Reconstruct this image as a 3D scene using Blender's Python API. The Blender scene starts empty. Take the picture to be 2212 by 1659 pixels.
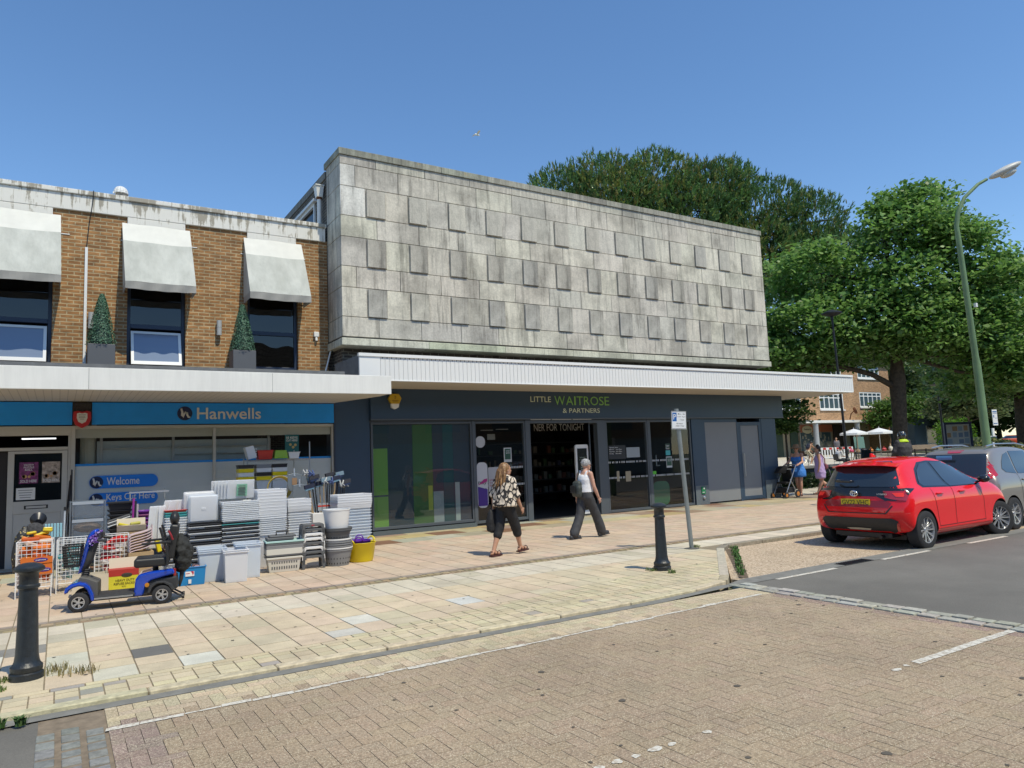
import bpy, bmesh, math, random
import numpy as np
from mathutils import Vector, Matrix, Quaternion
from mathutils.bvhtree import BVHTree
from mathutils.geometry import delaunay_2d_cdt
random.seed(7); RNG = np.random.default_rng(7)
S = bpy.context.scene
COL = S.collection
cam = bpy.data.cameras.new('camera'); camo = bpy.data.objects.new('camera', cam); COL.objects.link(camo)
RT, DN, FW = Vector((.84762, -.52903, -.04081)), Vector((.02096, .11024, -.99368)), Vector((.53019, .84141, .10453))
mw = Matrix.Identity(4)
for i, c in enumerate((RT, -DN, -FW)):
 for j in range(3): mw[j][i] = c[j]
mw.translation = Vector((0, 0, 1.65))
camo.matrix_world = mw
cam.sensor_width = 36; cam.lens = 1560 / 2212 * 36; cam.clip_end = 2000; cam.clip_start = .05
S.camera = camo
SUND = Vector((.13, -.57, 1)).normalized()
w = bpy.data.worlds.new('World'); S.world = w; w.use_nodes = True
nt = w.node_tree; nt.nodes.clear()
sky = nt.nodes.new('ShaderNodeTexSky'); sky.sky_type = 'NISHITA'; sky.sun_disc = False
sky.sun_elevation = math.asin(SUND.z); sky.sun_rotation = math.atan2(SUND.x, SUND.y)
sky.altitude = 0; sky.air_density = 1.0; sky.dust_density = .05; sky.ozone_density = 3.0
bg = nt.nodes.new('ShaderNodeBackground'); bg.inputs[1].default_value = .15
wo = nt.nodes.new('ShaderNodeOutputWorld')
hs = nt.nodes.new('ShaderNodeHueSaturation'); hs.inputs['Saturation'].default_value = 1.13; nt.links.new(sky.outputs[0], hs.inputs['Color']); nt.links.new(hs.outputs[0], bg.inputs[0]); nt.links.new(bg.outputs[0], wo.inputs[0])
sl = bpy.data.lights.new('sun', 'SUN'); sl.energy = 3.35; sl.angle = math.radians(.53); sl.color = (1, .925, .73)
so = bpy.data.objects.new('sun', sl); COL.objects.link(so); so.rotation_euler = SUND.to_track_quat('Z', 'Y').to_euler(); so.location = (0, -20, 40)
S.view_settings.view_transform = 'Standard'; S.view_settings.look = 'None'; S.view_settings.exposure = .21; S.view_settings.gamma = 1
S.render.engine = 'CYCLES'
try:
 S.cycles.max_bounces = 6; S.cycles.transparent_max_bounces = 12; S.cycles.diffuse_bounces = 3; S.cycles.use_denoising = True
 S.cycles.caustics_reflective = False; S.cycles.caustics_refractive = False
except Exception: pass
MATS = {}
def nmat(name):
 m = bpy.data.materials.new(name); m.use_nodes = True; MATS[name] = m
 n = m.node_tree; b = n.nodes['Principled BSDF']; return m, n, b
def node(n, t, **k):
 x = n.nodes.new(t)
 for a, v in k.items():
  if a.startswith('i_'): x.inputs[a[2:].replace('_', ' ')].default_value = v
  elif a.startswith('n_'): x.inputs[int(a[2:])].default_value = v
  else: setattr(x, a, v)
 return x
def ramp(n, src, stops, interp='LINEAR'):
 r = n.nodes.new('ShaderNodeValToRGB'); r.color_ramp.interpolation = interp
 el = r.color_ramp.elements
 while len(el) < len(stops): el.new(.5)
 for e, (p, c) in zip(el, stops):
  e.position = p; e.color = (c[0], c[1], c[2], 1) if not isinstance(c, (int, float)) else (c, c, c, 1)
 n.links.new(src, r.inputs[0]); return r.outputs[0]
def mix(n, fac, a, b, mode='MIX'):
 x = n.nodes.new('ShaderNodeMix'); x.data_type = 'RGBA'; x.blend_type = mode
 for s, v in ((0, fac), (6, a), (7, b)):
  if isinstance(v, (int, float)): x.inputs[s].default_value = v
  elif isinstance(v, (tuple, list)): x.inputs[s].default_value = (v[0], v[1], v[2], 1)
  else: n.links.new(v, x.inputs[s])
 return x.outputs[2]
def coords(n, sc=(1, 1, 1), kind='Object'):
 t = n.nodes.new('ShaderNodeTexCoord'); m = n.nodes.new('ShaderNodeMapping'); m.inputs[3].default_value = sc
 n.links.new(t.outputs[kind], m.inputs[0]); return m.outputs[0]
def noise(n, vec, scale, detail=3, rough=.55, dist=0):
 x = node(n, 'ShaderNodeTexNoise'); x.inputs['Scale'].default_value = scale; x.inputs['Detail'].default_value = detail
 x.inputs['Roughness'].default_value = rough; x.inputs['Distortion'].default_value = dist
 n.links.new(vec, x.inputs['Vector']); return x.outputs['Fac']
def bump(n, b, h, strength=.3, dist=.01):
 x = n.nodes.new('ShaderNodeBump'); x.inputs['Strength'].default_value = strength; x.inputs['Distance'].default_value = dist
 n.links.new(h, x.inputs['Height']); n.links.new(x.outputs[0], b.inputs['Normal'])
def mat(name, col, rough=.5, metal=0, var=0, vscale=6, bmp=0, bscale=40, coat=0, spec=.5, attr=False, streak=0, trans=0, emit=0):
 """general surface: base colour, optional soft variation / streaks / bump, optional per-face paint colour attribute"""
 if name in MATS: return MATS[name]
 m, n, b = nmat(name)
 b.inputs['Roughness'].default_value = rough; b.inputs['Metallic'].default_value = metal
 b.inputs['Specular IOR Level'].default_value = spec; b.inputs['Coat Weight'].default_value = coat; b.inputs['Coat Roughness'].default_value = .03
 c = None
 if attr:
  a = n.nodes.new('ShaderNodeAttribute'); a.attribute_name = 'Col'; c = a.outputs['Color']
 else:
  r = n.nodes.new('ShaderNodeRGB'); r.outputs[0].default_value = (*col, 1); c = r.outputs[0]
 if var:
  f = noise(n, coords(n), vscale, 4, .6)
  k = ramp(n, f, [(.3, 1 - var), (.7, 1 + var * .6)]); c = mix(n, 1.0, c, k, 'MULTIPLY')
 if streak:
  f = noise(n, coords(n, (5, 5, .5)), 2.2, 5, .65)
  k = ramp(n, f, [(.35, 1 - streak), (.62, 1.0)]); c = mix(n, 1.0, c, k, 'MULTIPLY')
 n.links.new(c, b.inputs['Base Color'])
 if bmp: bump(n, b, noise(n, coords(n), bscale, 3), bmp, .01)
 if trans: b.inputs['Transmission Weight'].default_value = trans
 if emit: b.inputs['Emission Color'].default_value = (*col, 1); b.inputs['Emission Strength'].default_value = emit
 return m
def translucent(name, col, t=.5, rough=.3, alpha=1.0):
 if name in MATS: return MATS[name]
 m, n, b = nmat(name)
 b.inputs['Base Color'].default_value = (*col, 1); b.inputs['Roughness'].default_value = rough
 tr = n.nodes.new('ShaderNodeBsdfTranslucent'); tr.inputs[0].default_value = (*col, 1)
 mx = n.nodes.new('ShaderNodeMixShader'); mx.inputs[0].default_value = t
 n.links.new(b.outputs[0], mx.inputs[1]); n.links.new(tr.outputs[0], mx.inputs[2]); out = mx.outputs[0]
 if alpha < 1:
  tp = n.nodes.new('ShaderNodeBsdfTransparent'); m2 = n.nodes.new('ShaderNodeMixShader'); m2.inputs[0].default_value = alpha
  n.links.new(tp.outputs[0], m2.inputs[1]); n.links.new(out, m2.inputs[2]); out = m2.outputs[0]
 n.links.new(out, n.nodes['Material Output'].inputs[0]); return m
def glass(name, tint=(.8, .85, .85), refl=1.0, ior=1.5, rough=.0, wav=.0):
 if name in MATS: return MATS[name]
 m = bpy.data.materials.new(name); m.use_nodes = True; n = m.node_tree; n.nodes.clear(); MATS[name] = m
 g = n.nodes.new('ShaderNodeBsdfGlossy'); g.inputs['Roughness'].default_value = rough; g.inputs[0].default_value = (refl, refl, refl, 1)
 t = n.nodes.new('ShaderNodeBsdfTransparent'); t.inputs[0].default_value = (*tint, 1)
 fr = n.nodes.new('ShaderNodeFresnel'); fr.inputs[0].default_value = ior
 mx = n.nodes.new('ShaderNodeMixShader'); o = n.nodes.new('ShaderNodeOutputMaterial')
 if wav:
  f = noise(n, coords(n), 1.3, 1)
  x = n.nodes.new('ShaderNodeBump'); x.inputs['Strength'].default_value = wav; x.inputs['Distance'].default_value = .02
  n.links.new(f, x.inputs['Height']); n.links.new(x.outputs[0], g.inputs['Normal'])
 ge = n.nodes.new('ShaderNodeNewGeometry'); ml = node(n, 'ShaderNodeMath', operation='MULTIPLY'); iv = node(n, 'ShaderNodeMath', operation='SUBTRACT'); iv.inputs[0].default_value = 1
 n.links.new(ge.outputs['Backfacing'], iv.inputs[1]); n.links.new(iv.outputs[0], ml.inputs[1]); n.links.new(fr.outputs[0], ml.inputs[0])
 n.links.new(ml.outputs[0], mx.inputs[0]); n.links.new(t.outputs[0], mx.inputs[1]); n.links.new(g.outputs[0], mx.inputs[2]); n.links.new(mx.outputs[0], o.inputs[0])
 return m
def brickmat(name, c1, c2, mortar, bw=.225, bh=.075, ms=.012, bmp=.5):
 m, n, b = nmat(name)
 t = n.nodes.new('ShaderNodeTexCoord'); s = n.nodes.new('ShaderNodeSeparateXYZ'); n.links.new(t.outputs['Object'], s.inputs[0])
 a = node(n, 'ShaderNodeMath', operation='ADD'); n.links.new(s.outputs[0], a.inputs[0]); n.links.new(s.outputs[1], a.inputs[1])
 c = n.nodes.new('ShaderNodeCombineXYZ'); n.links.new(a.outputs[0], c.inputs[0]); n.links.new(s.outputs[2], c.inputs[1])
 nn = noise(n, coords(n), 9, 2)
 off = node(n, 'ShaderNodeVectorMath', operation='SCALE'); off.inputs[3].default_value = .012
 cb = n.nodes.new('ShaderNodeCombineXYZ'); n.links.new(nn, cb.inputs[0]); n.links.new(nn, cb.inputs[1]); n.links.new(cb.outputs[0], off.inputs[0])
 ad = node(n, 'ShaderNodeVectorMath', operation='ADD'); n.links.new(c.outputs[0], ad.inputs[0]); n.links.new(off.outputs[0], ad.inputs[1])
 k = n.nodes.new('ShaderNodeTexBrick'); k.inputs['Scale'].default_value = 1; k.inputs['Brick Width'].default_value = bw; k.inputs['Row Height'].default_value = bh
 k.inputs['Mortar Size'].default_value = ms; k.inputs['Mortar Smooth'].default_value = .3; k.inputs['Bias'].default_value = 0
 k.inputs['Color1'].default_value = (*c1, 1); k.inputs['Color2'].default_value = (*c2, 1); k.inputs['Mortar'].default_value = (*mortar, 1)
 n.links.new(ad.outputs[0], k.inputs['Vector'])
 f = noise(n, coords(n, (4.4, 4.4, 13)), 1.0, 2); kk = ramp(n, f, [(.3, .66), (.7, 1.25)])
 cc = mix(n, 1, k.outputs['Color'], kk, 'MULTIPLY')
 g = noise(n, coords(n), .6, 4); gg = ramp(n, g, [(.35, .82), (.65, 1.08)]); cc = mix(n, 1, cc, gg, 'MULTIPLY')
 n.links.new(cc, b.inputs['Base Color']); b.inputs['Roughness'].default_value = .9
 inv = node(n, 'ShaderNodeMath', operation='SUBTRACT'); inv.inputs[0].default_value = 1; n.links.new(k.outputs['Fac'], inv.inputs[1])
 bump(n, b, inv.outputs[0], bmp, .012); return m
_TXT = {}
def text_mesh(s, bold=0.0):
 if (s, bold) in _TXT: return _TXT[(s, bold)]
 cu = bpy.data.curves.new('t', 'FONT'); cu.body = s; cu.size = 1; cu.offset = bold; cu.resolution_u = 3
 o = bpy.data.objects.new('t', cu); COL.objects.link(o); dg = bpy.context.evaluated_depsgraph_get(); dg.update()
 me = bpy.data.meshes.new_from_object(o.evaluated_get(dg))
 v = np.array([tuple(x.co)[:2] for x in me.vertices]); f = [tuple(p.vertices) for p in me.polygons]
 bpy.data.objects.remove(o); bpy.data.curves.remove(cu); bpy.data.meshes.remove(me)
 v = (v - v.min(0)) / (v.max(0) - v.min(0)); _TXT[(s, bold)] = (v, f); return v, f
class MB:
 def __init__(s): s.v = []; s.f = []; s.m = []; s.c = []; s.mi = 0; s.col = (1, 1, 1)
 def add(s, vs, fs):
  o = len(s.v); s.v.extend([tuple(x) for x in vs])
  for f in fs: s.f.append([i + o for i in f]); s.m.append(s.mi); s.c.append(s.col)
  return s
 def quad(s, *p): return s.add(p, [tuple(range(len(p)))])
 def box(s, x0, x1, y0, y1, z0, z1):
  return s.add([(x0, y0, z0), (x1, y0, z0), (x1, y1, z0), (x0, y1, z0), (x0, y0, z1), (x1, y0, z1), (x1, y1, z1), (x0, y1, z1)],
                     [(3, 2, 1, 0), (4, 5, 6, 7), (0, 1, 5, 4), (1, 2, 6, 5), (2, 3, 7, 6), (3, 0, 4, 7)])
 def obox(s, c, ax, ay, az):  # oriented box: centre and three half-vectors
  c, ax, ay, az = map(Vector, (c, ax, ay, az)); P = []
  for k in (-1, 1):
   for a, b in ((-1, -1), (1, -1), (1, 1), (-1, 1)): P.append(c + ax * a + ay * b + az * k)
  return s.add(P, [(3, 2, 1, 0), (4, 5, 6, 7), (0, 1, 5, 4), (1, 2, 6, 5), (2, 3, 7, 6), (3, 0, 4, 7)])
 def frus(s, x0, x1, y0, y1, z0, z1, ins):  # box tapered inward at bottom
  return s.add([(x0 + ins, y0 + ins, z0), (x1 - ins, y0 + ins, z0), (x1 - ins, y1 - ins, z0), (x0 + ins, y1 - ins, z0), (x0, y0, z1), (x1, y0, z1), (x1, y1, z1), (x0, y1, z1)],
                     [(3, 2, 1, 0), (4, 5, 6, 7), (0, 1, 5, 4), (1, 2, 6, 5), (2, 3, 7, 6), (3, 0, 4, 7)])
 def prism(s, poly, ax, a0, a1):  # poly 2D extruded along axis 'x','y','z'
  def P(u, v, a): return {'x': (a, u, v), 'y': (u, a, v), 'z': (u, v, a)}[ax]
  n = len(poly); vs = [P(u, v, a0) for u, v in poly] + [P(u, v, a1) for u, v in poly]
  return s.add(vs, [tuple(range(n))[::-1], tuple(range(n, 2 * n))] + [(i, (i + 1) % n, (i + 1) % n + n, i + n) for i in range(n)])
 def tube(s, pts, r, n=8, caps=True):
  pts = [Vector(p) for p in pts]; R = r if isinstance(r, (list, tuple)) else [r] * len(pts)
  ring = []; up = None
  for i, p in enumerate(pts):
   d = (pts[min(i + 1, len(pts) - 1)] - pts[max(i - 1, 0)]).normalized()
   if up is None: up = Vector((0, 0, 1)) if abs(d.z) < .9 else Vector((1, 0, 0))
   a = d.cross(up).normalized(); b = a.cross(d).normalized(); up = b
   ring.append([p + (a * math.cos(t) + b * math.sin(t)) * R[i] for t in [2 * math.pi * k / n for k in range(n)]])
  vs = [q for g in ring for q in g]; fs = []
  for i in range(len(pts) - 1):
   for k in range(n): fs.append((i * n + k, (i + 1) * n + k, (i + 1) * n + (k + 1) % n, i * n + (k + 1) % n))
  if caps: fs += [tuple(range(n)), tuple(range((len(pts) - 1) * n, len(pts) * n))[::-1]]
  return s.add(vs, fs)
 def cyl(s, p0, p1, r0, r1=None, n=16): return s.tube([p0, p1], [r0, r0 if r1 is None else r1], n)
 def lathe(s, prof, c=(0, 0, 0), n=24, ax='z', sx=1, sy=1, caps=True):
  vs = []; fs = []
  for r, z in prof:
   for k in range(n):
    t = 2 * math.pi * k / n; a, b = r * math.cos(t) * sx, r * math.sin(t) * sy
    q = {'z': (a, b, z), 'y': (a, z, b), 'x': (z, a, b)}[ax]; vs.append((q[0] + c[0], q[1] + c[1], q[2] + c[2]))
  fl = ax == 'y'
  for i in range(len(prof) - 1):
   for k in range(n):
    q = (i * n + k, i * n + (k + 1) % n, (i + 1) * n + (k + 1) % n, (i + 1) * n + k); fs.append(q[::-1] if fl else q)
  if caps and prof[0][0] > 1e-4: fs.append(tuple(range(n))[::-1])
  if caps and prof[-1][0] > 1e-4: fs.append(tuple(range((len(prof) - 1) * n, len(prof) * n)))
  return s.add(vs, fs)
 def ell(s, c, rx, ry, rz, n=16, m=10, rot=None):
  vs = []; fs = []
  for i in range(m + 1):
   p = math.pi * i / m
   for k in range(n):
    t = 2 * math.pi * k / n; q = Vector((rx * math.sin(p) * math.cos(t), ry * math.sin(p) * math.sin(t), -rz * math.cos(p)))
    if rot is not None: q = rot @ q
    vs.append((q[0] + c[0], q[1] + c[1], q[2] + c[2]))
  for i in range(m):
   for k in range(n): fs.append((i * n + k, i * n + (k + 1) % n, (i + 1) * n + (k + 1) % n, (i + 1) * n + k))
  return s.add(vs, fs)
 def loft(s, rings, n=20, pw=2.0):  # rings (cx,cy,cz,rx,ry) horizontal ellipses
  vs = []; fs = []
  for cx, cy, cz, rx, ry in rings:
   for k in range(n):
    t = 2 * math.pi * k / n; c_, s_ = math.cos(t), math.sin(t)
    vs.append((cx + rx * math.copysign(abs(c_) ** (2 / pw), c_), cy + ry * math.copysign(abs(s_) ** (2 / pw), s_), cz))
  for i in range(len(rings) - 1):
   for k in range(n): fs.append((i * n + k, i * n + (k + 1) % n, (i + 1) * n + (k + 1) % n, (i + 1) * n + k))
  fs += [tuple(range(n))[::-1], tuple(range((len(rings) - 1) * n, len(rings) * n))]
  return s.add(vs, fs)
 def text(s, t, o, u, v, w, h, d=.004, bold=0.0):
  """lettering fitted in a w x h box with lower-left corner o, along unit vectors u (right) and v (up)"""
  vs, fs = text_mesh(t, bold); o, u, v = Vector(o), Vector(u), Vector(v); nrm = u.cross(v)
  a = [o + u * (x * w) + v * (y * h) + nrm * d for x, y in vs]; s.add(a, fs); return s
 def build(s, name, mats, parent=None, smooth=False, bevel=0, seg=2, loc=(0, 0, 0), rot=0, attr=False, **tags):
  me = bpy.data.meshes.new(name)
  me.from_pydata(s.v, [], s.f); me.update()
  if not isinstance(mats, (list, tuple)): mats = [mats]
  for m in mats: me.materials.append(m)
  me.polygons.foreach_set('material_index', s.m)
  if attr:
   at = me.color_attributes.new('Col', 'FLOAT_COLOR', 'CORNER')
   arr = np.ones((len(me.loops), 4), np.float32); tot = np.array([len(f) for f in s.f]); arr[:, :3] = np.repeat(np.array(s.c, np.float32), tot, axis=0)
   at.data.foreach_set('color', arr.ravel())
  if smooth:
   me.polygons.foreach_set('use_smooth', [True] * len(me.polygons))
   if smooth is not True: me.set_sharp_from_angle(angle=math.radians(smooth))
  o = bpy.data.objects.new(name, me); COL.objects.link(o)
  o.location = loc; o.rotation_euler = (0, 0, rot)
  if bevel:
   b = o.modifiers.new('b', 'BEVEL'); b.width = bevel; b.segments = seg; b.limit_method = 'ANGLE'; b.angle_limit = math.radians(40)
  if parent is not None: o.parent = parent
  tag(o, **tags); return o
def tag(o, label=None, cat=None, group=None, kind=None):
 if label: o['label'] = label
 if cat: o['category'] = cat
 if group: o['group'] = group
 if kind: o['kind'] = kind
 return o
def thing(name, loc, label, cat, rot=0, group=None):
 o = bpy.data.objects.new(name, None); COL.objects.link(o); o.location = loc; o.rotation_euler = (0, 0, rot); o.empty_display_size = .2
 return tag(o, label, cat, group)
def WB(mb, name, mats, root, **k):
 """build a part whose geometry is in world coordinates under a root placed elsewhere (unrotated)"""
 l = root.location if root.type == 'EMPTY' else Vector((0, 0, 0))
 return mb.build(name, mats, root, loc=(-l.x, -l.y, -l.z), **k)
def dup(o, loc=None, rot=None, parent=None, label=None, group=None):
 r = o.copy(); COL.objects.link(r); r.parent = parent
 if loc is not None: r.location = loc
 if rot is not None: r.rotation_euler = (0, 0, rot) if isinstance(rot, (int, float)) else rot
 if label: r['label'] = label
 if group: r['group'] = group
 for c in list(o.children):
  k = c.copy(); COL.objects.link(k); k.parent = r
  for g in list(c.children):
   q = g.copy(); COL.objects.link(q); q.parent = k
 return r
def remesh(mb, name, mats, parent, vox=.012, it=4, label=None):
 """fuse overlapping closed pieces into one continuous smooth surface"""
 o = mb.build(name, mats, None)
 r = o.modifiers.new('r', 'REMESH'); r.mode = 'VOXEL'; r.voxel_size = vox; r.use_smooth_shade = True
 q = o.modifiers.new('s', 'SMOOTH'); q.iterations = it; q.factor = .5
 dg = bpy.context.evaluated_depsgraph_get(); me = bpy.data.meshes.new_from_object(o.evaluated_get(dg))
 old = o.data; o.modifiers.clear(); o.data = me; bpy.data.meshes.remove(old); me.name = name
 if not me.materials:
  for m in (mats if isinstance(mats, (list, tuple)) else [mats]): me.materials.append(m)
 for p in me.polygons: p.use_smooth = True
 o.parent = parent
 if label: o['label'] = label
 return o
def wall_holes(mb, x0, x1, z0, z1, y, t, holes):
 """wall slab facing -Y, y..y+t, with rectangular openings (hx0,hx1,hz0,hz1)"""
 xs = sorted(set([x0, x1] + [c for h in holes for c in h[:2]])); zs = sorted(set([z0, z1] + [c for h in holes for c in h[2:]]))
 xs = [x for x in xs if x0 <= x <= x1]; zs = [z for z in zs if z0 <= z <= z1]
 for a, b in zip(zs, zs[1:]):
  run = None
  for c, d in zip(xs, xs[1:]):
   solid = not any(h[0] <= (c + d) / 2 <= h[1] and h[2] <= (a + b) / 2 <= h[3] for h in holes)
   if solid: run = (run[0], d) if run else (c, d)
   if (not solid or d == xs[-1]) and run:
    mb.box(run[0], run[1], y, y + t, a, b); run = None
M_slab = mat('slab', (1, 1, 1), .85, attr=True, var=.10, vscale=5, bmp=.25, bscale=90)
def grime(m_, sc, lo, p0=.38, p1=.6):
 n = m_.node_tree; b = n.nodes['Principled BSDF']; c = b.inputs['Base Color'].links[0].from_socket; f = noise(n, coords(n), sc, 6, .7); f2 = noise(n, coords(n), 70, 2, .7)
 c = mix(n, 1, c, ramp(n, f, [(p0, lo), (p1, 1.02)]), 'MULTIPLY'); c = mix(n, 1, c, ramp(n, f2, [(.3, .86), (.65, 1.06)]), 'MULTIPLY'); n.links.new(c, b.inputs['Base Color'])
grime(M_slab, .9, .86)
M_joint = mat('joint_grit', (.27, .225, .155), .95, var=.3, vscale=20)
M_white = mat('white_paint', (.80, .80, .78), .45)
M_whitegl = mat('white_gloss', (.82, .82, .80), .3)
M_black = mat('black_plastic', (.018, .018, .02), .45)
M_blackgl = mat('black_gloss', (.015, .016, .018), .18, coat=.5)
M_dark = mat('dark_metal', (.03, .032, .035), .4, metal=.3)
M_steel = mat('steel', (.55, .56, .57), .35, metal=.9)
M_grey = mat('grey_plastic', (.22, .225, .23), .5)
M_rubber = mat('rubber', (.025, .025, .027), .8)
M_rust = mat('rust', (.17, .06, .025), .85, var=.4)
def fwd(x, y): return x * .5302 + y * .8414
def gz(x, y): return min(max((fwd(x, y) - 26) / 44, 0), 1) * .85
ZR, ZA, ZB = -.03, -.045, -.062      # raised table, asphalt, parking bay
m, n, b = nmat('far_ground'); f = noise(n, coords(n), .15, 4)
n.links.new(ramp(n, f, [(.35, (.17, .16, .10)), (.65, (.10, .13, .055))]), b.inputs['Base Color']); b.inputs['Roughness'].default_value = .95
mb = MB(); N = 60
xs = [-900 + 1800 * i / 12 for i in range(13)]
mb.quad((-900, -900, -.14), (900, -900, -.14), (900, 900, -.14), (-900, 900, -.14))
mb.build('ground', m, kind='structure')
m, n, b = nmat('asphalt')
f1 = noise(n, coords(n), 220, 2); f2 = noise(n, coords(n), .5, 4)
c = ramp(n, f1, [(.3, (.145, .136, .118)), (.62, (.205, .193, .168)), (.75, (.27, .26, .23))])
c = mix(n, 1, c, ramp(n, f2, [(.3, .88), (.7, 1.08)]), 'MULTIPLY'); n.links.new(c, b.inputs['Base Color']); b.inputs['Roughness'].default_value = .85
grime(m, .35, .80)
bump(n, b, f1, .35, .004)
mb = MB(); mb.box(7.42, 90, -6, 6.62, -.13, ZA)
mb.box(-12, -.08, -6, 6.25, -.13, ZR - .006)
mb.build('asphalt_road', m, kind='structure')
m, n, b = nmat('bay_aggregate')
f1 = noise(n, coords(n), 38, 3, .7); f2 = noise(n, coords(n), 1.2, 3)
c = ramp(n, f1, [(.32, (.20, .14, .09)), (.47, (.46, .35, .24)), (.60, (.62, .50, .36)), (.72, (.72, .65, .52))])
c = mix(n, 1, c, ramp(n, f2, [(.3, .86), (.7, 1.08)]), 'MULTIPLY'); n.links.new(c, b.inputs['Base Color']); b.inputs['Roughness'].default_value = .92
bump(n, b, f1, .5, .012)
mb = MB(); mb.prism([(7.72, 6.62), (90, 6.62), (90, 9.4), (10.3, 9.4), (7.7, 6.9)], 'z', -.13, ZB)
mb.build('parking_bay', m, kind='structure')
mb = MB(); mb.add([(-9, 6.24, ZR + .002), (5.9, 6.27, ZR + .002), (5.5, 6.4, ZR + .002), (-9, 6.4, ZR + .002)], [(0, 1, 2, 3)])
mb.add([(5.5, 6.4, ZR + .002), (5.9, 6.27, ZR + .002), (7.55, 6.45, ZR + .002), (7.1, 6.55, ZR + .002)], [(0, 1, 2, 3)])
mb.add([(7.12, 6.54, -.04), (7.5, 6.43, -.04), (90, 6.62, -.04), (90, 6.72, -.04), (7.7, 6.72, -.04)], [(0, 1, 2, 3, 4)])
mb.build('gutter', mat('gutter_concrete', (.21, .205, .185), .9, var=.2, vscale=9, bmp=.3), kind='structure')
def inpoly(x, y, P):
 r = False; j = len(P) - 1
 for i in range(len(P)):
  if (P[i][1] > y) != (P[j][1] > y) and x < (P[j][0] - P[i][0]) * (y - P[i][1]) / (P[j][1] - P[i][1]) + P[i][0]: r = not r
  j = i
 return r
def clip(poly, a, b):  # keep the left side of a->b
 out = []
 for i in range(len(poly)):
  p, q = poly[i], poly[(i + 1) % len(poly)]
  sp = (b[0] - a[0]) * (p[1] - a[1]) - (b[1] - a[1]) * (p[0] - a[0]); sq = (b[0] - a[0]) * (q[1] - a[1]) - (b[1] - a[1]) * (q[0] - a[0])
  if sp >= 0: out.append(p)
  if (sp > 0 > sq) or (sp < 0 < sq):
   t = sp / (sp - sq); out.append((p[0] + (q[0] - p[0]) * t, p[1] + (q[1] - p[1]) * t))
 return out
def stone(mb, poly, z, gap, th, zf=None):
 cx = sum(p[0] for p in poly) / len(poly); cy = sum(p[1] for p in poly) / len(poly)
 n = len(poly); g = []
 A = [Vector((p[0], p[1])) for p in poly]
 for i in range(n):
  d1 = (A[i] - A[i - 1]); d2 = (A[(i + 1) % n] - A[i])
  if d1.length < 1e-5 or d2.length < 1e-5: return
  n1 = Vector((-d1.y, d1.x)).normalized(); n2 = Vector((-d2.y, d2.x)).normalized(); q = n1 + n2
  if q.length < .2: return
  q = q / max(.3, q.dot(n1)); g.append(A[i] + q * gap / 2)
 tz = lambda q: z + random.uniform(-.0012, .0012)
 top = [(q.x, q.y, tz(q)) for q in g]; bot = [(q.x, q.y, z - th) for q in g]
 mb.add(top + bot, [tuple(range(n))] + [(i + n, (i + 1) % n + n, (i + 1) % n, i) for i in range(n)])
def vcol(c, s=.08, h=.03):
 k = 1 + random.uniform(-s, s); return tuple(max(.01, x * k * (1 + random.uniform(-h, h))) for x in c)
PAVE = [(-9, 6.5), (5.5, 6.5), (6.6, 6.56), (7.3, 6.72), (7.62, 6.98), (9.78, 8.98), (10.1, 9.2), (26, 9.2), (60, 9.2), (60, 16.6), (-9, 16.6)]
def pclip(poly):
 poly = clip(poly, (-9, 6.5), (5.5, 6.5))
 x = max(p[0] for p in poly) if poly else 0
 if x > 5.4 and poly:
  for a, b in (((5.5, 6.5), (6.6, 6.56)), ((6.6, 6.56), (7.3, 6.72))):
   if poly and min(p[1] for p in poly) < 7: poly = clip(poly, a, b)
  if poly and sum(p[1] for p in poly) / len(poly) < 9.2 and x > 7.2: poly = clip(poly, (7.62, 6.98), (9.9, 9.1))
  if poly and x > 9.6: poly = clip(poly, (9.7, 9.2), (26, 9.2))
 return poly
PINK, PINK2 = (.61, .465, .335), (.59, .47, .345)
BUFF, BUFF2, PALE = (.65, .54, .37), (.65, .52, .37), (.67, .595, .46)
bed = MB(); bed.prism([(-9, 6.42), (5.5, 6.42), (6.6, 6.48), (7.3, 6.64), (7.66, 6.96), (9.8, 8.92), (10.1, 9.12), (60, 9.12), (60, 40), (24.5, 40), (24.5, 16.35), (-9, 16.35)], 'z', -.13, -.007)
bed.build('pavement_bed', M_joint, kind='structure')
random.seed(3)
pv = MB()
DARKT = {(2, 7.4)}
i0 = -22
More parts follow.
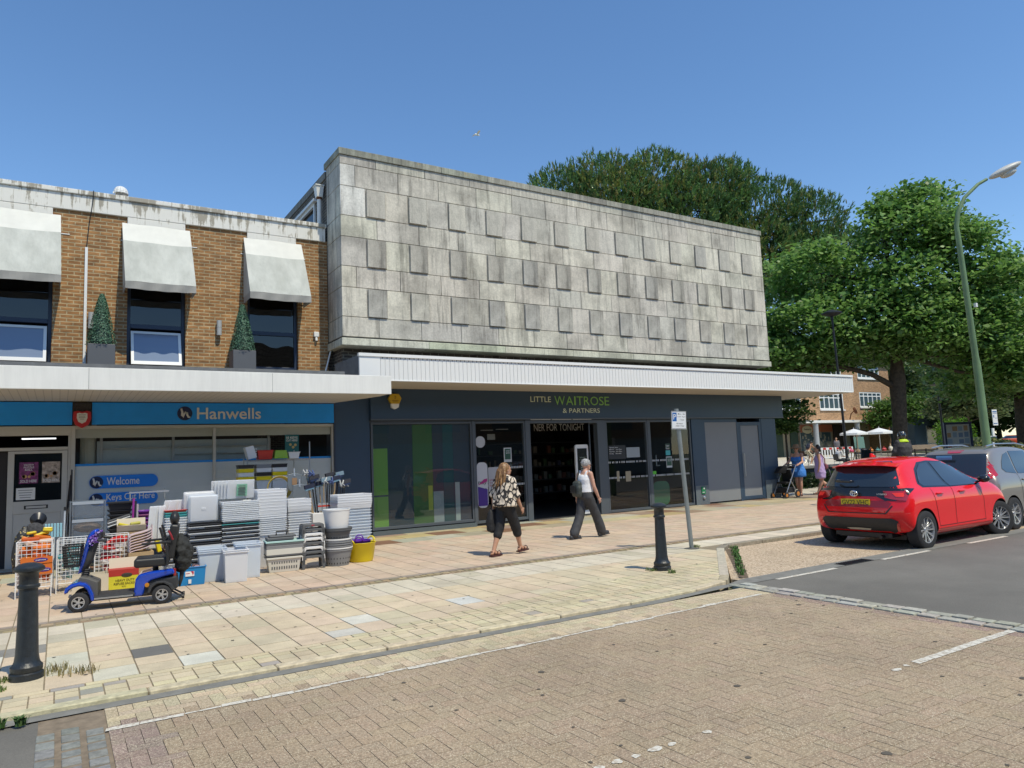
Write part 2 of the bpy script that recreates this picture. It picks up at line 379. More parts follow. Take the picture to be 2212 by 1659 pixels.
for i in range(i0, 64):
 xa, xb = -.06 + .338 * i, -.06 + .338 * (i + 1)
 if xa > 25: break
 y = 7.0; first = True
 ylo = 7.0 + .11 * round(min(8, max(0, (xa - 1.9) * 1.55))) if xa < 9 else 7.0
 edges = [ylo]
 r = random.Random(i * 31 + 5)
 while edges[-1] < 8.72: edges.append(edges[-1] + r.choice([.3, .33, .4, .4, .43]))
 edges[-1] = 8.9
 yb = 7.0
 while yb < ylo - .01:
  for q_ in (0, 1):
   P = pclip([(xa + q_ * .169, yb), (xa + q_ * .169 + .169, yb), (xa + q_ * .169 + .169, yb + .11), (xa + q_ * .169, yb + .11)])
   if len(P) > 2: pv.col = vcol((.62, .53, .35), .09); stone(pv, P, 0, .012, .02)
  yb += .11
 edges += [8.9 + r.choice([.27, .42, .5]), 9.86]
 if xa > 9.7: edges = []
 for a, b_ in zip(edges, edges[1:]):
  q = r.random(); c = BUFF if q < .45 else BUFF2 if q < .82 else (.60, .52, .36)
  if a >= 8.88: c = PALE if q < .75 else (.57, .51, .38)
  elif q > .965: c = (.68, .66, .56)
  if 6.9 < a < 7.4 and i in (1,): c = (.60, .57, .45)
  if abs(xa - .62) < .2 and 7.35 < a < 7.75: c = (.17, .165, .15)
  if abs(xa - 4.0) < .2 and 7.4 < a < 7.75: c = (.60, .60, .54)
  if abs(xa - 2.3) < .2 and 6.9 < a < 7.3: c = (.60, .58, .50)
  if abs(xa - .0) < .2 and 7.2 < a < 7.9: c = (.61, .58, .46) if xa > -.1 else c
  if xa < -.2 and 8.2 < a < 8.6: c = (.26, .25, .22)
  P = pclip([(xa, a), (xb, a), (xb, b_), (xa, b_)])
  if len(P) > 2: pv.col = vcol(c, .035, .012); stone(pv, P, 0, .012, .02)
 if xa > 9.7:
  P = pclip([(xa, 9.2), (xb, 9.2), (xb, 9.86), (xa, 9.86)])
  if len(P) > 2: pv.col = vcol(PALE, .08); stone(pv, P, 0, .012, .02)
 y = 10.2
 pv.col = vcol((.33, .27, .22), .1); stone(pv, [(xa, 10.12), (xb, 10.12), (xb, 10.24), (xa, 10.24)], 0, .012, .02)
 edges = [10.24]
 while edges[-1] < 14.0: edges.append(edges[-1] + r.choice([.36, .4, .44, .6]))
 edges[-1] = 14.5
 for a, b_ in zip(edges, edges[1:]):
  pv.col = vcol(PINK if r.random() < .7 else PINK2, .045, .02); stone(pv, [(xa, a), (xb, a), (xb, b_), (xa, b_)], 0, .012, .02)
r = random.Random(12)
for k in range(-9, 34):
 for a, b_ in ((14.5, 15.25), (15.25, 16.0), (16.0, 16.5)):
  c = r.choice([(.50, .40, .20), (.24, .13, .075), (.42, .38, .27), (.46, .45, .36), (.50, .43, .27), (.33, .24, .17), (.44, .36, .26)])
  off = .4 if a == 15.25 else 0
  P = [(k * .78 + off, a), (k * .78 + .78 + off, a), (k * .78 + .78 + off, b_), (k * .78 + off, b_)]
  if P[1][0] < 21.2 or a < 15: pv.col = vcol(c, .1); stone(pv, P, 0, .014, .02)
for row, (a, b_) in enumerate(((9.86, 9.98), (9.98, 10.12))):
 x = -9
 while x < 25:
  d = random.uniform(.09, .15); pv.col = vcol((.36, .28, .17), .25, .08); stone(pv, [(x, a), (x + d, a), (x + d, b_), (x, b_)], -.002, .022, .02); x += d
for row, (a, b_, wd) in enumerate(((6.52, 6.64, .165), (6.64, 6.8, .165), (6.8, 6.9, .165), (6.9, 7.0, .24))):
 x = -8.9
 while x < 9.9:
  c = (.62, .53, .35) if random.random() < .97 else (.42, .38, .32)
  if x < .7 and random.random() < .14: c = (.34, .32, .28)
  P = pclip([(x, a), (x + wd, a), (x + wd, b_), (x, b_)])
  if len(P) > 2: pv.col = vcol(c, .09); stone(pv, P, 0, .011, .015)
  x += wd
pv.build('pavement', M_slab, attr=True, kind='structure')
kb = MB(); M_kerb = mat('kerb_stone', (1, 1, 1), .9, attr=True, var=.3, vscale=14, bmp=.4, bscale=60)
def kerbrun(pts, wdt, z1, L=.9, colf=lambda: (.46, .40, .28)):
 for (ax, ay), (bx, by) in zip(pts, pts[1:]):
  d = Vector((bx - ax, by - ay)); n_ = max(1, round(d.length / L)); u = d / n_; nn = Vector((-u.y, u.x)).normalized() * wdt
  for k in range(n_):
   p = Vector((ax, ay)) + u * (k + .006); q = Vector((ax, ay)) + u * (k + .994)
   kb.col = vcol(colf(), .12); z = z1 + random.uniform(-.004, .004)
   P = [(p.x, p.y), (q.x, q.y), (q.x + nn.x, q.y + nn.y), (p.x + nn.x, p.y + nn.y)]; kb.prism(P, 'z', -.13, z)
kerbrun([(-.35, 6.40), (5.5, 6.40), (6.6, 6.46), (7.3, 6.62)], .12, .004, .9, lambda: (.56, .49, .33))
kerbrun([(-9, 6.40), (-.35, 6.40)], .12, .0, colf=lambda: (.24, .23, .2))
kerbrun([(7.32, 6.62), (7.62, 6.86)], .12, .006, .4)
kerbrun([(7.64, 6.88), (9.7, 8.80)], .13, .006, .95, lambda: random.choice([(.5, .46, .36), (.33, .31, .28), (.5, .46, .36)]))
kerbrun([(9.72, 8.82), (10.1, 9.06), (60, 9.06)], .13, .004, .9, lambda: (.27, .24, .19))
kb.build('kerb', M_kerb, attr=True, bevel=.008, seg=1, kind='structure')
m, n, b = nmat('paver')
a_ = n.nodes.new('ShaderNodeAttribute'); a_.attribute_name = 'Col'
v1 = n.nodes.new('ShaderNodeTexVoronoi'); v1.inputs['Scale'].default_value = 105; n.links.new(coords(n), v1.inputs['Vector'])
sp = ramp(n, v1.outputs['Distance'], [(.0, 1.0), (.30, 1.0), (.42, 0.0)])
sel = ramp(n, v1.outputs['Color'], [(.0, 0.0), (.42, 0.0), (.56, 1.0)])
pat = noise(n, coords(n), 2.5, 3); pm = ramp(n, pat, [(.3, .45), (.7, 1.0)])
k1 = mix(n, 1, sp, sel, 'MULTIPLY'); k1 = mix(n, 1, k1, pm, 'MULTIPLY')
f2 = noise(n, coords(n), .7, 4); f3 = noise(n, coords(n), 60, 3, .7)
base = mix(n, 1, a_.outputs['Color'], ramp(n, f2, [(.3, .84), (.7, 1.12)]), 'MULTIPLY')
base = mix(n, 1, base, ramp(n, f3, [(.3, .60), (.68, 1.32)]), 'MULTIPLY')
c = mix(n, k1, base, (.66, .58, .42)); n.links.new(c, b.inputs['Base Color']); b.inputs['Roughness'].default_value = .88
bump(n, b, f3, .3, .006)
M_paver = m
bed = MB(); bed.box(-.08, 7.45, -6, 6.3, -.13, ZR - .008)
bed.build('road_bed', mat('road_joint', (.235, .185, .13), .95, var=.3, vscale=12), kind='structure')
rt = MB(); W_, L_ = .1, .2
def road_poly(P):
 P = clip(P, (7.15, -6), (7.15, 6.25)) ; 
 if P: P = clip(P, (7.3, 6.27), (-9, 6.24))
 if P: P = clip(P, (.32, 6.3), (.32, -6))
 return P
def paver(x, y, wx, wy):
 P = road_poly([(x, y), (x + wx, y), (x + wx, y + wy), (x, y + wy)])
 if len(P) < 3: return
 if y > 5.78: c = vcol((.50, .41, .27), .1, .04)
 elif x > 6.95: c = vcol((.30, .21, .165), .1)
 elif x < .55: c = vcol((.30, .225, .18), .06)
 else: c = vcol((.352, .266, .178), .035, .02)
 rt.col = c; stone(rt, P, ZR, .0038, .005)
for i in range(-70, 75):
 for j in range(-40, 66):
  x, y = i * W_, j * W_
  k = (i - j) % 4
  if k == 0 and 0 < y + .2 and y < 6.4 and -.2 < x < 7.3: paver(x, y, L_, W_)
  if k == 3 and -.2 < y < 6.4 and -.2 < x < 7.3: paver(x, y, W_, L_)
rt.mi = 0
rt.build('brick_road', M_paver, attr=True, kind='structure')
rest = MB(); rest.box(.32, 7.15, -6, -.2, -.12, ZR); rest.col = (.33, .265, .185)
o = rest.build('brick_road_near', M_paver, attr=True, kind='structure')
st = MB(); random.seed(5)
for row in range(2):
 y = -1.0
 while y < 6.28:
  d = random.uniform(.16, .26); x = 7.16 + row * .15 + (.02 if y < 4 else -.0) 
  st.col = vcol((.40, .39, .33), .18, .05); z = ZR + .012 + random.uniform(-.006, .006)
  stone(st, [(x + random.uniform(-.008, .008), y), (x + .14, y + random.uniform(-.01, .01)), (x + .14 + random.uniform(-.008, .008), y + d), (x, y + d)], z, .022, .04); y += d
for col in range(3):
 y = 2.5
 while y < 5.82:
  d = random.uniform(.14, .19); x = -.1 + col * .14
  st.col = vcol((.235, .235, .22), .14, .04); z = ZR + .001 + random.uniform(-.004, .004); sk = random.uniform(-.03, .03)
  stone(st, [(x, y + .012), (x + .13, y + .012 + sk * .3), (x + .13, y + d), (x, y + d - sk * .3)], z, .026, .04); y += d
st.build('granite_setts', mat('sett', (1, 1, 1), .85, attr=True, var=.3, vscale=22, bmp=.6, bscale=30), attr=True, bevel=.007, seg=2, kind='structure')
m, n, b = nmat('road_paint'); f = noise(n, coords(n), 30, 4, .7)
n.links.new(ramp(n, f, [(.40, (.42, .36, .28)), (.52, (.66, .63, .55))]), b.inputs['Base Color']); b.inputs['Roughness'].default_value = .8
mk = MB(); random.seed(9); z = ZR + .004
x = .30
while x < 6.85:   # long edge line, painted block by block
 d = random.uniform(.12, .3); t = (x - .3) / 6.5; y = 5.74 + random.uniform(-.01, .01) + .25 * max(0, t - .5) ** 1.3 + random.uniform(-.006, .006); hw = random.uniform(.012, .034)
 mk.add([(x, y - hw, z), (x + d - .006, y - hw + random.uniform(-.008, .008), z), (x + d + .004, y + hw, z), (x + .01, y + hw + random.uniform(-.008, .008), z)], [(0, 1, 2, 3)]); x += d
def dabs(xs, y):
 for x in xs:
  n_ = 9; rx, ry = random.uniform(.022, .055), random.uniform(.018, .036); q = random.uniform(-.008, .008)
  mk.add([(x + q * 1 + rx * random.uniform(.6, 1.3) * math.cos(2 * math.pi * k / n_), y + q + ry * random.uniform(.6, 1.3) * math.sin(2 * math.pi * k / n_), z) for k in range(n_)], [tuple(range(n_))])
dabs([2.52, 2.64, 2.78, 2.92, 3.06, 3.34, 5.36, 5.5], 3.27)
x = 5.62
while x < 7.1:
 d = .105
 if random.random() > .14: mk.add([(x, 3.235, z), (x + d * 1.0, 3.235 + random.uniform(-.006, .006), z), (x + d + .012, 3.305, z), (x + .012, 3.305 + random.uniform(-.006, .006), z)], [(0, 1, 2, 3)]); x += d + .006
za = ZA + .004
for a, b_ in ((8.0, 9.27), (10.4, 11.7), (12.9, 14.2), (15.4, 16.7), (18, 19.3), (20.5, 21.8), (23, 24.3)): mk.add([(a, 6.36, za), (b_, 6.36, za), (b_, 6.46, za), (a, 6.46, za)], [(0, 1, 2, 3)])
mk.build('road_markings', m, kind='structure')
gm = MB(); r = random.Random(44)
for k in range(230):
 x, y = (r.uniform(-1, 9), r.uniform(7.1, 14.3)) if k < 150 else (r.uniform(.8, 7), r.uniform(1.8, 5.5)); s = r.choice([.008, .012, .018, .03 if k > 200 else .014]); n_ = 8; zg = .0035 if y > 6 else ZR + .0035
 gm.add([(x + s * r.uniform(.7, 1.2) * math.cos(2 * math.pi * j / n_), y + s * r.uniform(.7, 1.2) * math.sin(2 * math.pi * j / n_), zg) for j in range(n_)], [tuple(range(n_))])
gm.build('gum_marks', mat('gum', (.11, .095, .075), .9), kind='structure')
mb = MB(); mb.box(9.55, 10.25, 6.44, 6.62, -.1, -.036)
for k in range(12): mb.box(9.58 + k * .055, 9.60 + k * .055, 6.45, 6.61, -.035, -.028)
mb.build('drain_cover', M_dark, bevel=0, label='dark iron drain grating set between asphalt and parking bay', cat='drain cover')
lw = MB(); pz = MB(); xs = [21.3 + i * 3 for i in range(70)]; ys = [16.4 + j * 3 for j in range(24)]
for i in range(len(xs) - 1):
 for j in range(len(ys) - 1):
  P = [(xs[i], ys[j]), (xs[i + 1], ys[j]), (xs[i + 1], ys[j + 1]), (xs[i], ys[j + 1])]
  (pz if xs[i] < 66 else lw).add([(x, y, gz(x, y) + .004) for x, y in P], [(0, 1, 2, 3)])
m, n, b = nmat('plaza_paving')
k = n.nodes.new('ShaderNodeTexBrick'); k.inputs['Scale'].default_value = 1; k.inputs['Brick Width'].default_value = .9; k.inputs['Row Height'].default_value = .6; k.inputs['Mortar Size'].default_value = .012
k.inputs['Color1'].default_value = (.58, .53, .43, 1); k.inputs['Color2'].default_value = (.52, .47, .38, 1); k.inputs['Mortar'].default_value = (.3, .27, .22, 1)
n.links.new(coords(n), k.inputs[0]); n.links.new(k.outputs[0], b.inputs['Base Color']); b.inputs['Roughness'].default_value = .85
pz.build('plaza', m, kind='structure')
lw.build('lawn', MATS['far_ground'], kind='structure')
mb = MB(); mb.box(22.3, 24.3, 12.3, 13.9, -.1, .2); mb.build('plaza_step', M_joint, kind='structure')
mb = MB(); mb.add([(21.2, 15.0, .006), (60, 15.0, .006), (60, 16.42, .006), (26.8, 16.42, .006), (26.8, 19.5, .012), (21.2, 24, .012)], [(0, 1, 2, 3, 4, 5)])
mb.build('path', mat('path_surface', (.33, .26, .20), .9, var=.15, vscale=5, bmp=.3), kind='structure')
# ================================================================== BRICK SHOP (left)
M_brick = brickmat('brown_brick', (.40, .20, .075), (.30, .145, .055), (.46, .36, .21))
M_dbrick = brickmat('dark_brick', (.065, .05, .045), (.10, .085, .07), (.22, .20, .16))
m, n, b = nmat('flaking_paint'); f = noise(n, coords(n, (1, 1, .8)), 2.6, 8, .72); f2 = noise(n, coords(n, (8, 8, .7)), 2.0, 4)
s_ = node(n, 'ShaderNodeMath', operation='ADD'); n.links.new(f, s_.inputs[0]); n.links.new(f2, s_.inputs[1])
sx = n.nodes.new('ShaderNodeSeparateXYZ'); n.links.new(coords(n), sx.inputs[0])
zz = node(n, 'ShaderNodeMath', operation='MULTIPLY_ADD'); n.links.new(sx.outputs[2], zz.inputs[0]); zz.inputs[1].default_value = .42; zz.inputs[2].default_value = -3.04
s2 = node(n, 'ShaderNodeMath', operation='ADD'); n.links.new(s_.outputs[0], s2.inputs[0]); n.links.new(zz.outputs[0], s2.inputs[1])
c = ramp(n, s2.outputs[0], [(.94, (.76, .74, .68)), (.99, (.60, .57, .50)), (1.0, (.36, .33, .27))])
for e in c.node.color_ramp.elements: e.position = {0: .90, 1: .95, 2: 1.0}[list(c.node.color_ramp.elements).index(e)]
half = node(n, 'ShaderNodeMath', operation='MULTIPLY'); half.inputs[1].default_value = .86; n.links.new(s2.outputs[0], half.inputs[0]); n.links.new(half.outputs[0], c.node.inputs[0])
n.links.new(c, b.inputs['Base Color']); b.inputs['Roughness'].default_value = .85; bump(n, b, s_.outputs[0], .4, .01); M_flake = m
m, n, b = nmat('awning_canvas'); f = noise(n, coords(n, (1.2, 1, .5)), 3, 5, .6)
n.links.new(ramp(n, f, [(.35, (.42, .43, .39)), (.6, (.52, .53, .485)), (.8, (.62, .62, .56))]), b.inputs['Base Color']); b.inputs['Roughness'].default_value = .8; bump(n, b, noise(n, coords(n, (1, 1, .35)), 2.5, 4, .6), .6, .05); M_awn = m
M_awnw = mat('awning_canvas_white', (.72, .71, .65), .8, var=.06, vscale=4)
M_awnu = translucent('awning_valance', (.42, .41, .38), .25, .8)
M_navy = mat('navy_frame', (.028, .042, .075), .4)
M_gup = glass('upper_glass', (.10, .10, .11), .75, 1.7, .0, .25)
M_gsh = glass('shop_glass', (.93, .95, .95), .85, 1.62, .0)
M_slate = mat('roof_felt', (.17, .175, .18), .9, var=.2, vscale=6)
M_fascia = mat('fascia_white', (.80, .80, .765), .5, var=.04, vscale=1.5, streak=.07)
M_soffit = mat('soffit_board', (.62, .58, .51), .7, var=.1, vscale=2)
M_blue = mat('sign_blue', (.012, .32, .92), .4, var=.06, vscale=3)
M_pvc = mat('door_pvc', (.50, .49, .45), .45, var=.06, vscale=3)
M_inner = mat('shop_inside', (.05, .05, .052), .9)
A = thing('brick_shop', (2.0, 16.9, 0), 'brown brick shop with white awnings upstairs and blue Hanwells sign below', 'shop building')
YB = 16.9
W3 = [(-2.35, -.17), (1.16, 2.29), (3.59, 4.74)]; ZW0, ZW1 = 3.95, 6.6
mb = MB(); holes = [(a, b_, ZW0, ZW1) for a, b_ in W3]; wall_holes(mb, -9, 5.46, 3.3, 7.14, YB, .3, holes)
mb.box(-9, 5.46, YB + .3, 26, 3.3, 3.4); mb.box(-9.3, -9, YB, 26, 0, 7.1); mb.box(-9, 5.46, 25.7, 26, 0, 7.1); mb.box(5.2, 5.44, YB + .301, 25.7, 3.4, 7.1)
WB(mb, 'wall', M_brick, A)
mb = MB(); mb.box(-9, 5.0, YB + .8, YB + .9, 3.5, 6.9); WB(mb, 'room_back', M_inner, A)
mb = MB(); mb.box(-9, 5.41, YB - .05, YB + .35, 7.12, 7.46)
for a, b_ in ((-2.6, -.2), (1.14, 2.27), (3.58, 4.70)): mb.box(a, b_, YB - .045, YB - .004, 6.86, 7.118)
mb.box(-9, 5.43, YB - .09, YB + .4, 7.463, 7.56)
WB(mb, 'parapet', M_flake, A, bevel=.012)
mb = MB(); mb.box(-9, 5.2, YB + .3, 26, 7.1, 7.2); WB(mb, 'roof', M_slate, A)
def upwin(x0, x1, open_=False, dark=False):
 z0, z1, zt = 3.96, 6.4, 4.80; y = YB + .10
 f = MB(); t = .07
 f.box(x0, x0 + t, y, y + .09, z0, z1); f.box(x1 - t, x1, y, y + .09, z0, z1); f.box(x0 + t, x1 - t, y, y + .09, z1 - t, z1)
 f.box(x0 + t, x1 - t, y - .004, y + .086, zt - .045, zt + .045); f.box(x0 + t, x1 - t, y, y + .09, z0, z0 + .06)
 w_ = WB(f, 'window', M_navy, A, bevel=.006)
 g = MB(); g.box(x0 + t, x1 - t, y + .04, y + .048, zt + .045, z1 - t)
 if dark: g.box(x0 + t, x1 - t, y + .04, y + .048, z0 + .06, zt - .045)
 g.build('pane', M_gup, w_)
 if not dark:  # top-hung sash tilted outwards, pale frame
  s = MB(); yb, yt = y - .02, y + .02; push = .20 if open_ else .16; za_, zb_ = z0 + .0, zt - .1
  def P(x, t_): return (x, yt + (yb - push - yt) * t_, zb_ + (za_ - zb_) * t_)
  fw = .055; wx0, wx1 = x0 + t + .01, x1 - t - .01
  for (a, b_, c_, d_) in ((wx0, wx0 + fw, 0, 1), (wx1 - fw, wx1, 0, 1), (wx0 + fw, wx1 - fw, .9, 1), (wx0 + fw, wx1 - fw, 0, .07)):
   q = [P(a, c_), P(b_, c_), P(b_, d_), P(a, d_)]; s.add(q + [(p[0], p[1] + .04, p[2]) for p in q], [(0, 3, 2, 1), (4, 5, 6, 7), (0, 1, 5, 4), (1, 2, 6, 5), (2, 3, 7, 6), (3, 0, 4, 7)])
  so_ = s.build('sash', M_whitegl if True else M_navy, w_)
  k = MB(); q = [P(wx0 + fw, .07), P(wx1 - fw, .07), P(wx1 - fw, .9), P(wx0 + fw, .9)]; k.add([(p[0], p[1] + .015, p[2]) for p in q], [(0, 3, 2, 1)]); k.build('sash_glass', mat('sash_pane_reflection', (.20, .25, .34), .08, spec=.9), w_)  # opaque bluish base colour stands in for the reflection in the pane
 return w_
for i, (a, b_) in enumerate(W3): upwin(a, b_, i == 1, i == 2)
def awning(x0, x1, xb0, xb1):
 yt, zt, yb, zb, zv = YB - .055, 6.98, 16.2, 5.575, 5.43
 m_ = MB(); nx, ns = 14, 10
 def P(s, t):
  sag = .02 * math.sin(math.pi * s) * math.sin(math.pi * t) + .006 * math.sin(9 * s + 3 * t)
  return (x0 + (x1 - x0) * s + ((xb0 + (xb1 - xb0) * s) - (x0 + (x1 - x0) * s)) * t, yt + (yb - yt) * t + sag * .6, zt + (zb - zt) * t - sag)
 for j in range(ns):
  m_.mi = 0 if j < 3 else 1
  for i in range(nx): m_.quad(P(i / nx, j / ns), P(i / nx, (j + 1) / ns), P((i + 1) / nx, (j + 1) / ns), P((i + 1) / nx, j / ns))
 m_.mi = 1
 m_.quad(P(0, 0), (xb0, yt + .03, zb), P(0, 1)); m_.quad(P(1, 0), P(1, 1), (xb1, yt + .03, zb))
 cl = WB(m_, 'awning', [M_awnw, M_awn], A, smooth=40)
 v = MB()
 def V(s, t):
  wv = .018 * math.sin(s * 23 + t) * t
  return (xb0 + (xb1 - xb0) * s, yb - .005 + wv, zb - (zb - zv) * t - .02 * t * math.sin(math.pi * s))
 for j in range(3):
  for i in range(24): v.quad(V(i / 24, j / 3), V(i / 24, (j + 1) / 3), V((i + 1) / 24, (j + 1) / 3), V((i + 1) / 24, j / 3))
 for xx in (xb0, xb1):
  v.quad((xx, yb, zb), (xx, yt, zb), (xx, yt, zv), (xx, yb, zv))
 v.build('valance', M_awnu, cl, smooth=True)
 fr = MB(); fr.tube([(xb0 + .02, yt, zv + .05), (xb0 + .02, yb + .02, zb - .02), (xb1 - .02, yb + .02, zb - .02), (xb1 - .02, yt, zv + .05)], .012)
 fr.build('awning_frame', M_steel, cl)
awning(-2.5, -.06, -2.5, -.03); awning(1.04, 2.36, 1.07, 2.40); awning(3.50, 4.82, 3.50, 4.85)
def walllamp(x):
 m_ = MB(); m_.cyl((x, YB - .08, 4.67), (x, YB - .08, 4.84), .055); m_.cyl((x, YB - .08, 4.845), (x, YB - .08, 5.0), .055); m_.box(x - .03, x + .03, YB - .05, YB - .001, 4.78, 4.9)
 WB(m_, 'wall_lamp', mat('lamp_grey', (.42, .43, .43), .45), A, smooth=40)
walllamp(.51); walllamp(2.97)
mb = MB(); mb.box(5.10, 5.22, YB - .07, YB - .001, 4.76, 4.88); mb.cyl((5.16, YB - .05, 4.66), (5.16, YB - .03, 4.76), .03); WB(mb, 'sensor_box', M_white, A, bevel=.01)
mb = MB(); mb.box(.375, .425, YB - .04, YB - .001, 3.6, 6.37); WB(mb, 'cable_trunking', M_white, A)
mb = MB(); mb.tube([(.505, YB - .10, 7.57), (.50, YB - .105, 7.4), (.47, YB - .1, 7.1), (.44, YB - .02, 6.9), (.40, YB - .02, 6.35)], .009); WB(mb, 'cable', M_black, A)
mb = MB(); mb.tube([(5.25, YB - .12, 3.55), (5.49, YB - .1, 4.45)], .02); WB(mb, 'waste_pipe', M_white, A)
mb = MB()
for a, b_, z in ((-.05, .1, 6.6), (1.02, 1.08, 6.6), (2.40, 2.52, 6.62), (3.44, 3.5, 6.6), (4.84, 4.92, 6.63)): mb.box(a, b_, YB - .012, YB - .001, z, z + .018)
WB(mb, 'bracket_remains', M_white, A)
C1 = MB(); C1.box(-9, 5.87, 14.05, 14.12, 3.12, 3.50); 
WB(C1, 'canopy_fascia', M_fascia, A, bevel=.006)
mb = MB(); mb.box(.405, .411, 14.046, 14.05, 3.13, 3.49); mb.box(3.44, 3.445, 14.047, 14.05, 3.13, 3.49); WB(mb, 'fascia_seam', M_grey, A)
mb = MB(); mb.box(-9, 4.9, 14.22, YB, 3.40, 3.47); mb.box(-9, 4.92, 14.2, 14.3, 3.47, 3.585); mb.box(4.92, 5.87, 14.12, 14.70, 3.40, 3.47); WB(mb, 'canopy_roof', M_slate, A)
m, n, b = nmat('soffit_boards')
wv = n.nodes.new('ShaderNodeTexWave'); wv.wave_type = 'BANDS'; wv.bands_direction = 'X'; wv.inputs['Scale'].default_value = 2.6; wv.inputs['Distortion'].default_value = 0
n.links.new(coords(n), wv.inputs[0]); n.links.new(mix(n, 1, (.66, .63, .57), ramp(n, wv.outputs['Fac'], [(.0, .72), (.05, 1.0)]), 'MULTIPLY'), b.inputs['Base Color']); b.inputs['Roughness'].default_value = .6
mb = MB(); mb.box(-9, 5.42, 14.12, 16.42, 3.135, 3.16); mb.add([(5.42, 14.12, 3.135), (5.87, 14.12, 3.135), (5.87, 14.7, 3.135), (5.42, 16.3, 3.135)], [(3, 2, 1, 0)]); WB(mb, 'canopy_soffit', m, A)
YS = 16.5
mb = MB(); mb.box(-9, .21, YS - .06, YS, 2.68, 3.12); WB(mb, 'sign_board', M_blue, A)
mb = MB(); mb.box(.545, 5.42, YS - .06, YS, 2.68, 3.12); sg = WB(mb, 'sign_board', M_blue, A)
M_letter = mat('letter_white', (.72, .72, .70), .5)
mb = MB(); mb.text('Hanwells', (2.46, YS - .064, 2.775), (1, 0, 0), (0, 0, 1), 1.31, .245, .012, .012); mb.build('lettering', M_letter, sg)
mb = MB(); mb.lathe([(0, 0), (.145, 0), (.145, .012)], (2.225, YS - .074, 2.90), 32, 'y'); mb.build('roundel', mat('navy_disc', (.008, .016, .07), .4), sg)
def hlogo(mb_, cx, cz, y, s):
 pts = [(-.55, .78), (-.38, .2), (-.42, -.35), (-.3, -.62), (-.1, -.1), (.12, .22), (.32, .12), (.36, -.25), (.55, -.62), (.8, -.6)]
 mb_.tube([(cx + a * s, y, cz + c_ * s) for a, c_ in pts], [s * .14, s * .17, s * .17, s * .16, s * .14, s * .15, s * .16, s * .15, s * .15, s * .12], 8)
mb = MB(); hlogo(mb, 2.225, 2.90, YS - .08, .13); mb.build('logo_mark', M_letter, sg, smooth=True)
mb = MB(); mb.box(.215, .54, YS - .03, YS, 2.66, 3.12)
for k in range(14): mb.box(.22, .535, YS - .036, YS - .03, 2.68 + k * .031, 2.69 + k * .031)
for k in range(10): mb.box(.225 + k * .032, .233 + k * .032, YS - .039, YS - .036, 2.66, 3.12)
WB(mb, 'grille_panel', mat('old_board', (.07, .06, .06), .8, var=.4, vscale=30), A)
sh = [(-.15, .12), (-.08, .14), (0, .12), (.08, .14), (.15, .12), (.155, -.02), (.11, -.14), (.0, -.2), (-.11, -.14), (-.155, -.02)]
mb = MB(); mb.prism([(.375 + a, 2.81 + c_) for a, c_ in sh], 'y', YS - .13, YS - .04); ab = WB(mb, 'alarm_box', mat('alarm_red', (.50, .02, .03), .4), A, bevel=.015)
mb = MB(); mb.prism([(.375 + a * .58, 2.82 + c_ * .62) for a, c_ in sh], 'y', YS - .137, YS - .13); mb.build('alarm_label', M_letter, ab)
mb = MB()
for k, w_ in enumerate((.12, .10, .11, .07)): mb.box(.375 - w_ / 2, .375 + w_ / 2, YS - .139, YS - .137, 2.865 - k * .028, 2.872 - k * .028)
mb.build('alarm_text', M_black, ab)
mb = MB(); y0, y1 = YS - .02, YS + .07
mb.box(.205, .275, y0, y1, 0.0, 2.66); mb.box(.275, 5.42, y0, y1, 2.60, 2.662); mb.box(2.79, 2.845, y0, y1, .35, 2.598); mb.box(5.37, 5.42, y0, y1, 0, 2.598); mb.box(.275, 5.37, y0, y1, .28, .35)
mb.box(-9, .205, y0, y1, 2.48, 2.66); mb.box(.155, .205, y0 + .02, y1, 0, 2.48); mb.box(-9, .155, y0 + .01, y1, 2.2, 2.26)
WB(mb, 'shopfront_frame', M_pvc, A, bevel=.005)
mb = MB(); mb.box(.275, 5.37, YS, YS + .1, .0, .28); WB(mb, 'stall_riser', mat('riser_tile', (.09, .09, .095), .6, var=.2), A)
for a, b_ in ((.28, 2.785), (2.85, 5.365)):
 mb = MB(); mb.box(a, b_, YS + .02, YS + .028, .36, 2.595); WB(mb, 'shop_window', M_gsh, A)
mb = MB(); mb.box(.28, 5.36, YS + .032, YS + .04, .36, 1.87); lb = WB(mb, 'white_window_board', mat('board_white', (.78, .785, .79), .35), A)
mb = MB(); mb.box(.28, 5.36, YS + .030, YS + .043, 1.872, 1.915); WB(mb, 'blue_stripe', M_blue, A)
mb = MB(); mb.box(.28, 5.36, YS + .05, YS + .056, 2.42, 2.6); WB(mb, 'inner_blind', mat('blind', (.56, .54, .47), .6), A)
M_pale = mat('blue_pill', (.012, .20, .72), .35); M_rim = mat('navy_disc2', (.008, .016, .06), .4)
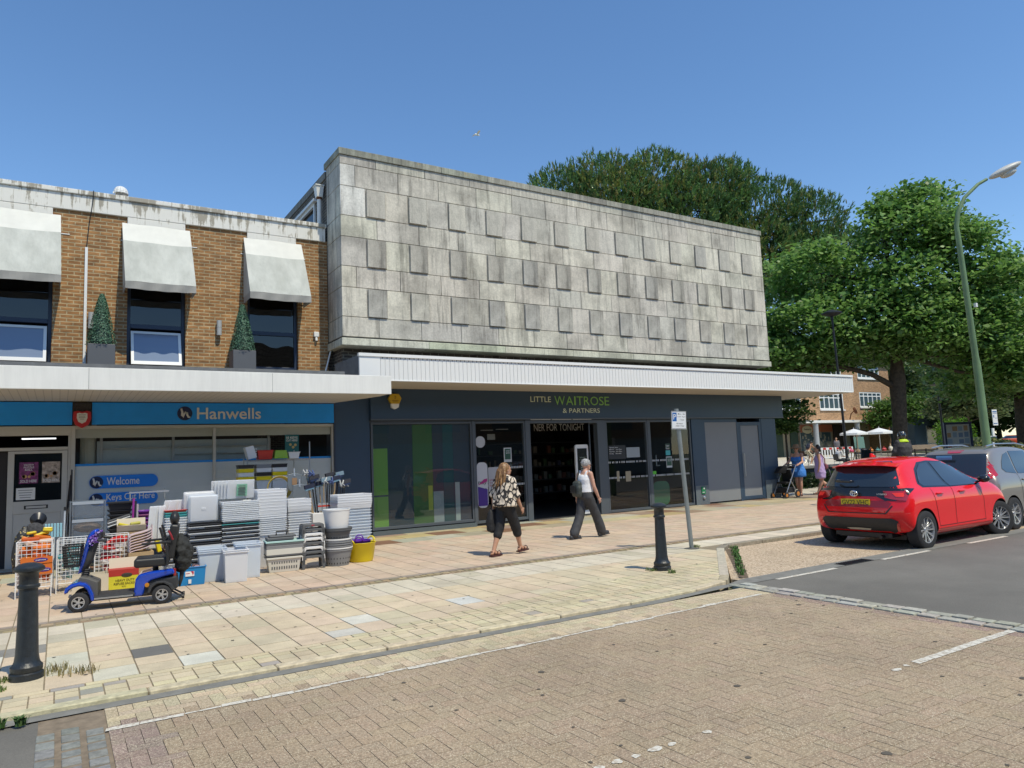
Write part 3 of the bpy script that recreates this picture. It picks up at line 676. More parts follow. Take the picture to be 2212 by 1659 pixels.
def pill(z0, z1, txt, w_):
 yy = YS - .0275; h_ = z1 - z0; r = h_ / 2; x0, x1 = .52, 1.74
 pts = [(x0 + r + r * math.cos(t), z0 + r + r * math.sin(t)) for t in np.linspace(math.pi / 2, 3 * math.pi / 2, 14)] + [(x1 - r + r * math.cos(t), z0 + r + r * math.sin(t)) for t in np.linspace(-math.pi / 2, math.pi / 2, 14)]
 m_ = MB(); m_.prism(pts, 'y', YS + .008, YS + .018); p_ = WB(m_, 'window_sticker', M_pale, A)
 m_ = MB(); m_.lathe([(0, 0), (r * .93, 0), (r * .93, .002)], (x0 + r, YS + .0045, z0 + r), 28, 'y'); m_.build('roundel', M_rim, p_)
 m_ = MB(); hlogo(m_, x0 + r, z0 + r, YS + .001, r * .85); m_.build('logo_mark', M_letter, p_, smooth=True)
 m_ = MB(); m_.text(txt, (x0 + h_ + .05, YS + .004, z0 + .06), (1, 0, 0), (0, 0, 1), w_, .17 if txt[0] == 'K' else .15, .002, .008); m_.build('lettering', M_letter, p_)
pill(1.42, 1.67, 'Welcome', .58); pill(1.08, 1.33, 'Keys Cut Here', .86)
mb = MB(); mb.box(.65, 4.05, YS + .25, YS + .29, 1.9, 2.36); WB(mb, 'shelf_back_panel', mat('shelf_back', (.46, .50, .49), .6, var=.05), A)
mb = MB()
for x in (.70, 2.02, 3.98): mb.box(x, x + .05, YS + .21, YS + .249, 1.8, 2.48)
mb.box(.70, 4.0, YS + .18, YS + .25, 2.20, 2.215); mb.box(2.1, 3.9, YS + .18, YS + .25, 2.05, 2.062)
WB(mb, 'shelf_posts', mat('shelf_metal', (.42, .42, .40), .5), A)
mb = MB(); mb.cyl((.5, YS + .35, 0), (.5, YS + .35, 3), .14); WB(mb, 'inner_column', mat('column_cream', (.48, .46, .37), .7), A)
mb = MB(); mb.box(-9, 5.4, 24, 24.1, 0, 3.1); mb.box(-9, 5.4, YS + .1, 24, 3.06, 3.1); mb.box(-9, 5.4, YS + .1, 24, -.02, .012); WB(mb, 'shop_interior', M_inner, A)
M_tube = mat('strip_light', (.9, .92, .95), .5, emit=1.6)
mb = MB()
for x0_, z_ in ((-.6, 2.41), (1.35, 2.47), (1.55, 2.50), (3.05, 2.47), (3.3, 2.49), (3.5, 2.46)): 
 yy = 18.6; mb.box(x0_ * 1.12, x0_ * 1.12 + .62, yy, yy + .06, z_ + .10, z_ + .125)
WB(mb, 'strip_lights', M_tube, A)
mb = MB(); mb.box(4.31, 4.62, YS + .008, YS + .014, 1.95, 2.42); po = WB(mb, 'window_poster', mat('teal_poster', (.012, .12, .13), .4), A)
mb = MB(); mb.text('10 KEYS', (4.34, YS + .006, 2.33), (1, 0, 0), (0, 0, 1), .25, .05, .001, .01); mb.text('CUT HERE!', (4.34, YS + .006, 2.27), (1, 0, 0), (0, 0, 1), .25, .045, .001, .01); mb.build('lettering', M_letter, po)
mb = MB()
for a, c_ in ((4.43, 2.2), (4.49, 2.14), (4.54, 2.19)): mb.lathe([(0, 0), (.03, 0), (.03, .003)], (a, YS + .004, c_), 14, 'y')
mb.build('key_pictures', mat('key_gold', (.5, .38, .14), .5), po)
mb = MB(); mb.box(5.42, 5.46, YS - .06, 17.0, 0, 3.13); WB(mb, 'end_trim', M_navy, A)
d = MB(); yd = YS - .01
d.box(-.80, -.70, yd, yd + .05, .02, 2.19); d.box(.06, .15, yd, yd + .05, .02, 2.19); d.box(-.70, .06, yd, yd + .05, 2.14, 2.19); d.box(-.70, .06, yd, yd + .05, .02, .16); d.box(-.70, .06, yd, yd + .05, 1.02, 1.25)
d.box(-.70, .06, yd + .015, yd + .04, .16, 1.02)
dr = WB(d, 'door', M_pvc, A, bevel=.004)
mb = MB(); mb.box(-.69, .05, yd + .02, yd + .026, 1.25, 2.14); mb.build('door_glass', M_gsh, dr)
mb = MB(); mb.box(-.53, -.15, yd - .004, yd, 1.10, 1.17); mb.build('letter_slot', M_black, dr)
mb = MB(); mb.box(-.50, -.18, yd - .008, yd - .004, 1.115, 1.155); mb.build('letter_flap', M_pvc, dr)
mb = MB(); mb.box(-.66, -.36, yd + .012, yd + .018, 1.28, 1.50); nt_ = mb.build('door_notice', M_letter, dr)
mb = MB()
for k in range(4): mb.box(-.63 + .01 * k, -.40 - .01 * k, yd + .009, yd + .0115, 1.45 - k * .045, 1.462 - k * .045)
mb.build('notice_text', M_grey, nt_)
for x0_, x1_, cc, tt in ((-.62, -.32, (.20, .03, .14), 'SOLD HERE'), (-.26, .03, (.42, .34, .28), 'SOLD HERE')):
 mb = MB(); mb.box(x0_, x1_, yd + .012, yd + .018, 1.58, 1.98); pq = mb.build('door_poster', mat('poster%.2f' % x0_, cc, .5, var=.7, vscale=16), dr)
 mb = MB(); mb.text(tt, (x0_ + .02, yd + .010, 1.60), (1, 0, 0), (0, 0, 1), .26, .05, .001, .01)
 if x0_ < -.3: mb.text('SQUISHY', (x0_ + .07, yd + .010, 1.91), (1, 0, 0), (0, 0, 1), .16, .035, .001, .01); mb.text('PUZZLE', (x0_ + .07, yd + .010, 1.865), (1, 0, 0), (0, 0, 1), .16, .035, .001, .01); mb.text('BALL', (x0_ + .09, yd + .010, 1.82), (1, 0, 0), (0, 0, 1), .12, .035, .001, .01)
 mb.build('lettering', M_letter, pq)
 mb = MB(); random.seed(4)
 for k in range(7): mb.lathe([(0, 0), (random.uniform(.02, .04), 0), (.02, .002)], (random.uniform(x0_ + .05, x1_ - .05), yd + .009, random.uniform(1.68, 1.78)), 12, 'y')
 mb.build('poster_pictures', mat('pic%.2f' % x0_, (.55, .30, .12) if x0_ < -.3 else (.45, .25, .12), .5), pq)
mb = MB(); mb.box(-1.0, -.80, YS + .12, YS + .2, 0, 2.2); mb.box(-9, -1.0, YS + .02, YS + .03, 0, 2.2)
WB(mb, 'doorway_dark', M_inner, A)
mb = MB(); mb.box(-9, .3, YS - .25, YS + .3, -.02, .03); WB(mb, 'threshold', mat('threshold_stone', (.36, .35, .30), .8), A)
# ================================================================== STONE-CLAD STORE (centre)
Bd = thing('stone_clad_store', (13, 15.9, 0), 'two storey store with grey stone slab upper wall and dark Waitrose shopfront', 'shop building')
m, n, b = nmat('stone_slab')
at = n.nodes.new('ShaderNodeAttribute'); at.attribute_name = 'Col'
f = noise(n, coords(n, (4.5, 4.5, .45)), 1.5, 6, .7); f2 = noise(n, coords(n), 24, 3, .7); f3 = noise(n, coords(n), 1.1, 5, .6)
c = mix(n, 1, at.outputs['Color'], ramp(n, f, [(.36, .60), (.47, .94), (.70, 1.1)]), 'MULTIPLY')
c = mix(n, 1, c, ramp(n, f2, [(.25, .80), (.6, 1.06)]), 'MULTIPLY'); c = mix(n, 1, c, ramp(n, f3, [(.36, .66), (.56, 1.06)]), 'MULTIPLY')
sx = n.nodes.new('ShaderNodeSeparateXYZ'); n.links.new(coords(n), sx.inputs[0])
zr = node(n, 'ShaderNodeMapRange'); n.links.new(sx.outputs[2], zr.inputs[0]); zr.inputs[1].default_value = 8.2; zr.inputs[2].default_value = 9.2; zr.inputs[3].default_value = 0; zr.inputs[4].default_value = .62
g = noise(n, coords(n, (6, 6, .35)), 2.4, 5, .75); gg = ramp(n, g, [(.35, 1.0), (.65, .0)])
mm = node(n, 'ShaderNodeMath', operation='MULTIPLY'); n.links.new(zr.outputs[0], mm.inputs[0]); n.links.new(gg, mm.inputs[1])
c = mix(n, mm.outputs[0], c, (.11, .105, .09))
lz = node(n, 'ShaderNodeMapRange'); n.links.new(sx.outputs[2], lz.inputs[0]); lz.inputs[1].default_value = 9.0; lz.inputs[2].default_value = 9.18
l = noise(n, coords(n), 1.6, 5, .75); ll = ramp(n, l, [(.60, .0), (.66, 1.0)])
m2 = node(n, 'ShaderNodeMath', operation='MULTIPLY'); n.links.new(lz.outputs[0], m2.inputs[0]); n.links.new(ll, m2.inputs[1])
c = mix(n, m2.outputs[0], c, (.40, .24, .05))
n.links.new(c, b.inputs['Base Color']); b.inputs['Roughness'].default_value = .9; bump(n, b, f2, .35, .008); M_st = m
M_stj = mat('stone_joint', (.13, .125, .11), .95)
X0, X1, YF = 5.47, 20.38, 15.9
ST = (.60, .56, .475)
core = MB(); core.box(X0 + .03, X1 - .03, YF + .035, 17.0, 4.45, 9.1); core.box(X0 + .02, X1 - .02, YF + .02, YF + .3, 4.60, 4.64); WB(core, 'wall_core', M_stj, Bd)
sl_ = MB(); rr = random.Random(21)
def slab(x0, x1, z0, z1, face='f', y=YF, c=None):
 g_ = .006; c = c or vcol(rr.choice([ST, ST, (.63, .59, .49), (.56, .53, .46), (.65, .615, .51)]), .05, .01); sl_.col = c
 if face == 'f': sl_.box(x0 + g_, x1 - g_, y + rr.uniform(-.003, .003), YF + .034, z0 + g_, z1 - g_)
 else: sl_.box(X0 + rr.uniform(-.002, .002), X0 + .029, x0 + g_, x1 - g_, z0 + g_, z1 - g_)
lv = [4.64, 5.11, 5.81, 6.31, 7.02, 7.53, 8.25, 8.78, 9.0]
for k, (a, b_) in enumerate(zip(lv, lv[1:])):
 if k in (1, 3, 5):
  slab(X0, 6.09, a, b_, c=(.72, .70, .64) if k == 5 else None)
  for i in range(13):
   px = 6.09 + i * 1.1017
   nx_ = px + 1.1017
   slab(px, px + .50, a, b_, y=YF + .012)
   slab(px + .50, min(nx_, X1), a, b_)
 else:
  x = X0 + (.37 if k in (6, 2) else .9); slab(X0, x, a, b_, c=(.72, .70, .64) if k == 6 else None)
  while x < X1 - .01:
   x2 = min(x + (1.1017 if k != 7 else 1.3), X1)
   if X1 - x2 < .2: x2 = X1
   slab(x, x2, a, b_); x = x2
 y = YF + .034
 ys_ = [YF + .034, YF + .3, 16.9] if k % 2 else [YF + .034, YF + .55, 16.9]
 for c_, d_ in zip(ys_, ys_[1:]): slab(c_, d_, a, b_, 's')
rp_ = WB(sl_, 'stone_wall', M_st, Bd, attr=True, bevel=.006)
cp = MB(); x = X0 - .03; 
while x < X1:
 x2 = min(x + 1.35, X1 + .03); cp.col = vcol((.42, .41, .34), .1); cp.box(x + .004, x2 - .004, YF - .035, 17.02, 9.0, 9.16); x = x2
WB(cp, 'coping', M_st, Bd, attr=True, bevel=.008)
ck = MB(); x = X0 - .03
while x < X1:
 x2 = min(x + 2.2, X1 + .02); ck.col = vcol((.62, .61, .47), .06); ck.box(x + .003, x2 - .003, YF - .05, YF + .5, 4.43, 4.60); x = x2
ck.box(X0 - .03, X0 + .3, YF + .505, 16.9, 4.43, 4.6); WB(ck, 'bottom_moulding', M_st, Bd, attr=True, bevel=.012)
pr = {}
rr = random.Random(8)
for r_, (a, b_) in enumerate(((5.125, 5.79), (6.33, 7.0), (7.555, 8.225))):
 for i in range(13):
  q = rr.randrange(4)
  if (q, r_) not in pr:
   p_ = MB(); p_.col = [(.49, .465, .40), (.45, .43, .38), (.55, .52, .44), (.48, .45, .385)][q]; p_.box(-.235, .235, -.040, .014, a, b_)
   o = p_.build('raised_panel', M_st, Bd, attr=True, bevel=.008, loc=(6.10 + i * 1.1017 + .245 - 13, 0, 0)); pr[(q, r_)] = o
  else:
   o = pr[(q, r_)].copy(); COL.objects.link(o); o.parent = Bd; o.location.x = 6.10 + i * 1.1017 + .245 - 13
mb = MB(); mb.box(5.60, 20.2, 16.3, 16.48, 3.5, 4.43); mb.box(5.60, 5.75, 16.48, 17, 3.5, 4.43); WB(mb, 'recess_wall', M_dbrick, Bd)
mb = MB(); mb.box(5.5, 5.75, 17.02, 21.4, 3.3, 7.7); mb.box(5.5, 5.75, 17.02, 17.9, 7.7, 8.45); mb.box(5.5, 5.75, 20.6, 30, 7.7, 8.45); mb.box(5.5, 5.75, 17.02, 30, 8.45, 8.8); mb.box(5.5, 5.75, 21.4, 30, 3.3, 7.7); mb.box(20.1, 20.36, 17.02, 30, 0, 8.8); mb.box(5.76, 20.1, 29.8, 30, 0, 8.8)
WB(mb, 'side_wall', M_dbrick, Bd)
mb = MB(); mb.box(5.47, 20.37, 17.025, 30.1, 8.8, 8.98); WB(mb, 'roof', mat('roof_concrete', (.24, .235, .21), .9, streak=.3), Bd)
mb = MB(); mb.box(5.46, 5.52, 17.9, 20.6, 8.38, 8.46); mb.box(5.46, 5.52, 17.9, 20.6, 7.7, 7.76); mb.box(5.46, 5.52, 17.9, 17.97, 7.76, 8.38); mb.box(5.46, 5.52, 19.2, 19.27, 7.76, 8.38); mb.box(5.40, 5.50, 17.75, 20.7, 8.46, 8.53)
sw = WB(mb, 'side_window', M_white, Bd)
mb = MB(); mb.box(5.53, 5.54, 17.97, 20.6, 7.76, 8.38); mb.build('pane', M_gup, sw)
dp = MB(); dp.frus(5.27, 5.47, 17.08, 17.3, 8.35, 8.62, .03); dp.box(5.25, 5.475, 17.06, 17.32, 8.62, 8.65)
dpo = WB(dp, 'rainwater_hopper', M_fascia, Bd, bevel=.005)
mb = MB(); mb.cyl((5.38, 17.2, 7.2), (5.38, 17.2, 8.33), .055); mb.build('downpipe', M_fascia, dpo, smooth=40)
mb = MB(); mb.cyl((5.38, 17.2, 8.3), (5.38, 17.2, 8.36), .07); mb.build('pipe_collar', M_rust, dpo, smooth=40)
m, n, b = nmat('ribbed_cladding'); b.inputs['Base Color'].default_value = (.77, .77, .75, 1); b.inputs['Roughness'].default_value = .4; M_rib = m
YC = 14.7
mb = MB(); x = 5.90; 
while x < 23.05:
 mb.box(x + .006, x + .103, YC, YC + .02, 3.50, 4.0); x += .107
mb.box(5.9, 23.06, YC + .012, YC + .05, 3.50, 4.0)
x = YC + .06
while x < 20:
 mb.box(23.05, 23.07, x + .006, x + .103, 3.5, 4.0); x += .107
mb.box(23.02, 23.06, YC + .05, 20, 3.5, 4.0)
rb = WB(mb, 'canopy_cladding', M_rib, Bd)
mb = MB(); mb.box(5.40, 23.10, YC - .03, YC + .06, 4.0, 4.07); mb.box(23.03, 23.10, YC + .06, 20, 4.0, 4.07); mb.box(5.9, 23.09, YC - .012, YC + .05, 3.475, 3.50); mb.box(23.04, 23.09, YC + .05, 20, 3.475, 3.5); mb.box(5.42, 5.895, YC - .006, YC + .05, 3.45, 4.0)
WB(mb, 'canopy_edge_trim', M_whitegl, Bd, bevel=.004)
mb = MB()
x = 5.95
while x < 23.0: mb.box(x - .012, x + .012, YC - .003, YC + .001, 3.965, 3.999); x += .107
tag(WB(mb, 'cladding_notches', M_grey, Bd), kind='stuff')
mb = MB(); mb.box(5.42, 23.03, YC + .05, 16.36, 4.0, 4.03); mb.box(20.4, 23.03, 16.36, 20, 4.0, 4.03); mb.box(5.42, 5.5, YC + .05, 16.3, 3.46, 4.0); WB(mb, 'canopy_roof', M_slate, Bd)
m, n, b = nmat('soffit_boards2')
wv = n.nodes.new('ShaderNodeTexWave'); wv.wave_type = 'BANDS'; wv.bands_direction = 'X'; wv.inputs['Scale'].default_value = 3.3
n.links.new(coords(n), wv.inputs[0]); n.links.new(mix(n, 1, (.60, .55, .47), ramp(n, wv.outputs['Fac'], [(.0, .7), (.06, 1.0)]), 'MULTIPLY'), b.inputs['Base Color']); b.inputs['Roughness'].default_value = .6
mb = MB(); mb.box(5.5, 23.03, YC + .05, 16.42, 3.49, 3.51); mb.box(21.45, 23.03, 16.42, 20, 3.49, 3.51); WB(mb, 'canopy_soffit', m, Bd)
M_slateblue = mat('shopfront_slate', (.034, .064, .108), .38, var=.05, vscale=2)
M_frame = mat('frame_slate', (.085, .10, .115), .4)
mb = MB(); mb.box(6.29, 21.42, 16.34, 16.5, 2.76, 3.49); fs = WB(mb, 'sign_fascia', M_slateblue, Bd, bevel=.006)
mb = MB(); mb.box(6.28, 21.43, 16.33, 16.36, 2.72, 2.76); mb.build('fascia_trim', M_frame, fs)
M_gr = mat('letter_green', (.24, .52, .12), .5); M_cr = mat('letter_cream', (.70, .76, .54), .5)
yl = 16.337
mb = MB(); mb.text('LITTLE', (10.86, yl, 3.20), (1, 0, 0), (0, 0, 1), .68, .15, .012, .002); mb.build('lettering_little', M_cr, fs)
mb = MB()
x_ = 11.66
for ch, w_ in zip('WAITROSE', (.36, .25, .055, .22, .20, .28, .17, .17)): mb.text(ch, (x_, yl, 3.12), (1, 0, 0), (0, 0, 1), w_, .25, .012, -.004); x_ += w_ + .036
mb.build('lettering_name', M_gr, fs)
mb = MB(); mb.text('& PARTNERS', (11.93, yl, 2.90), (1, 0, 0), (0, 0, 1), 1.32, .13, .012, .0); mb.build('lettering_partners', M_cr, fs)
hx = [(-.1, .15), (.1, .15), (.17, .04), (.11, -.09), (-.11, -.09), (-.17, .04)]
mb = MB(); mb.prism([(6.88 + a, 3.21 + c_) for a, c_ in hx], 'y', 16.24, 16.338); al = WB(mb, 'alarm_box', mat('alarm_yellow', (.55, .36, .02), .4), Bd, bevel=.015)
mb = MB(); mb.prism([(6.88 + a * .9, 3.075 + c_ * .45) for a, c_ in ((-.12, .1), (.12, .1), (.1, -.1), (0, -.2), (-.1, -.1))], 'y', 16.25, 16.338); mb.build('alarm_base', M_white, al, bevel=.01)
mb = MB(); mb.box(6.80, 6.96, 16.235, 16.24, 3.185, 3.20); mb.box(6.82, 6.94, 16.235, 16.24, 3.155, 3.165); mb.tube([(6.86, 16.235, 3.30), (6.90, 16.235, 3.31), (6.87, 16.235, 3.27), (6.90, 16.235, 3.26), (6.86, 16.235, 3.235)], .007, 6); mb.build('alarm_logo', mat('alarm_ink', (.25, .14, .01), .5), al)
mb = MB(); mb.box(5.46, 6.29, 16.44, 16.6, 0, 3.49); WB(mb, 'end_pier', M_slateblue, Bd)
mb = MB(); mb.box(20.33, 21.07, 16.42, 16.6, 0, 2.72); mb.box(21.0, 21.1, 16.6, 22, 0, 3.49); mb.box(17.0, 17.6, 16.42, 16.6, 0, 2.72); mb.box(17.6, 19.15, 16.45, 16.6, 2.60, 2.72); mb.box(19.10, 19.22, 16.43, 16.6, .0, 2.60); mb.box(20.27, 20.33, 16.43, 16.6, 0, 2.72)
WB(mb, 'cladding_piers', M_slateblue, Bd, bevel=.004)
for a, b_, y in ((20.335, 21.075, .62), (17.005, 17.595, .60)): mb = MB(); mb.box(a, b_, 16.405, 16.42, .0, y); WB(mb, 'kick_panel', mat('kick_grey', (.13, .155, .17), .45), Bd)
mb = MB(); mb.box(17.61, 19.10, 16.44, 16.47, .05, 2.60); WB(mb, 'grey_panel', mat('panel_grey', (.23, .24, .25), .5, var=.04, vscale=1), Bd)
def frame(mb_, x0, x1, z0, z1, t=.05, y0=16.42, y1=16.52):
 mb_.box(x0, x0 + t, y0, y1, z0, z1); mb_.box(x1 - t, x1, y0, y1, z0, z1); mb_.box(x0 + t, x1 - t, y0, y1, z1 - t, z1); mb_.box(x0 + t, x1 - t, y0, y1, z0, z0 + t * 1.4)
def bay(x0, x1, z0=.08, z1=2.68, name='shop_window'):
 f_ = MB(); frame(f_, x0, x1, z0, z1); o = WB(f_, name, M_frame, Bd, bevel=.005)
 g_ = MB(); g_.box(x0 + .05, x1 - .05, 16.462, 16.472, z0 + .07, z1 - .05); g_.build('glass_pane', M_gsh, o); return o
w1 = bay(6.31, 9.06, .12); w2 = bay(9.12, 10.70, .06); w3 = bay(13.50, 15.12, .02); w4 = bay(15.20, 16.95, .02)
mb = MB(); mb.box(9.06, 9.12, 16.40, 16.54, 0, 2.70); mb.box(10.70, 10.86, 16.40, 16.56, 0, 2.70); mb.box(13.20, 13.50, 16.42, 16.56, 0, 2.70); mb.box(15.12, 15.20, 16.41, 16.54, 0, 2.7); mb.box(10.86, 13.20, 16.42, 16.52, 2.62, 2.70); mb.box(6.29, 17.0, 16.44, 16.5, 2.68, 2.72)
WB(mb, 'mullions', M_frame, Bd, bevel=.005)
cols = [(6.37, 6.74, .14, 2.05, (.10, .22, .03)), (6.74, 7.40, .14, 2.62, (.012, .028, .030)), (7.40, 7.94, .14, 2.62, (.030, .085, .018)), (7.94, 8.23, .14, 2.62, (.020, .032, .034)), (8.23, 8.52, .14, 2.62, (.010, .048, .042)), (8.52, 9.0, .14, 2.62, (.022, .032, .036)), (6.37, 6.74, 2.05, 2.62, (.012, .03, .028))]
for k, (a, b_, c_, d_, cc) in enumerate(cols):
 mb = MB(); mb.box(a + .001, b_ - .001, 16.474, 16.480, c_, d_); mb.build('vinyl_stripe', mat('vinyl%d' % k, tuple(v * k_ for v, k_ in zip(cc, (1.5, 1.5, 1.9))), .6), w1, loc=(-0, 0, 0))
mb = MB(); mb.box(6.37, 6.74, 16.4735, 16.474, .90, .94); mb.build('vinyl_line', M_navy, w1)
for (a, b_, c_, d_, cc) in ((7.94, 8.22, .14, .95, (.26, .31, .31)), (8.55, 8.68, .14, 1.15, (.33, .40, .38)), (7.80, 7.92, .5, 1.1, (.34, .40, .06))):
 mb = MB(); mb.box(a, b_, 16.4725, 16.4735, c_, d_); mb.build('vinyl_block', mat('vb%.2f' % a, cc, .5), w1)
def dashes(x0, x1, z, par):
 m_ = MB(); x = x0
 while x < x1: m_.box(x, x + .028, 16.457, 16.460, z, z + .055); x += .05 if random.random() < .8 else .085
 m_.build('glass_dashes', mat('frost', (.50, .52, .52), .6), par)
random.seed(2)
for a, b_, p in ((9.2, 10.62, w2), (13.58, 15.05, w3), (15.28, 16.86, w4)): dashes(a, b_, 1.43, p); dashes(a, b_, .98, p)
def board(x0, x1, z0, z1, col, par, name, lines=(), tcol=M_black, yy=16.452, h=.05, r=0):
 m_ = MB()
 if r:
  P = []
  for cx_, cz_, s0 in ((x1 - r, z1 - r, 0), (x0 + r, z1 - r, 90), (x0 + r, z0 + r, 180), (x1 - r, z0 + r, 270)):
   P += [(cx_ + r * math.cos(math.radians(s0 + a)), cz_ + r * math.sin(math.radians(s0 + a))) for a in range(0, 91, 15)]
  m_.prism(P, 'y', yy, yy + .004)
 else: m_.box(x0, x1, yy, yy + .004, z0, z1)
 o = m_.build(name, mat('b_%s%.1f' % (name, x0), col, .5), par)
 t_ = MB(); z_ = z1 - .04 - h
 for s in lines:
  if s: t_.text(s, (x0 + .03, yy - .002, z_), (1, 0, 0), (0, 0, 1), min(x1 - x0 - .06, len(s) * h * .62), h, .001, .006)
  z_ -= h * 1.5
 if t_.v: t_.build('sign_text', tcol, o)
 return o
M_inkw = M_letter
board(9.17, 9.46, 2.00, 2.30, (.45, .46, .47), w2, 'round_sticker', r=.14)
lot = board(9.18, 9.50, .45, 1.62, (.55, .55, .56), w2, 'lottery_board', ['', '', '', 'Play', 'here'], M_black, h=.10, r=.12)
board(9.52, 9.80, .85, 1.48, (.42, .42, .44), w2, 'lottery_panel', ['', '', '', '', 'EXTRA', 'Quick', 'Game'], mat('ink_red', (.35, .02, .04), .5), h=.045)
mb = MB(); mb.prism([(9.20, .50), (9.48, .50), (9.48, .92), (9.20, 1.0)], 'y', 16.447, 16.451); mb.build('purple_patch', mat('lotto_purple', (.06, .02, .22), .5), lot)
mb = MB(); mb.prism([(9.20, 1.03), (9.48, 1.12), (9.48, 1.2), (9.38, 1.18)], 'y', 16.447, 16.451); mb.build('magenta_patch', mat('lotto_pink', (.40, .02, .18), .5), lot)
board(10.02, 10.26, 1.60, 1.98, (.52, .54, .54), w2, 'white_notice')
board(10.05, 10.23, 1.67, 1.95, (.02, .08, .05), w2, 'green_notice', ['WAITROSE', 'ONE YEAR'], M_inkw, yy=16.448, h=.035)
board(13.60, 14.25, 1.55, 1.95, (.02, .022, .024), w3, 'opening_hours', ['Opening times', 'Mon-Fri    7am-10pm', 'Saturday   7am-10pm', 'Sunday    10am-4pm'], M_inkw, h=.04)
board(14.28, 14.80, 1.58, 1.88, (.30, .34, .36), w3, 'info_notice', ['', ''], M_grey)
board(13.86, 13.96, .9, 1.2, (.35, .30, .20), w3, 'brown_notice'); board(14.2, 14.4, .88, 1.18, (.35, .30, .20), w3, 'brown_notice')
board(15.85, 16.05, 1.80, 1.96, (.02, .05, .03), w4, 'delivery_sign', ['Uber', 'Eats'], M_inkw, h=.055)
board(15.86, 16.05, 1.60, 1.75, (.06, .40, .42), w4, 'teal_sticker')
board(15.86, 16.10, 1.22, 1.56, (.52, .54, .54), w4, 'white_notice'); board(15.88, 16.08, 1.28, 1.53, (.02, .08, .05), w4, 'green_notice', ['WAITROSE', 'ONE YEAR'], M_inkw, yy=16.448, h=.032)
board(15.27, 15.42, 1.04, 1.14, (.10, .50, .03), w4, 'green_sticker')
board(15.26, 15.95, .10, .82, (.012, .10, .045), w4, 'green_vinyl', r=.2, yy=16.474)
board(15.45, 15.5, 1.28, 1.62, (.10, .12, .13), w4, 'cup_text', yy=16.474); board(15.5, 15.62, 1.28, 1.32, (.10, .12, .13), w4, 'cup_text', yy=16.474)
mb = MB(); mb.box(17.24, 17.40, 16.38, 16.42, .34, .56); dsg = WB(mb, 'fire_switch_sign', mat('safety_green', (.01, .20, .07), .5), Bd)
mb = MB(); mb.lathe([(0, 0), (.03, 0), (.03, .004)], (17.34, 16.374, .51), 14, 'y'); mb.box(17.26, 17.36, 16.376, 16.38, .38, .40); mb.build('sign_symbol', M_letter, dsg)
mb = MB(); mb.lathe([(.03, -.03), (.05, -.02), (.05, .03), (.02, .04)], (17.33, 16.39, .22), 16, 'y'); WB(mb, 'key_switch', M_steel, Bd, smooth=40)
d = MB(); d.box(19.22, 19.30, 16.43, 16.50, .03, 2.60); d.box(20.19, 20.27, 16.43, 16.50, .03, 2.60); d.box(19.30, 20.19, 16.43, 16.5, 2.48, 2.6); d.box(19.3, 20.19, 16.43, 16.5, .03, .14)
sd = WB(d, 'side_door', M_slateblue, Bd, bevel=.004)
mb = MB(); mb.box(19.30, 20.19, 16.455, 16.47, .14, 2.48); mb.build('door_panel', MATS['panel_grey'], sd)
mb = MB(); mb.tube([(19.34, 16.43, 1.55), (19.34, 16.38, 1.55), (19.34, 16.38, .8), (19.34, 16.43, .8)], .014); mb.build('door_handle', M_steel, sd)
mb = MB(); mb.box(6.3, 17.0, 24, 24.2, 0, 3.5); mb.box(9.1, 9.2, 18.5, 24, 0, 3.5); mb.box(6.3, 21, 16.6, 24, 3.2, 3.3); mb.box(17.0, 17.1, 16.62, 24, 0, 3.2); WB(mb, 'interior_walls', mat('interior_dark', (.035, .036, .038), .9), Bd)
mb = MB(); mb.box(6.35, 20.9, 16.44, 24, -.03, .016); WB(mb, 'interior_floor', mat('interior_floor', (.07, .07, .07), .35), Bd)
mb = MB(); random.seed(31)
for row in range(4):
 for k in range(34):
  if random.random() < .7:
   x = 9.6 + k * .2; z = .5 + row * .45; mb.col = random.choice([(.10, .10, .09), (.14, .05, .03), (.04, .09, .04), (.16, .15, .12), (.05, .06, .12)]); mb.box(x, x + random.uniform(.06, .16), 21.0, 21.1, z, z + random.uniform(.1, .26))
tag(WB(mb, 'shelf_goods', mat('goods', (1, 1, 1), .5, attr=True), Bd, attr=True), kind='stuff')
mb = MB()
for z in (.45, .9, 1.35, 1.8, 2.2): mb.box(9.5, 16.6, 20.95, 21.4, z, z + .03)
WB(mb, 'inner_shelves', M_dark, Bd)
mb = MB(); mb.text('NER FOR TONIGHT', (12.38, 18.5, 2.50), (1, 0, 0), (0, 0, 1), 1.95, .22, .01, .0); WB(mb, 'hanging_lettering', M_letter, Bd)
mb = MB()
for k in range(3): mb.box(12.9 + k * .85, 13.66 + k * .85, 19.4, 19.44, 2.86, 3.15)
WB(mb, 'ceiling_panels', mat('ceiling_lightbox', (.7, .66, .56), .5, emit=.5), Bd)
mb = MB()
for x, z in ((9.3, 2.5), (9.34, 2.3), (10.0, 2.5), (10.5, 2.52)): mb.box(x, x + .4, 17.6, 17.63, z, z + .02)
for x, z in ((9.25, 2.38), (10.2, 2.40)): mb.box(x, x + .25, 17.6, 17.61, z - .16, z)
WB(mb, 'inner_signs', mat('inner_white', (.4, .42, .44), .5), Bd)
kz = MB()
P = []
for cx_, cz_, s0 in ((12.92, 1.95, 0), (12.58, 1.95, 90), (12.58, .1, 180), (12.92, .1, 270)): P += [(cx_ + .06 * math.cos(math.radians(s0 + a)), cz_ + .06 * math.sin(math.radians(s0 + a))) for a in range(0, 91, 15)]
kz.prism(P, 'y', 16.62, 16.68); 
kr = kz.build('display_kiosk', M_white, None, label='white framed upright display screen just inside the dark shop entrance', cat='display screen')
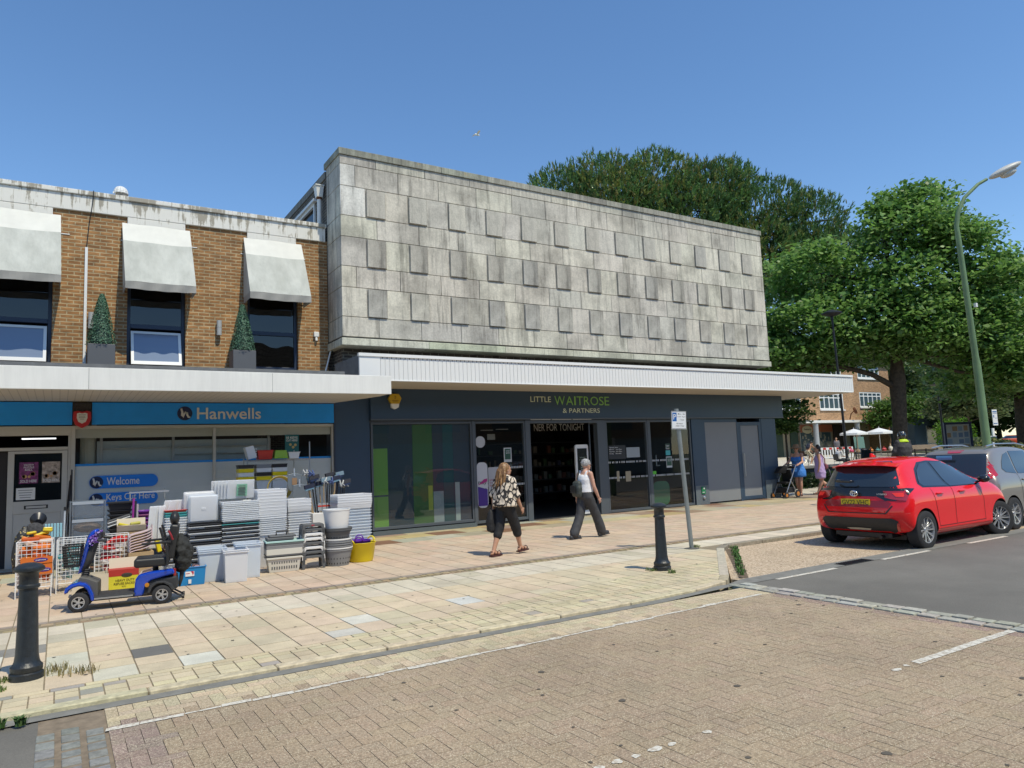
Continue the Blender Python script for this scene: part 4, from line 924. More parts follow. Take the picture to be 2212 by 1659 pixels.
mb = MB(); mb.box(12.58, 12.92, 16.612, 16.619, .15, 1.9); scn = mb.build('screen', mat('screen_black', (.012, .016, .014), .25), kr)
mb = MB()
for k, (t_, w_) in enumerate((('SAVE WITH', .2), ('MY WAITROSE', .24))): mb.text(t_, (12.75 - w_ / 2, 16.610, 1.62 - k * .06), (1, 0, 0), (0, 0, 1), w_, .035, .001, .005)
for k in range(5): mb.box(12.68, 12.82 + .02 * (k % 2), 16.609, 16.6115, 1.48 - k * .045, 1.495 - k * .045)
mb.build('screen_text', mat('ink_pale', (.35, .42, .35), .5), scn)
mb = MB(); frame(mb, 13.0, 13.22, .02, 2.62, .03, 16.56, 16.60); WB(mb, 'sliding_door', M_frame, Bd)
mb = MB(); mb.box(6.29, 9.06, 16.34, 16.42, 0, .10); WB(mb, 'plinth', mat('plinth_grey', (.10, .125, .135), .5), Bd)
# ================================================================== PLANTERS, BIRD, BOLLARDS, SIGNS
def topiary(x, lab):
 t = thing('topiary_planter', (x, 16.5, 3.475), lab, 'planter', group='cone topiaries on the canopy')
 m_ = MB(); m_.frus(-.24, .24, -.22, .22, 0, .80, .0); m_.build('pot', mat('planter_grey', (.10, .105, .115), .6), t, bevel=.01)
 m_ = MB(); r = np.random.default_rng(int(x * 10))
 V = []; F = []
 for k in range(3400):
  h_ = r.random() ** .9; z = .80 + h_ * 1.05; R_ = (.245 * (1 - h_) ** .8 + .03) * (.9 + .14 * r.random()); a = r.random() * 2 * math.pi
  c_ = Vector((R_ * math.cos(a), R_ * math.sin(a), z)); u = Vector(r.normal(size=3)).normalized() * .014; v = Vector((math.cos(a), math.sin(a), .5)).cross(u).normalized() * .011
  m_.col = random.choice([(.05, .13, .075), (.07, .17, .10), (.035, .09, .05), (.12, .24, .15)]); m_.quad(c_ - u, c_ - v, c_ + u, c_ + v)
 m_.col = (.02, .05, .03); m_.lathe([(.19, .80), (.21, .86), (.10, 1.5), (.02, 1.80)], n=14)
 m_.build('clipped_cone', mat('topiary_leaf', (1, 1, 1), .6, attr=True), t, attr=True); return t
topiary(.68, 'tall cone topiary in grey square pot standing between the two left awnings')
topiary(3.40, 'cone topiary in grey square pot standing left of the rightmost awning window')
mb = MB(); mb.frus(-.24, .24, -.22, .22, 0, .72, 0); mb.build('empty_pot', mat('planter_grey', (.1, .105, .115), .6), None, loc=(-1.36, 16.4, 3.475), bevel=.01, label='grey square planter pot at the left picture edge above the canopy', cat='planter')
t = thing('roof_cowl', (1.03, 17.0, 7.56), 'small white hooded cowl standing on the flaking parapet above the brick wall', 'vent cowl')
mb = MB(); mb.lathe([(.10, -.05), (.12, .0), (.125, .10), (.11, .17), (0.0, .2)], n=18); mb.build('cowl_body', mat('cowl_grey', (.36, .32, .27), .7, var=.3, vscale=12), t, smooth=50)
mb = MB()
for i in range(7):
 for j in range(10):
  def P(a, b_, s=1): 
   th = math.pi * (.02 + .50 * a / 7); ph = math.pi * (-.85 + 1.5 * b_ / 10); return (-.02 + .155 * s * math.sin(th) * math.cos(ph), .155 * s * math.sin(th) * math.sin(ph), .09 + .17 * s * math.cos(th))
  mb.quad(P(i, j), P(i + 1, j), P(i + 1, j + 1), P(i, j + 1))
o = mb.build('hood', M_white, t, smooth=True); q = o.modifiers.new('s', 'SOLIDIFY'); q.thickness = .012
mb = MB(); mb.obox((-.14, -.06, .085), (.03, 0, .004), (0, .02, 0), (0, 0, .018)); mb.obox((-.05, -.125, .115), (.045, 0, -.035), (0, .006, 0), (.006, 0, .01)); mb.build('side_vane', M_white, t)
def bollard(x, y, lab, rot=0):
 t = thing('bollard', (x, y, 0), lab, 'bollard', rot, 'black cast iron bollards')
 m_ = MB(); m_.lathe([(.125, 0), (.125, .05), (.112, .06), (.118, .075), (.118, .105), (.100, .125), (.092, .15), (.084, .20), (.068, .72), (.068, .735), (.083, .745), (.083, .765), (.071, .775), (.071, .855), (.080, .87), (.112, .885), (.116, .90), (.112, .915), (.085, .935), (.05, .948), (0, .952)], n=32)
 m_.build('post', mat('bollard_paint', (.016, .021, .026), .42, var=.35, vscale=25, bmp=.35, bscale=55, spec=.6), t, smooth=35)
 return t
bollard(-.19, 7.50, 'worn black iron bollard in the left foreground with dry weeds at its foot')
bollard(7.36, 7.85, 'black iron bollard on the buff paving left of the parking sign pole')
def weeds(name, pts, cols, h, n_, lab, wd=.006, spread=1.0, rad=.0):
 m_ = MB(); r = random.Random(len(pts) * 7 + n_)
 for (x, y, s) in pts:
  for k in range(n_):
   a = r.random() * 6.28; d = (r.random() ** .5) * s; bx, by = x + d * math.cos(a), y + d * math.sin(a)
   l = h * r.uniform(.4, 1.1); a2 = r.random() * 6.28; le = l * r.uniform(.2, .9) * spread
   p0 = Vector((bx, by, -.02)); p1 = p0 + Vector((math.cos(a2) * le * .4, math.sin(a2) * le * .4, l * .7 + .02)); p2 = p0 + Vector((math.cos(a2) * le, math.sin(a2) * le, l + .02)); w_ = Vector((-math.sin(a2), math.cos(a2), 0)) * wd
   m_.col = vcol(r.choice(cols), .2); m_.quad(p0 - w_, p0 + w_, p1 + w_, p1 - w_); m_.add([p1 - w_, p1 + w_, p2], [(0, 1, 2)])
 o = m_.build(name, mat('weed_leaf', (1, 1, 1), .7, attr=True), attr=True, kind='stuff', label=lab, cat='weeds'); return o
weeds('dry_weeds', [(.0, 7.52, .09), (.14, 7.40, .12), (.05, 7.62, .08), (.25, 7.35, .08)], [(.30, .24, .10), (.22, .18, .08), (.16, .16, .06)], .075, 40, 'dry straw-coloured weeds beside the left bollard foot', .003)
weeds('grass_tuft', [(-.34, 7.5, .07), (-.36, 7.2, .05), (7.2, 7.9, .09), (7.25, 7.55, .05), (9.5, 9.25, .09)], [(.10, .16, .04), (.16, .20, .06)], .05, 60, 'small green grass tufts sprouting from paving joints', .004)
mbp = [(7.87 + .155 * k, 6.86 + .145 * k, .045 + .02 * (k % 2)) for k in range(14)]
weeds('kerb_weeds', mbp, [(.06, .15, .03), (.09, .20, .04), (.05, .11, .025)], .035, 20, 'line of green weeds growing along the diagonal kerb of the parking bay', .008, 1.4)
weeds('gutter_weeds', [(-.42, 6.33, .05), (-.32, 6.24, .05), (-.18, 6.2, .03)], [(.05, .11, .03), (.09, .16, .04)], .045, 60, 'green weeds in the gutter at the lower left corner of the kerb', .007, 1.5)
mb = MB(); mb.add([(7.80, 6.85, ZB + .004), (7.93, 6.80, ZB + .004), (10.25, 9.0, ZB + .004), (9.95, 9.0, ZB + .004)], [(0, 1, 2, 3)]); mb.build('soil_strip', mat('soil', (.16, .12, .08), .95, var=.4, vscale=20), kind='structure')
t = thing('parking_sign', (9.32, 9.18, 0), 'white parking hours plate on a leaning grey steel pole at the pavement edge', 'road sign')
lean = Vector((-.085, -.02, 1))
mb = MB(); mb.cyl((0, 0, -.02), lean * 2.42, .038, .038, 18); mb.build('pole', mat('galvanised', (.27, .30, .30), .5, metal=.3, var=.12, vscale=8), t, smooth=40)
mb = MB(); mb.lathe([(.13, -.005), (.13, .004), (.05, .012), (.04, .02)], n=18); mb.build('footing', mat('tar_patch', (.10, .10, .09), .9), t)
c0 = lean * 2.22; u = Vector((.93, -.20, .0)).normalized(); u = Vector((u.x, u.y, -.03)).normalized(); v = Vector((-.07, -.01, 1)); v = (v - u * v.dot(u)).normalized(); nn = u.cross(v)
c0 = c0 + nn * .045
def SP(a, b_): return c0 + u * a + v * b_
mb = MB(); mb.obox(c0, u * .15, nn * .003, v * .155); pl = mb.build('sign_plate', mat('sign_white', (.78, .80, .82), .4), t, bevel=.0)
mb = MB()
for a, b_, c_, d_ in ((-.142, .142, .142, .149), (-.142, .142, -.149, -.142), (-.149, -.142, -.149, .149), (.142, .149, -.149, .149)):
 q = SP((a + b_) / 2, (c_ + d_) / 2) + nn * .0032; mb.obox(q, u * (b_ - a) / 2, nn * .0004, v * (d_ - c_) / 2)
mb.build('sign_border', M_black, pl)
mb = MB(); mb.obox(SP(-.088, .055) + nn * .0034, u * .042, nn * .0004, v * .075); bp = mb.build('blue_patch', mat('sign_blue_p', (.01, .12, .42), .4), pl)
mb = MB(); mb.text('P', SP(-.112, .01) + nn * .001, u, v, .052, .095, .0034, .012); mb.build('letter_p', M_letter, bp)
mb = MB(); 
for s, a, b_, w_, h_ in (('Mon - Sat', -.02, .095, .145, .026), ('8 am - 6 pm', -.025, .045, .155, .026), ('1 hour', .02, -.005, .085, .026), ('No return', -.05, -.07, .125, .024), ('within 1 hour', -.07, -.11, .175, .024)): mb.text(s, SP(a, b_), u, v, w_, h_, .0038, .006)
mb.build('sign_text', M_black, pl)
mb = MB()
for k in (-.07, .08): mb.obox(SP(0, k) - nn * .03, u * .05, nn * .02, v * .012)
mb.build('bracket', M_steel, t)
t = thing('street_lamp', (19.83, 9.13, 0), 'tall pale green street lamp leaning slightly with a curved arm and white head', 'street lamp')
px = [(0, 0, 0), (0, 0, 1.6), (-.02, 0, 1.7), (-.25, 0, 6.6)]; 
mb = MB(); mb.tube([(0, 0, 0), (-.02, 0, 1.05), (-.03, 0, 1.1), (-.12, 0, 3.6), (-.14, 0, 3.75), (-.36, 0, 6.9), (-.385, 0, 7.15), (-.34, -.05, 7.5), (-.15, -.15, 7.9), (.2, -.35, 8.25), (.42, -.47, 8.38)], [.115, .115, .10, .09, .075, .062, .055, .052, .046, .042, .04], 16)
mb.build('column', mat('lamp_green', (.17, .27, .13), .6, var=.2, vscale=3, streak=.2), t, smooth=50)
mb = MB(); hd = Matrix.Rotation(math.radians(-40), 3, 'Z') @ Matrix.Rotation(math.radians(-24), 3, 'Y')
mb.ell((.78, -.76, 8.58), .44, .17, .10, 20, 12, hd); lh = mb.build('lamp_head', mat('lamp_head_grey', (.55, .54, .50), .45), t, smooth=True)
mb = MB(); mb.ell((.84, -.81, 8.50), .22, .11, .10, 16, 10, hd); mb.build('lamp_bowl', mat('lamp_bowl', (.60, .57, .50), .15, spec=.8), lh, smooth=True)
mb = MB(); mb.box(.09, .33, -.14, -.128, 2.02, 2.42); ns = mb.build('notice_plate', M_white, t)
mb = MB(); mb.box(.11, .31, -.143, -.14, 2.35, 2.38); mb.box(.11, .31, -.143, -.14, 2.32, 2.33); mb.box(.12, .17, -.143, -.14, 2.22, 2.28); mb.box(.2, .3, -.143, -.14, 2.2, 2.21); mb.box(.11, .3, -.143, -.14, 2.06, 2.08); mb.build('notice_text', mat('ink_blue', (.05, .16, .35), .5), ns)
mb = MB(); mb.box(.03, .13, -.13, -.10, 1.75, 1.95); mb.box(.0, .06, -.13, -.1, 1.5, 1.6); mb.build('stickers', M_white, t)
mb = MB(); mb.box(-.08, .0, -.12, -.06, 5.05, 5.15); mb.build('sensor', M_white, t)
t = thing('post_lamp', (25.57, 16.77, 0), 'slim black post lamp with flat round top in front of the maple tree', 'street lamp')
mb = MB(); mb.tube([(0, 0, 0), (0, 0, 1.15), (0, 0, 1.2), (-.05, 0, 3.0), (-.18, 0, 6.75)], [.11, .10, .055, .045, .035], 12); mb.build('column', M_black, t, smooth=40)
mb = MB(); mb.lathe([(.05, 6.55), (.06, 6.68), (.26, 6.74), (.38, 6.79), (.38, 6.82), (.26, 6.88), (.08, 6.95), (0, 6.96)], (-.18, 0, 0), 28); mb.build('lamp_top', M_black, t, smooth=40)
# ================================================================== MOBILITY SCOOTER
sc = thing('mobility_scooter', (.28, 10.85, 0), 'blue and black mobility scooter with armrest seat and front basket by the shop', 'mobility scooter', math.radians(-9))
M_sblue = mat('scooter_blue', (.006, .06, .50), .16, metal=.35, coat=.8); M_sgrey = mat('scooter_grey', (.035, .036, .038), .6)
def swheel(x, y):
 w_ = MB(); w_.lathe([(.072, -.045), (.10, -.045), (.115, -.035), (.118, 0), (.115, .035), (.10, .045), (.072, .045)], n=28, ax='y', caps=False); o = w_.build('wheel', M_rubber, sc, smooth=40, loc=(x, y, .118))
 h = MB(); h.lathe([(0, -.042), (.018, -.044), (.022, -.03)], n=16, ax='y')
 for k in range(5):
  for dd in (-.16, .16):
   a = k * 2 * math.pi / 5 + dd; h.obox((.042 * math.cos(a), -.036, .042 * math.sin(a)), (.026 * math.cos(a), 0, .026 * math.sin(a)), (0, .006, 0), (-.0055 * math.sin(a), 0, .0055 * math.cos(a)))
 h.lathe([(.062, -.044), (.072, -.046), (.072, -.02), (.062, -.02)], n=28, ax='y', caps=False); h.build('rim', mat('alloy', (.60, .60, .61), .3, metal=.7), o)
 h = MB(); h.lathe([(0, -.018), (.066, -.018)], n=20, ax='y'); h.build('hub_shadow', M_black, o)
for x in (0, .93): swheel(x, -.20); swheel(x, .24)
mb = MB(); mb.box(-.02, .98, -.10, .14, .10, .16); mb.box(.15, .62, -.22, .26, .145, .17); mb.tube([(0, -.15, .118), (0, .19, .118)], .018); mb.tube([(.93, -.15, .118), (.93, .19, .118)], .018)
mb.build('deck', M_sgrey, sc, bevel=.008)
mb = MB(); mb.box(.17, .60, -.235, -.222, .135, .155); mb.build('deck_trim', M_steel, sc)
def cowl(pts_o, pts_i, y0, y1):
 m_ = MB(); P = pts_o + pts_i[::-1]; m_.prism(P, 'y', y0, y1); return m_
arc = [(-.16 + 0, .24), (-.145, .30), (-.09, .345), (0, .365), (.07, .345), (.12, .30), (.16, .20), (.175, .12)]
arci = [(-.12, .235), (-.105, .27), (-.06, .30), (.0, .315), (.05, .30), (.09, .26), (.12, .18), (.13, .12)]
cowl(arc, arci, -.235, .27).build('front_cowl', M_sblue, sc, bevel=.02, seg=3)
mb = MB(); mb.prism([(-.06, .30), (0, .42), (.08, .40), (.20, .34), (.20, .12), (.13, .12), (.11, .24), (.05, .30)], 'y', -.14, .18); mb.build('front_shroud', mat('scooter_taupe', (.10, .095, .085), .6), sc, bevel=.015)
mb = MB(); mb.box(-.155, -.14, -.20, -.12, .23, .28); mb.box(-.155, -.14, .14, .22, .23, .28); mb.build('front_reflector', mat('reflect_red', (.35, .02, .02), .3), sc)
mb = MB(); mb.prism([(.60, .12), (.62, .33), (.66, .39), (.78, .415), (1.06, .43), (1.08, .36), (.95, .335), (.80, .30), (.74, .24), (.71, .12)], 'y', -.20, .25); mb.build('rear_cowl', M_sblue, sc, bevel=.025, seg=3)
mb = MB(); mb.prism([(.68, .12), (.72, .26), (.80, .31), (1.10, .33), (1.12, .18), (1.0, .12)], 'y', -.17, .22); mb.build('rear_body', M_sgrey, sc, bevel=.02)
arc = [(.76 + 0, .16), (.79, .24), (.86, .285), (.96, .285), (1.04, .24), (1.08, .17)]; arci = [(.79, .15), (.82, .22), (.87, .26), (.95, .26), (1.01, .22), (1.05, .15)]
cowl(arc, arci, -.245, -.14).build('mudguard', M_sgrey, sc, bevel=.006)
mb = MB(); mb.lathe([(0, -.215), (.025, -.213), (.028, -.20), (.0, -.2)], (.755, 0, .25), 18, 'y'); mb.build('indicator', mat('amber', (.55, .22, .02), .3), sc)
mb = MB(); mb.box(1.06, 1.09, -.15, -.05, .33, .42); mb.build('tail_light', mat('reflect_red', (.35, .02, .02), .3), sc)
mb = MB()
for y in (-.10, .14): mb.cyl((1.16, y, .05), (1.19, y, .05), .03); mb.tube([(1.0, y, .16), (1.17, y, .05)], .012)
mb.build('anti_tip_wheels', M_black, sc)
mb = MB(); mb.box(.60, 1.00, -.21, .25, .47, .585); mb.build('seat', mat('vinyl_black', (.02, .02, .021), .45), sc, bevel=.035, seg=4)
mb = MB(); mb.cyl((.84, .02, .33), (.84, .02, .50), .035); mb.box(.70, .98, -.12, .16, .475, .492); mb.build('seat_post', M_black, sc)
bk = Matrix.Rotation(math.radians(8), 3, 'Y')
mb = MB(); mb.obox((1.045, .02, .77), bk @ Vector((.055, 0, 0)), (0, .21, 0), bk @ Vector((0, 0, .22))); mb.build('backrest', mat('vinyl_black', (.02, .02, .021), .45), sc, bevel=.03, seg=4)
mb = MB(); mb.ell((1.065, .02, 1.06), .06, .12, .095, 18, 12); mb.tube([(1.06, .02, .95), (1.06, .02, 1.02)], .012); mb.build('headrest', mat('vinyl_black', (.02, .02, .021), .45), sc, smooth=True)
for y in (-.25, .29):
 mb = MB(); mb.obox((.86, y, .775), (.17, 0, .004), (0, .028, 0), (0, 0, .014)); mb.tube([(.99, y, .60), (.98, y, .68), (.90, y, .97)], .017); mb.tube([(1.0, y, .56), (1.0, y * .6, .56)], .014); mb.tube([(.99, y, .48), (.99, y, .72)], .016); mb.build('armrest', M_black, sc, bevel=.006)
mb = MB(); mb.tube([(1.0, -.235, .92), (1.03, -.235, .86), (1.05, -.22, .80)], .013); mb.build('red_piping', mat('red_trim', (.30, .02, .03), .5), sc)
mb = MB(); mb.tube([(.03, .02, .38), (.06, .02, .50)], .035, 12)
for k in range(4): mb.lathe([(.045, .40 + k * .025), (.05, .41 + k * .025), (.045, .42 + k * .025)], (.035 + k * .006, .02, 0), 14)
mb.build('bellows', M_black, sc)
def ring(x, z, w_, d_): return (x, .02, z, d_, w_)
mb = MB(); mb.loft([ring(-.0, .47, .02, .02), ring(.02, .48, .045, .045), ring(.07, .62, .055, .06), ring(.13, .80, .05, .05), ring(.17, .90, .04, .04), ring(.18, .92, .02, .02)], 18); mb.build('tiller', M_sgrey, sc, smooth=True)
mb = MB(); mb.loft([ring(-.04, .44, .01, .01), ring(-.01, .46, .035, .03), ring(.02, .60, .06, .032), ring(.06, .78, .07, .035), ring(.10, .90, .085, .045), ring(.14, .96, .08, .05), ring(.16, .985, .05, .03), ring(.165, .99, .02, .01)], 18); mb.build('tiller_cover', M_sblue, sc, smooth=True)
mb = MB(); mb.tube([(.20, -.24, .86), (.22, -.16, .90), (.18, -.04, .92), (.18, .08, .92), (.22, .20, .90), (.20, .28, .86)], .014); mb.tube([(.20, -.25, .86), (.30, -.26, .85)], .018); mb.tube([(.20, .29, .86), (.30, .30, .85)], .018); mb.box(.16, .24, -.07, .11, .88, .94); mb.build('handlebar', M_black, sc, bevel=.003)
mb = MB(); r = random.Random(3)
for k in range(340):
 t_ = r.random() * 6.28; cc = Vector((.14 + .055 * math.cos(t_) + r.uniform(-.03, .03), .02 + .10 * math.sin(t_), .86 + .05 * math.cos(t_) + r.uniform(-.05, .06)))
 a = Vector((r.gauss(0, 1), r.gauss(0, 1), r.gauss(0, 1))).normalized() * .018; b_ = Vector((r.gauss(0, 1), r.gauss(0, 1), r.gauss(0, 1))).normalized() * .014
 mb.col = r.choice([(.30, .14, .60), (.42, .28, .70), (.22, .08, .45), (.55, .45, .75)]); mb.quad(cc - a, cc - b_, cc + a, cc + b_)
tag(mb.build('flower_garland', mat('petal', (1, 1, 1), .6, attr=True), sc, attr=True), 'purple flower garland')
mb = MB(); x0, x1, y0, y1, z0, z1 = -.20, .0, -.12, .16, .54, .80
for k in range(9):
 z = z0 + (z1 - z0) * k / 8; q = .02 * (1 - k / 8); mb.tube([(x0 + q, y0 + q, z), (x1 - q, y0 + q, z), (x1 - q, y1 - q, z), (x0 + q, y1 - q, z), (x0 + q, y0 + q, z)], .004 if k < 8 else .009, 5)
for k in range(8):
 x = x0 + (x1 - x0) * k / 7; q = .02 * (1 - 2 * k / 7); mb.tube([(x + q, y0 + .02, z0), (x, y0, z1)], .004, 5); mb.tube([(x + q, y1 - .02, z0), (x, y1, z1)], .004, 5)
for k in range(8):
 y = y0 + (y1 - y0) * k / 7; mb.tube([(x0 + .02, y, z0), (x0, y, z1)], .004, 5); mb.tube([(x1 - .02, y, z0), (x1, y, z1)], .004, 5)
mb.box(x0 + .02, x1 - .02, y0 + .02, y1 - .02, z0, z0 + .008); mb.tube([(x0 + .05, y0, z1), (x0 + .1, y0 + .05, z1 - .15), (x0 + .13, y0, z1 - .22)], .006)
mb.build('basket', M_black, sc)
mb = MB(); mb.loft([(1.15, .02, .36, .05, .10), (1.16, .02, .42, .09, .17), (1.17, .02, .54, .12, .21), (1.17, .02, .66, .12, .21), (1.15, .02, .76, .09, .18), (1.13, .02, .83, .04, .12)], 22)
o = remesh(mb, 'coat_bag', mat('coat_black', (.022, .023, .022), .8), None, .012, 2)
o.location = sc.location; o.rotation_euler = sc.rotation_euler
tex = bpy.data.textures.new('fold', 'CLOUDS'); tex.noise_scale = .07; q = o.modifiers.new('d', 'DISPLACE'); q.texture = tex; q.strength = .07; q.mid_level = .5
tag(o, 'crumpled dark bag hanging on the back of the scooter seat', 'bag')
mb = MB(); mb.tube([(1.17, -.08, .45), (1.15, -.06, .28), (1.13, -.1, .18)], [.03, .025, .012]); q_ = mb.build('hanging_strap', mat('coat_black', (.02, .02, .02), .8), o, smooth=True)
# ================================================================== GOODS IN FRONT OF THE SHOP
def clearmat(name, col, a=.55): return translucent(name, col, .5, .15, a)
M_clear = clearmat('clear_plastic', (.86, .91, .96), .84); M_clearw = clearmat('clear_plastic_white', (.94, .955, .97), .92)
M_frost = clearmat('frosted_plastic', (.94, .95, .97), .9); M_teal = mat('teal_plastic', (.05, .35, .36), .4); M_redp = mat('red_plastic', (.55, .03, .02), .35)
M_blk = mat('black_lid', (.02, .022, .028), .35); M_yel = mat('yellow_plastic', (.78, .62, .01), .4); M_whp = mat('white_plastic', (.74, .74, .73), .4); M_gryp = mat('dark_grey_plastic', (.10, .105, .11), .5)
M_card = mat('cardboard', (.42, .29, .15), .85, var=.1); M_cardw = mat('cardboard_pale', (.62, .54, .40), .85); M_wire = mat('wire_white', (.75, .75, .74), .4); M_wireg = mat('wire_grey', (.42, .43, .45), .35, metal=.5)
def tub(name, w, d, h, m, ins=.03, lip=.018, wall=.006, parent=None, liph=.012):
 """open tapered storage tub with a turned-out rim, origin at base centre"""
 b_ = MB(); x, y = w / 2, d / 2
 def R(x_, y_, z_): return [(-x_, -y_, z_), (x_, -y_, z_), (x_, y_, z_), (-x_, y_, z_)]
 lv = [R(x - ins, y - ins, 0), R(x - lip, y - lip, h - liph), R(x, y, h - liph), R(x, y, h), R(x - lip - wall, y - lip - wall, h), R(x - ins - wall, y - ins - wall, wall)]
 vs = [p for r in lv for p in r]; fs = [(3, 2, 1, 0)]
 for i in range(len(lv) - 1):
  for k in range(4): fs.append((i * 4 + k, i * 4 + (k + 1) % 4, (i + 1) * 4 + (k + 1) % 4, (i + 1) * 4 + k))
 n_ = (len(lv) - 1) * 4; fs.append((n_, n_ + 1, n_ + 2, n_ + 3)); b_.add(vs, fs)
 return b_.build(name, m, parent, bevel=.004, seg=1)
def stack(n_, pitch, x, y, z0, mk, mats, group, lab, cat, toplab=None, name='storage_box', rot=0):
 """nested tubs: every tub is its own object; the maker returns a prototype per material"""
 proto = {}
 for k in range(n_):
  key = mats(k) if callable(mats) else mats
  if key[0] not in proto:
   o = mk(key[1]); proto[key[0]] = o
  else:
   o = proto[key[0]].copy(); COL.objects.link(o)
  o.name = name; o.location = (x + random.uniform(-.004, .004), y + random.uniform(-.004, .004), z0 + k * pitch); o.rotation_euler = (0, 0, rot + random.uniform(-.012, .012))
  o['category'] = cat; o['group'] = group; o['label'] = (toplab if (toplab and k == n_ - 1) else lab % key[0] if '%s' in lab else lab)
random.seed(11)
stack(20, .034, 2.06, 13.05, 0.0, lambda m_: tub('storage_box', .51, .40, .20, m_, .04), lambda k: ('black-rimmed', M_blk) if k % 3 != 2 else ('clear', M_clearw), 'nested boxes behind the scooter seat', '%s box in the nested stack right behind the scooter coat', 'storage box')
for k, (x, lab) in enumerate(((2.00, 'upright frosted box lid leaning at the back of the black-rimmed stack'), (2.05, 'upright clear box standing on the black-rimmed stack'))):
 mb = MB(); mb.obox((x, 13.12 - k * .10, 1.10 - k * .04), (.24 - .01 * k, 0, 0), (0, .045, .012), (0, -.03, .24 - k * .02)); o = mb.build('clear_box', M_clear if k else M_clearw, None, bevel=.03, seg=3, label=lab, cat='storage box')
 m2 = MB(); m2.obox((x, 13.06 - k * .10, 1.10 - k * .04), (.20, 0, 0), (0, .004, .001), (0, -.02, .20)); m2.obox((x, 13.054 - k * .10, 1.10 - k * .04), (.035, 0, 0), (0, .003, .001), (0, -.0, .02)); m2.build('moulded_ridge', M_frost, o, bevel=.01)
def Cm(k): return ('black-rimmed', M_blk) if (k < 22 and k % 2 and k != 20) else ('teal-rimmed', M_teal) if k == 20 else ('clear', M_clearw)
stack(33, .031, 2.62, 13.05, 0.0, lambda m_: tub('storage_box', .61, .42, .16, m_, .04), Cm, 'wide nested boxes left of the plain clear tower', '%s box in the widest stack topped by leaning lids', 'storage box')
for k in range(6):
 mb = MB(); mb.obox((2.42 + .045 * k, 13.18 - k * .035, 1.345), (.22, 0, 0), (0, .006, .002), (0, -.035, .155)); o = mb.build('loose_lid', M_clearw, None, bevel=.004, group='lids leaning on the widest box stack', label='clear lid leaning upright on top of the widest stack' if k < 5 else 'frontmost upright clear lid carrying a green price card', cat='tray')  # loose box lids, not trays
 if k == 5:
  m2 = MB(); m2.obox((2.66, 12.985, 1.33), (.085, 0, 0), (0, .002, 0), (0, -.022, .10)); c_ = m2.build('price_card', mat('green_card', (.25, .55, .38), .6), o)
  m2 = MB()
  for r_ in range(7): m2.obox((2.655 + .01 * (r_ % 2), 12.970 + .022 * (r_ - 3) * .25, 1.40 - r_ * .024), (.06, 0, 0), (0, .001, 0), (0, 0, .005))
  m2.build('card_text', M_gryp, c_)
stack(11, .034, 3.14, 13.1, 0.0 + .40, lambda m_: tub('storage_box', .50, .42, .16, m_, .05), ('clear', M_clearw), 'nested clear boxes forming the tall tower', 'clear box nested in the lower half of the tall central tower', 'storage box')
mb = MB(); mb.frus(-.25, .25, -.21, .21, 0, .44, .02); mb.build('storage_box', M_frost, None, bevel=.012, loc=(3.14, 13.1, 0), label='deep frosted box at the foot of the tall central tower', cat='storage box')
stack(9, .050, 3.14, 13.1, .80, lambda m_: tub('storage_box', .50, .42, .12, m_, .012, .004), ('frosted', M_frost), 'frosted boxes at the top of the tall tower', 'frosted box in the smooth upper half of the tall central tower', 'storage box')
stack(17, .045, 3.70, 13.4, .12, lambda m_: tub('storage_box', .42, .40, .15, m_, .04), ('clear', M_clearw), 'nested clear boxes behind the step stools', 'clear box nested in the stack behind the step stools', 'storage box')
stack(3, .055, 3.70, 13.4, .90, lambda m_: tub('storage_box', .43, .41, .10, m_, .01, .004), ('frosted', M_frost), 'frosted boxes above the step stools', 'frosted box on top of the stack behind the step stools', 'storage box')
mb = MB(); mb.box(4.08, 4.50, 13.7, 14.1, 0, .80); mb.build('display_box', M_whp, None, bevel=.01, label='white square display box standing under the mops and brushes', cat='box')
stack(12, .055, 4.76, 13.5, 0.12, lambda m_: tub('storage_box', .66, .44, .16, m_, .05), ('clear', M_clear), 'nested clear boxes against the green window', 'wide clear box in the stack nearest the green shop window', 'storage box')
mb = MB(); mb.frus(-.28, .28, -.20, .20, 0, .30, .04); mb.build('storage_box', M_clear, None, bevel=.02, loc=(4.76, 13.5, 0), label='deep clear box at the foot of the stack nearest the green window', cat='storage box')
stack(5, .045, 4.76, 13.5, .86, lambda m_: tub('storage_box', .68, .46, .09, m_, .012, .006), ('frosted', M_frost), 'flat frosted trays near the green window', 'flat frosted tray on top of the stack nearest the green window', 'tray')
def Am(k): return ('red-rimmed', M_redp) if k in (9, 23) else ('teal-rimmed', M_teal) if k in (21, 22) else ('black-rimmed', M_blk) if k < 14 and k % 2 else ('clear', M_clearw)
stack(24, .041, 1.66, 13.25, 0.0, lambda m_: tub('storage_box', .36, .40, .12, m_, .04), Am, 'narrow nested boxes behind the scooter headrest', '%s box in the narrow stack behind the scooter headrest', 'storage box')
for k in range(7):
 a = .15 + .12 * (k % 3); mb = MB(); mb.obox((1.30 + .075 * k, 13.2 + .04 * (k % 2), .80 if k < 3 else 1.10), (.055, .02, 0), (0, .015, .0), (.03 * math.sin(a * 7), 0, .34 if k < 3 else .12))
 mb.build('loose_lid', M_clearw, None, bevel=.02, seg=3, group='white lids standing behind the headrest', label='frosted white lid standing upright behind the scooter headrest', cat='tray')  # box lids stood on edge, not trays
def bigtub(x, y, rot, w, d, h, lab, m_, n_=1):
 for k in range(n_):
  o = tub('clear_tub', w, d, h, m_, .035, .02); o.location = (x, y, k * .02); o.rotation_euler = (0, 0, rot); tag(o, lab if k == n_ - 1 else 'clear tub nested inside the outer tub beside the blue crate', 'storage tub', 'clear tubs at the front of the display')
  if k: o.location.z = .03 * k
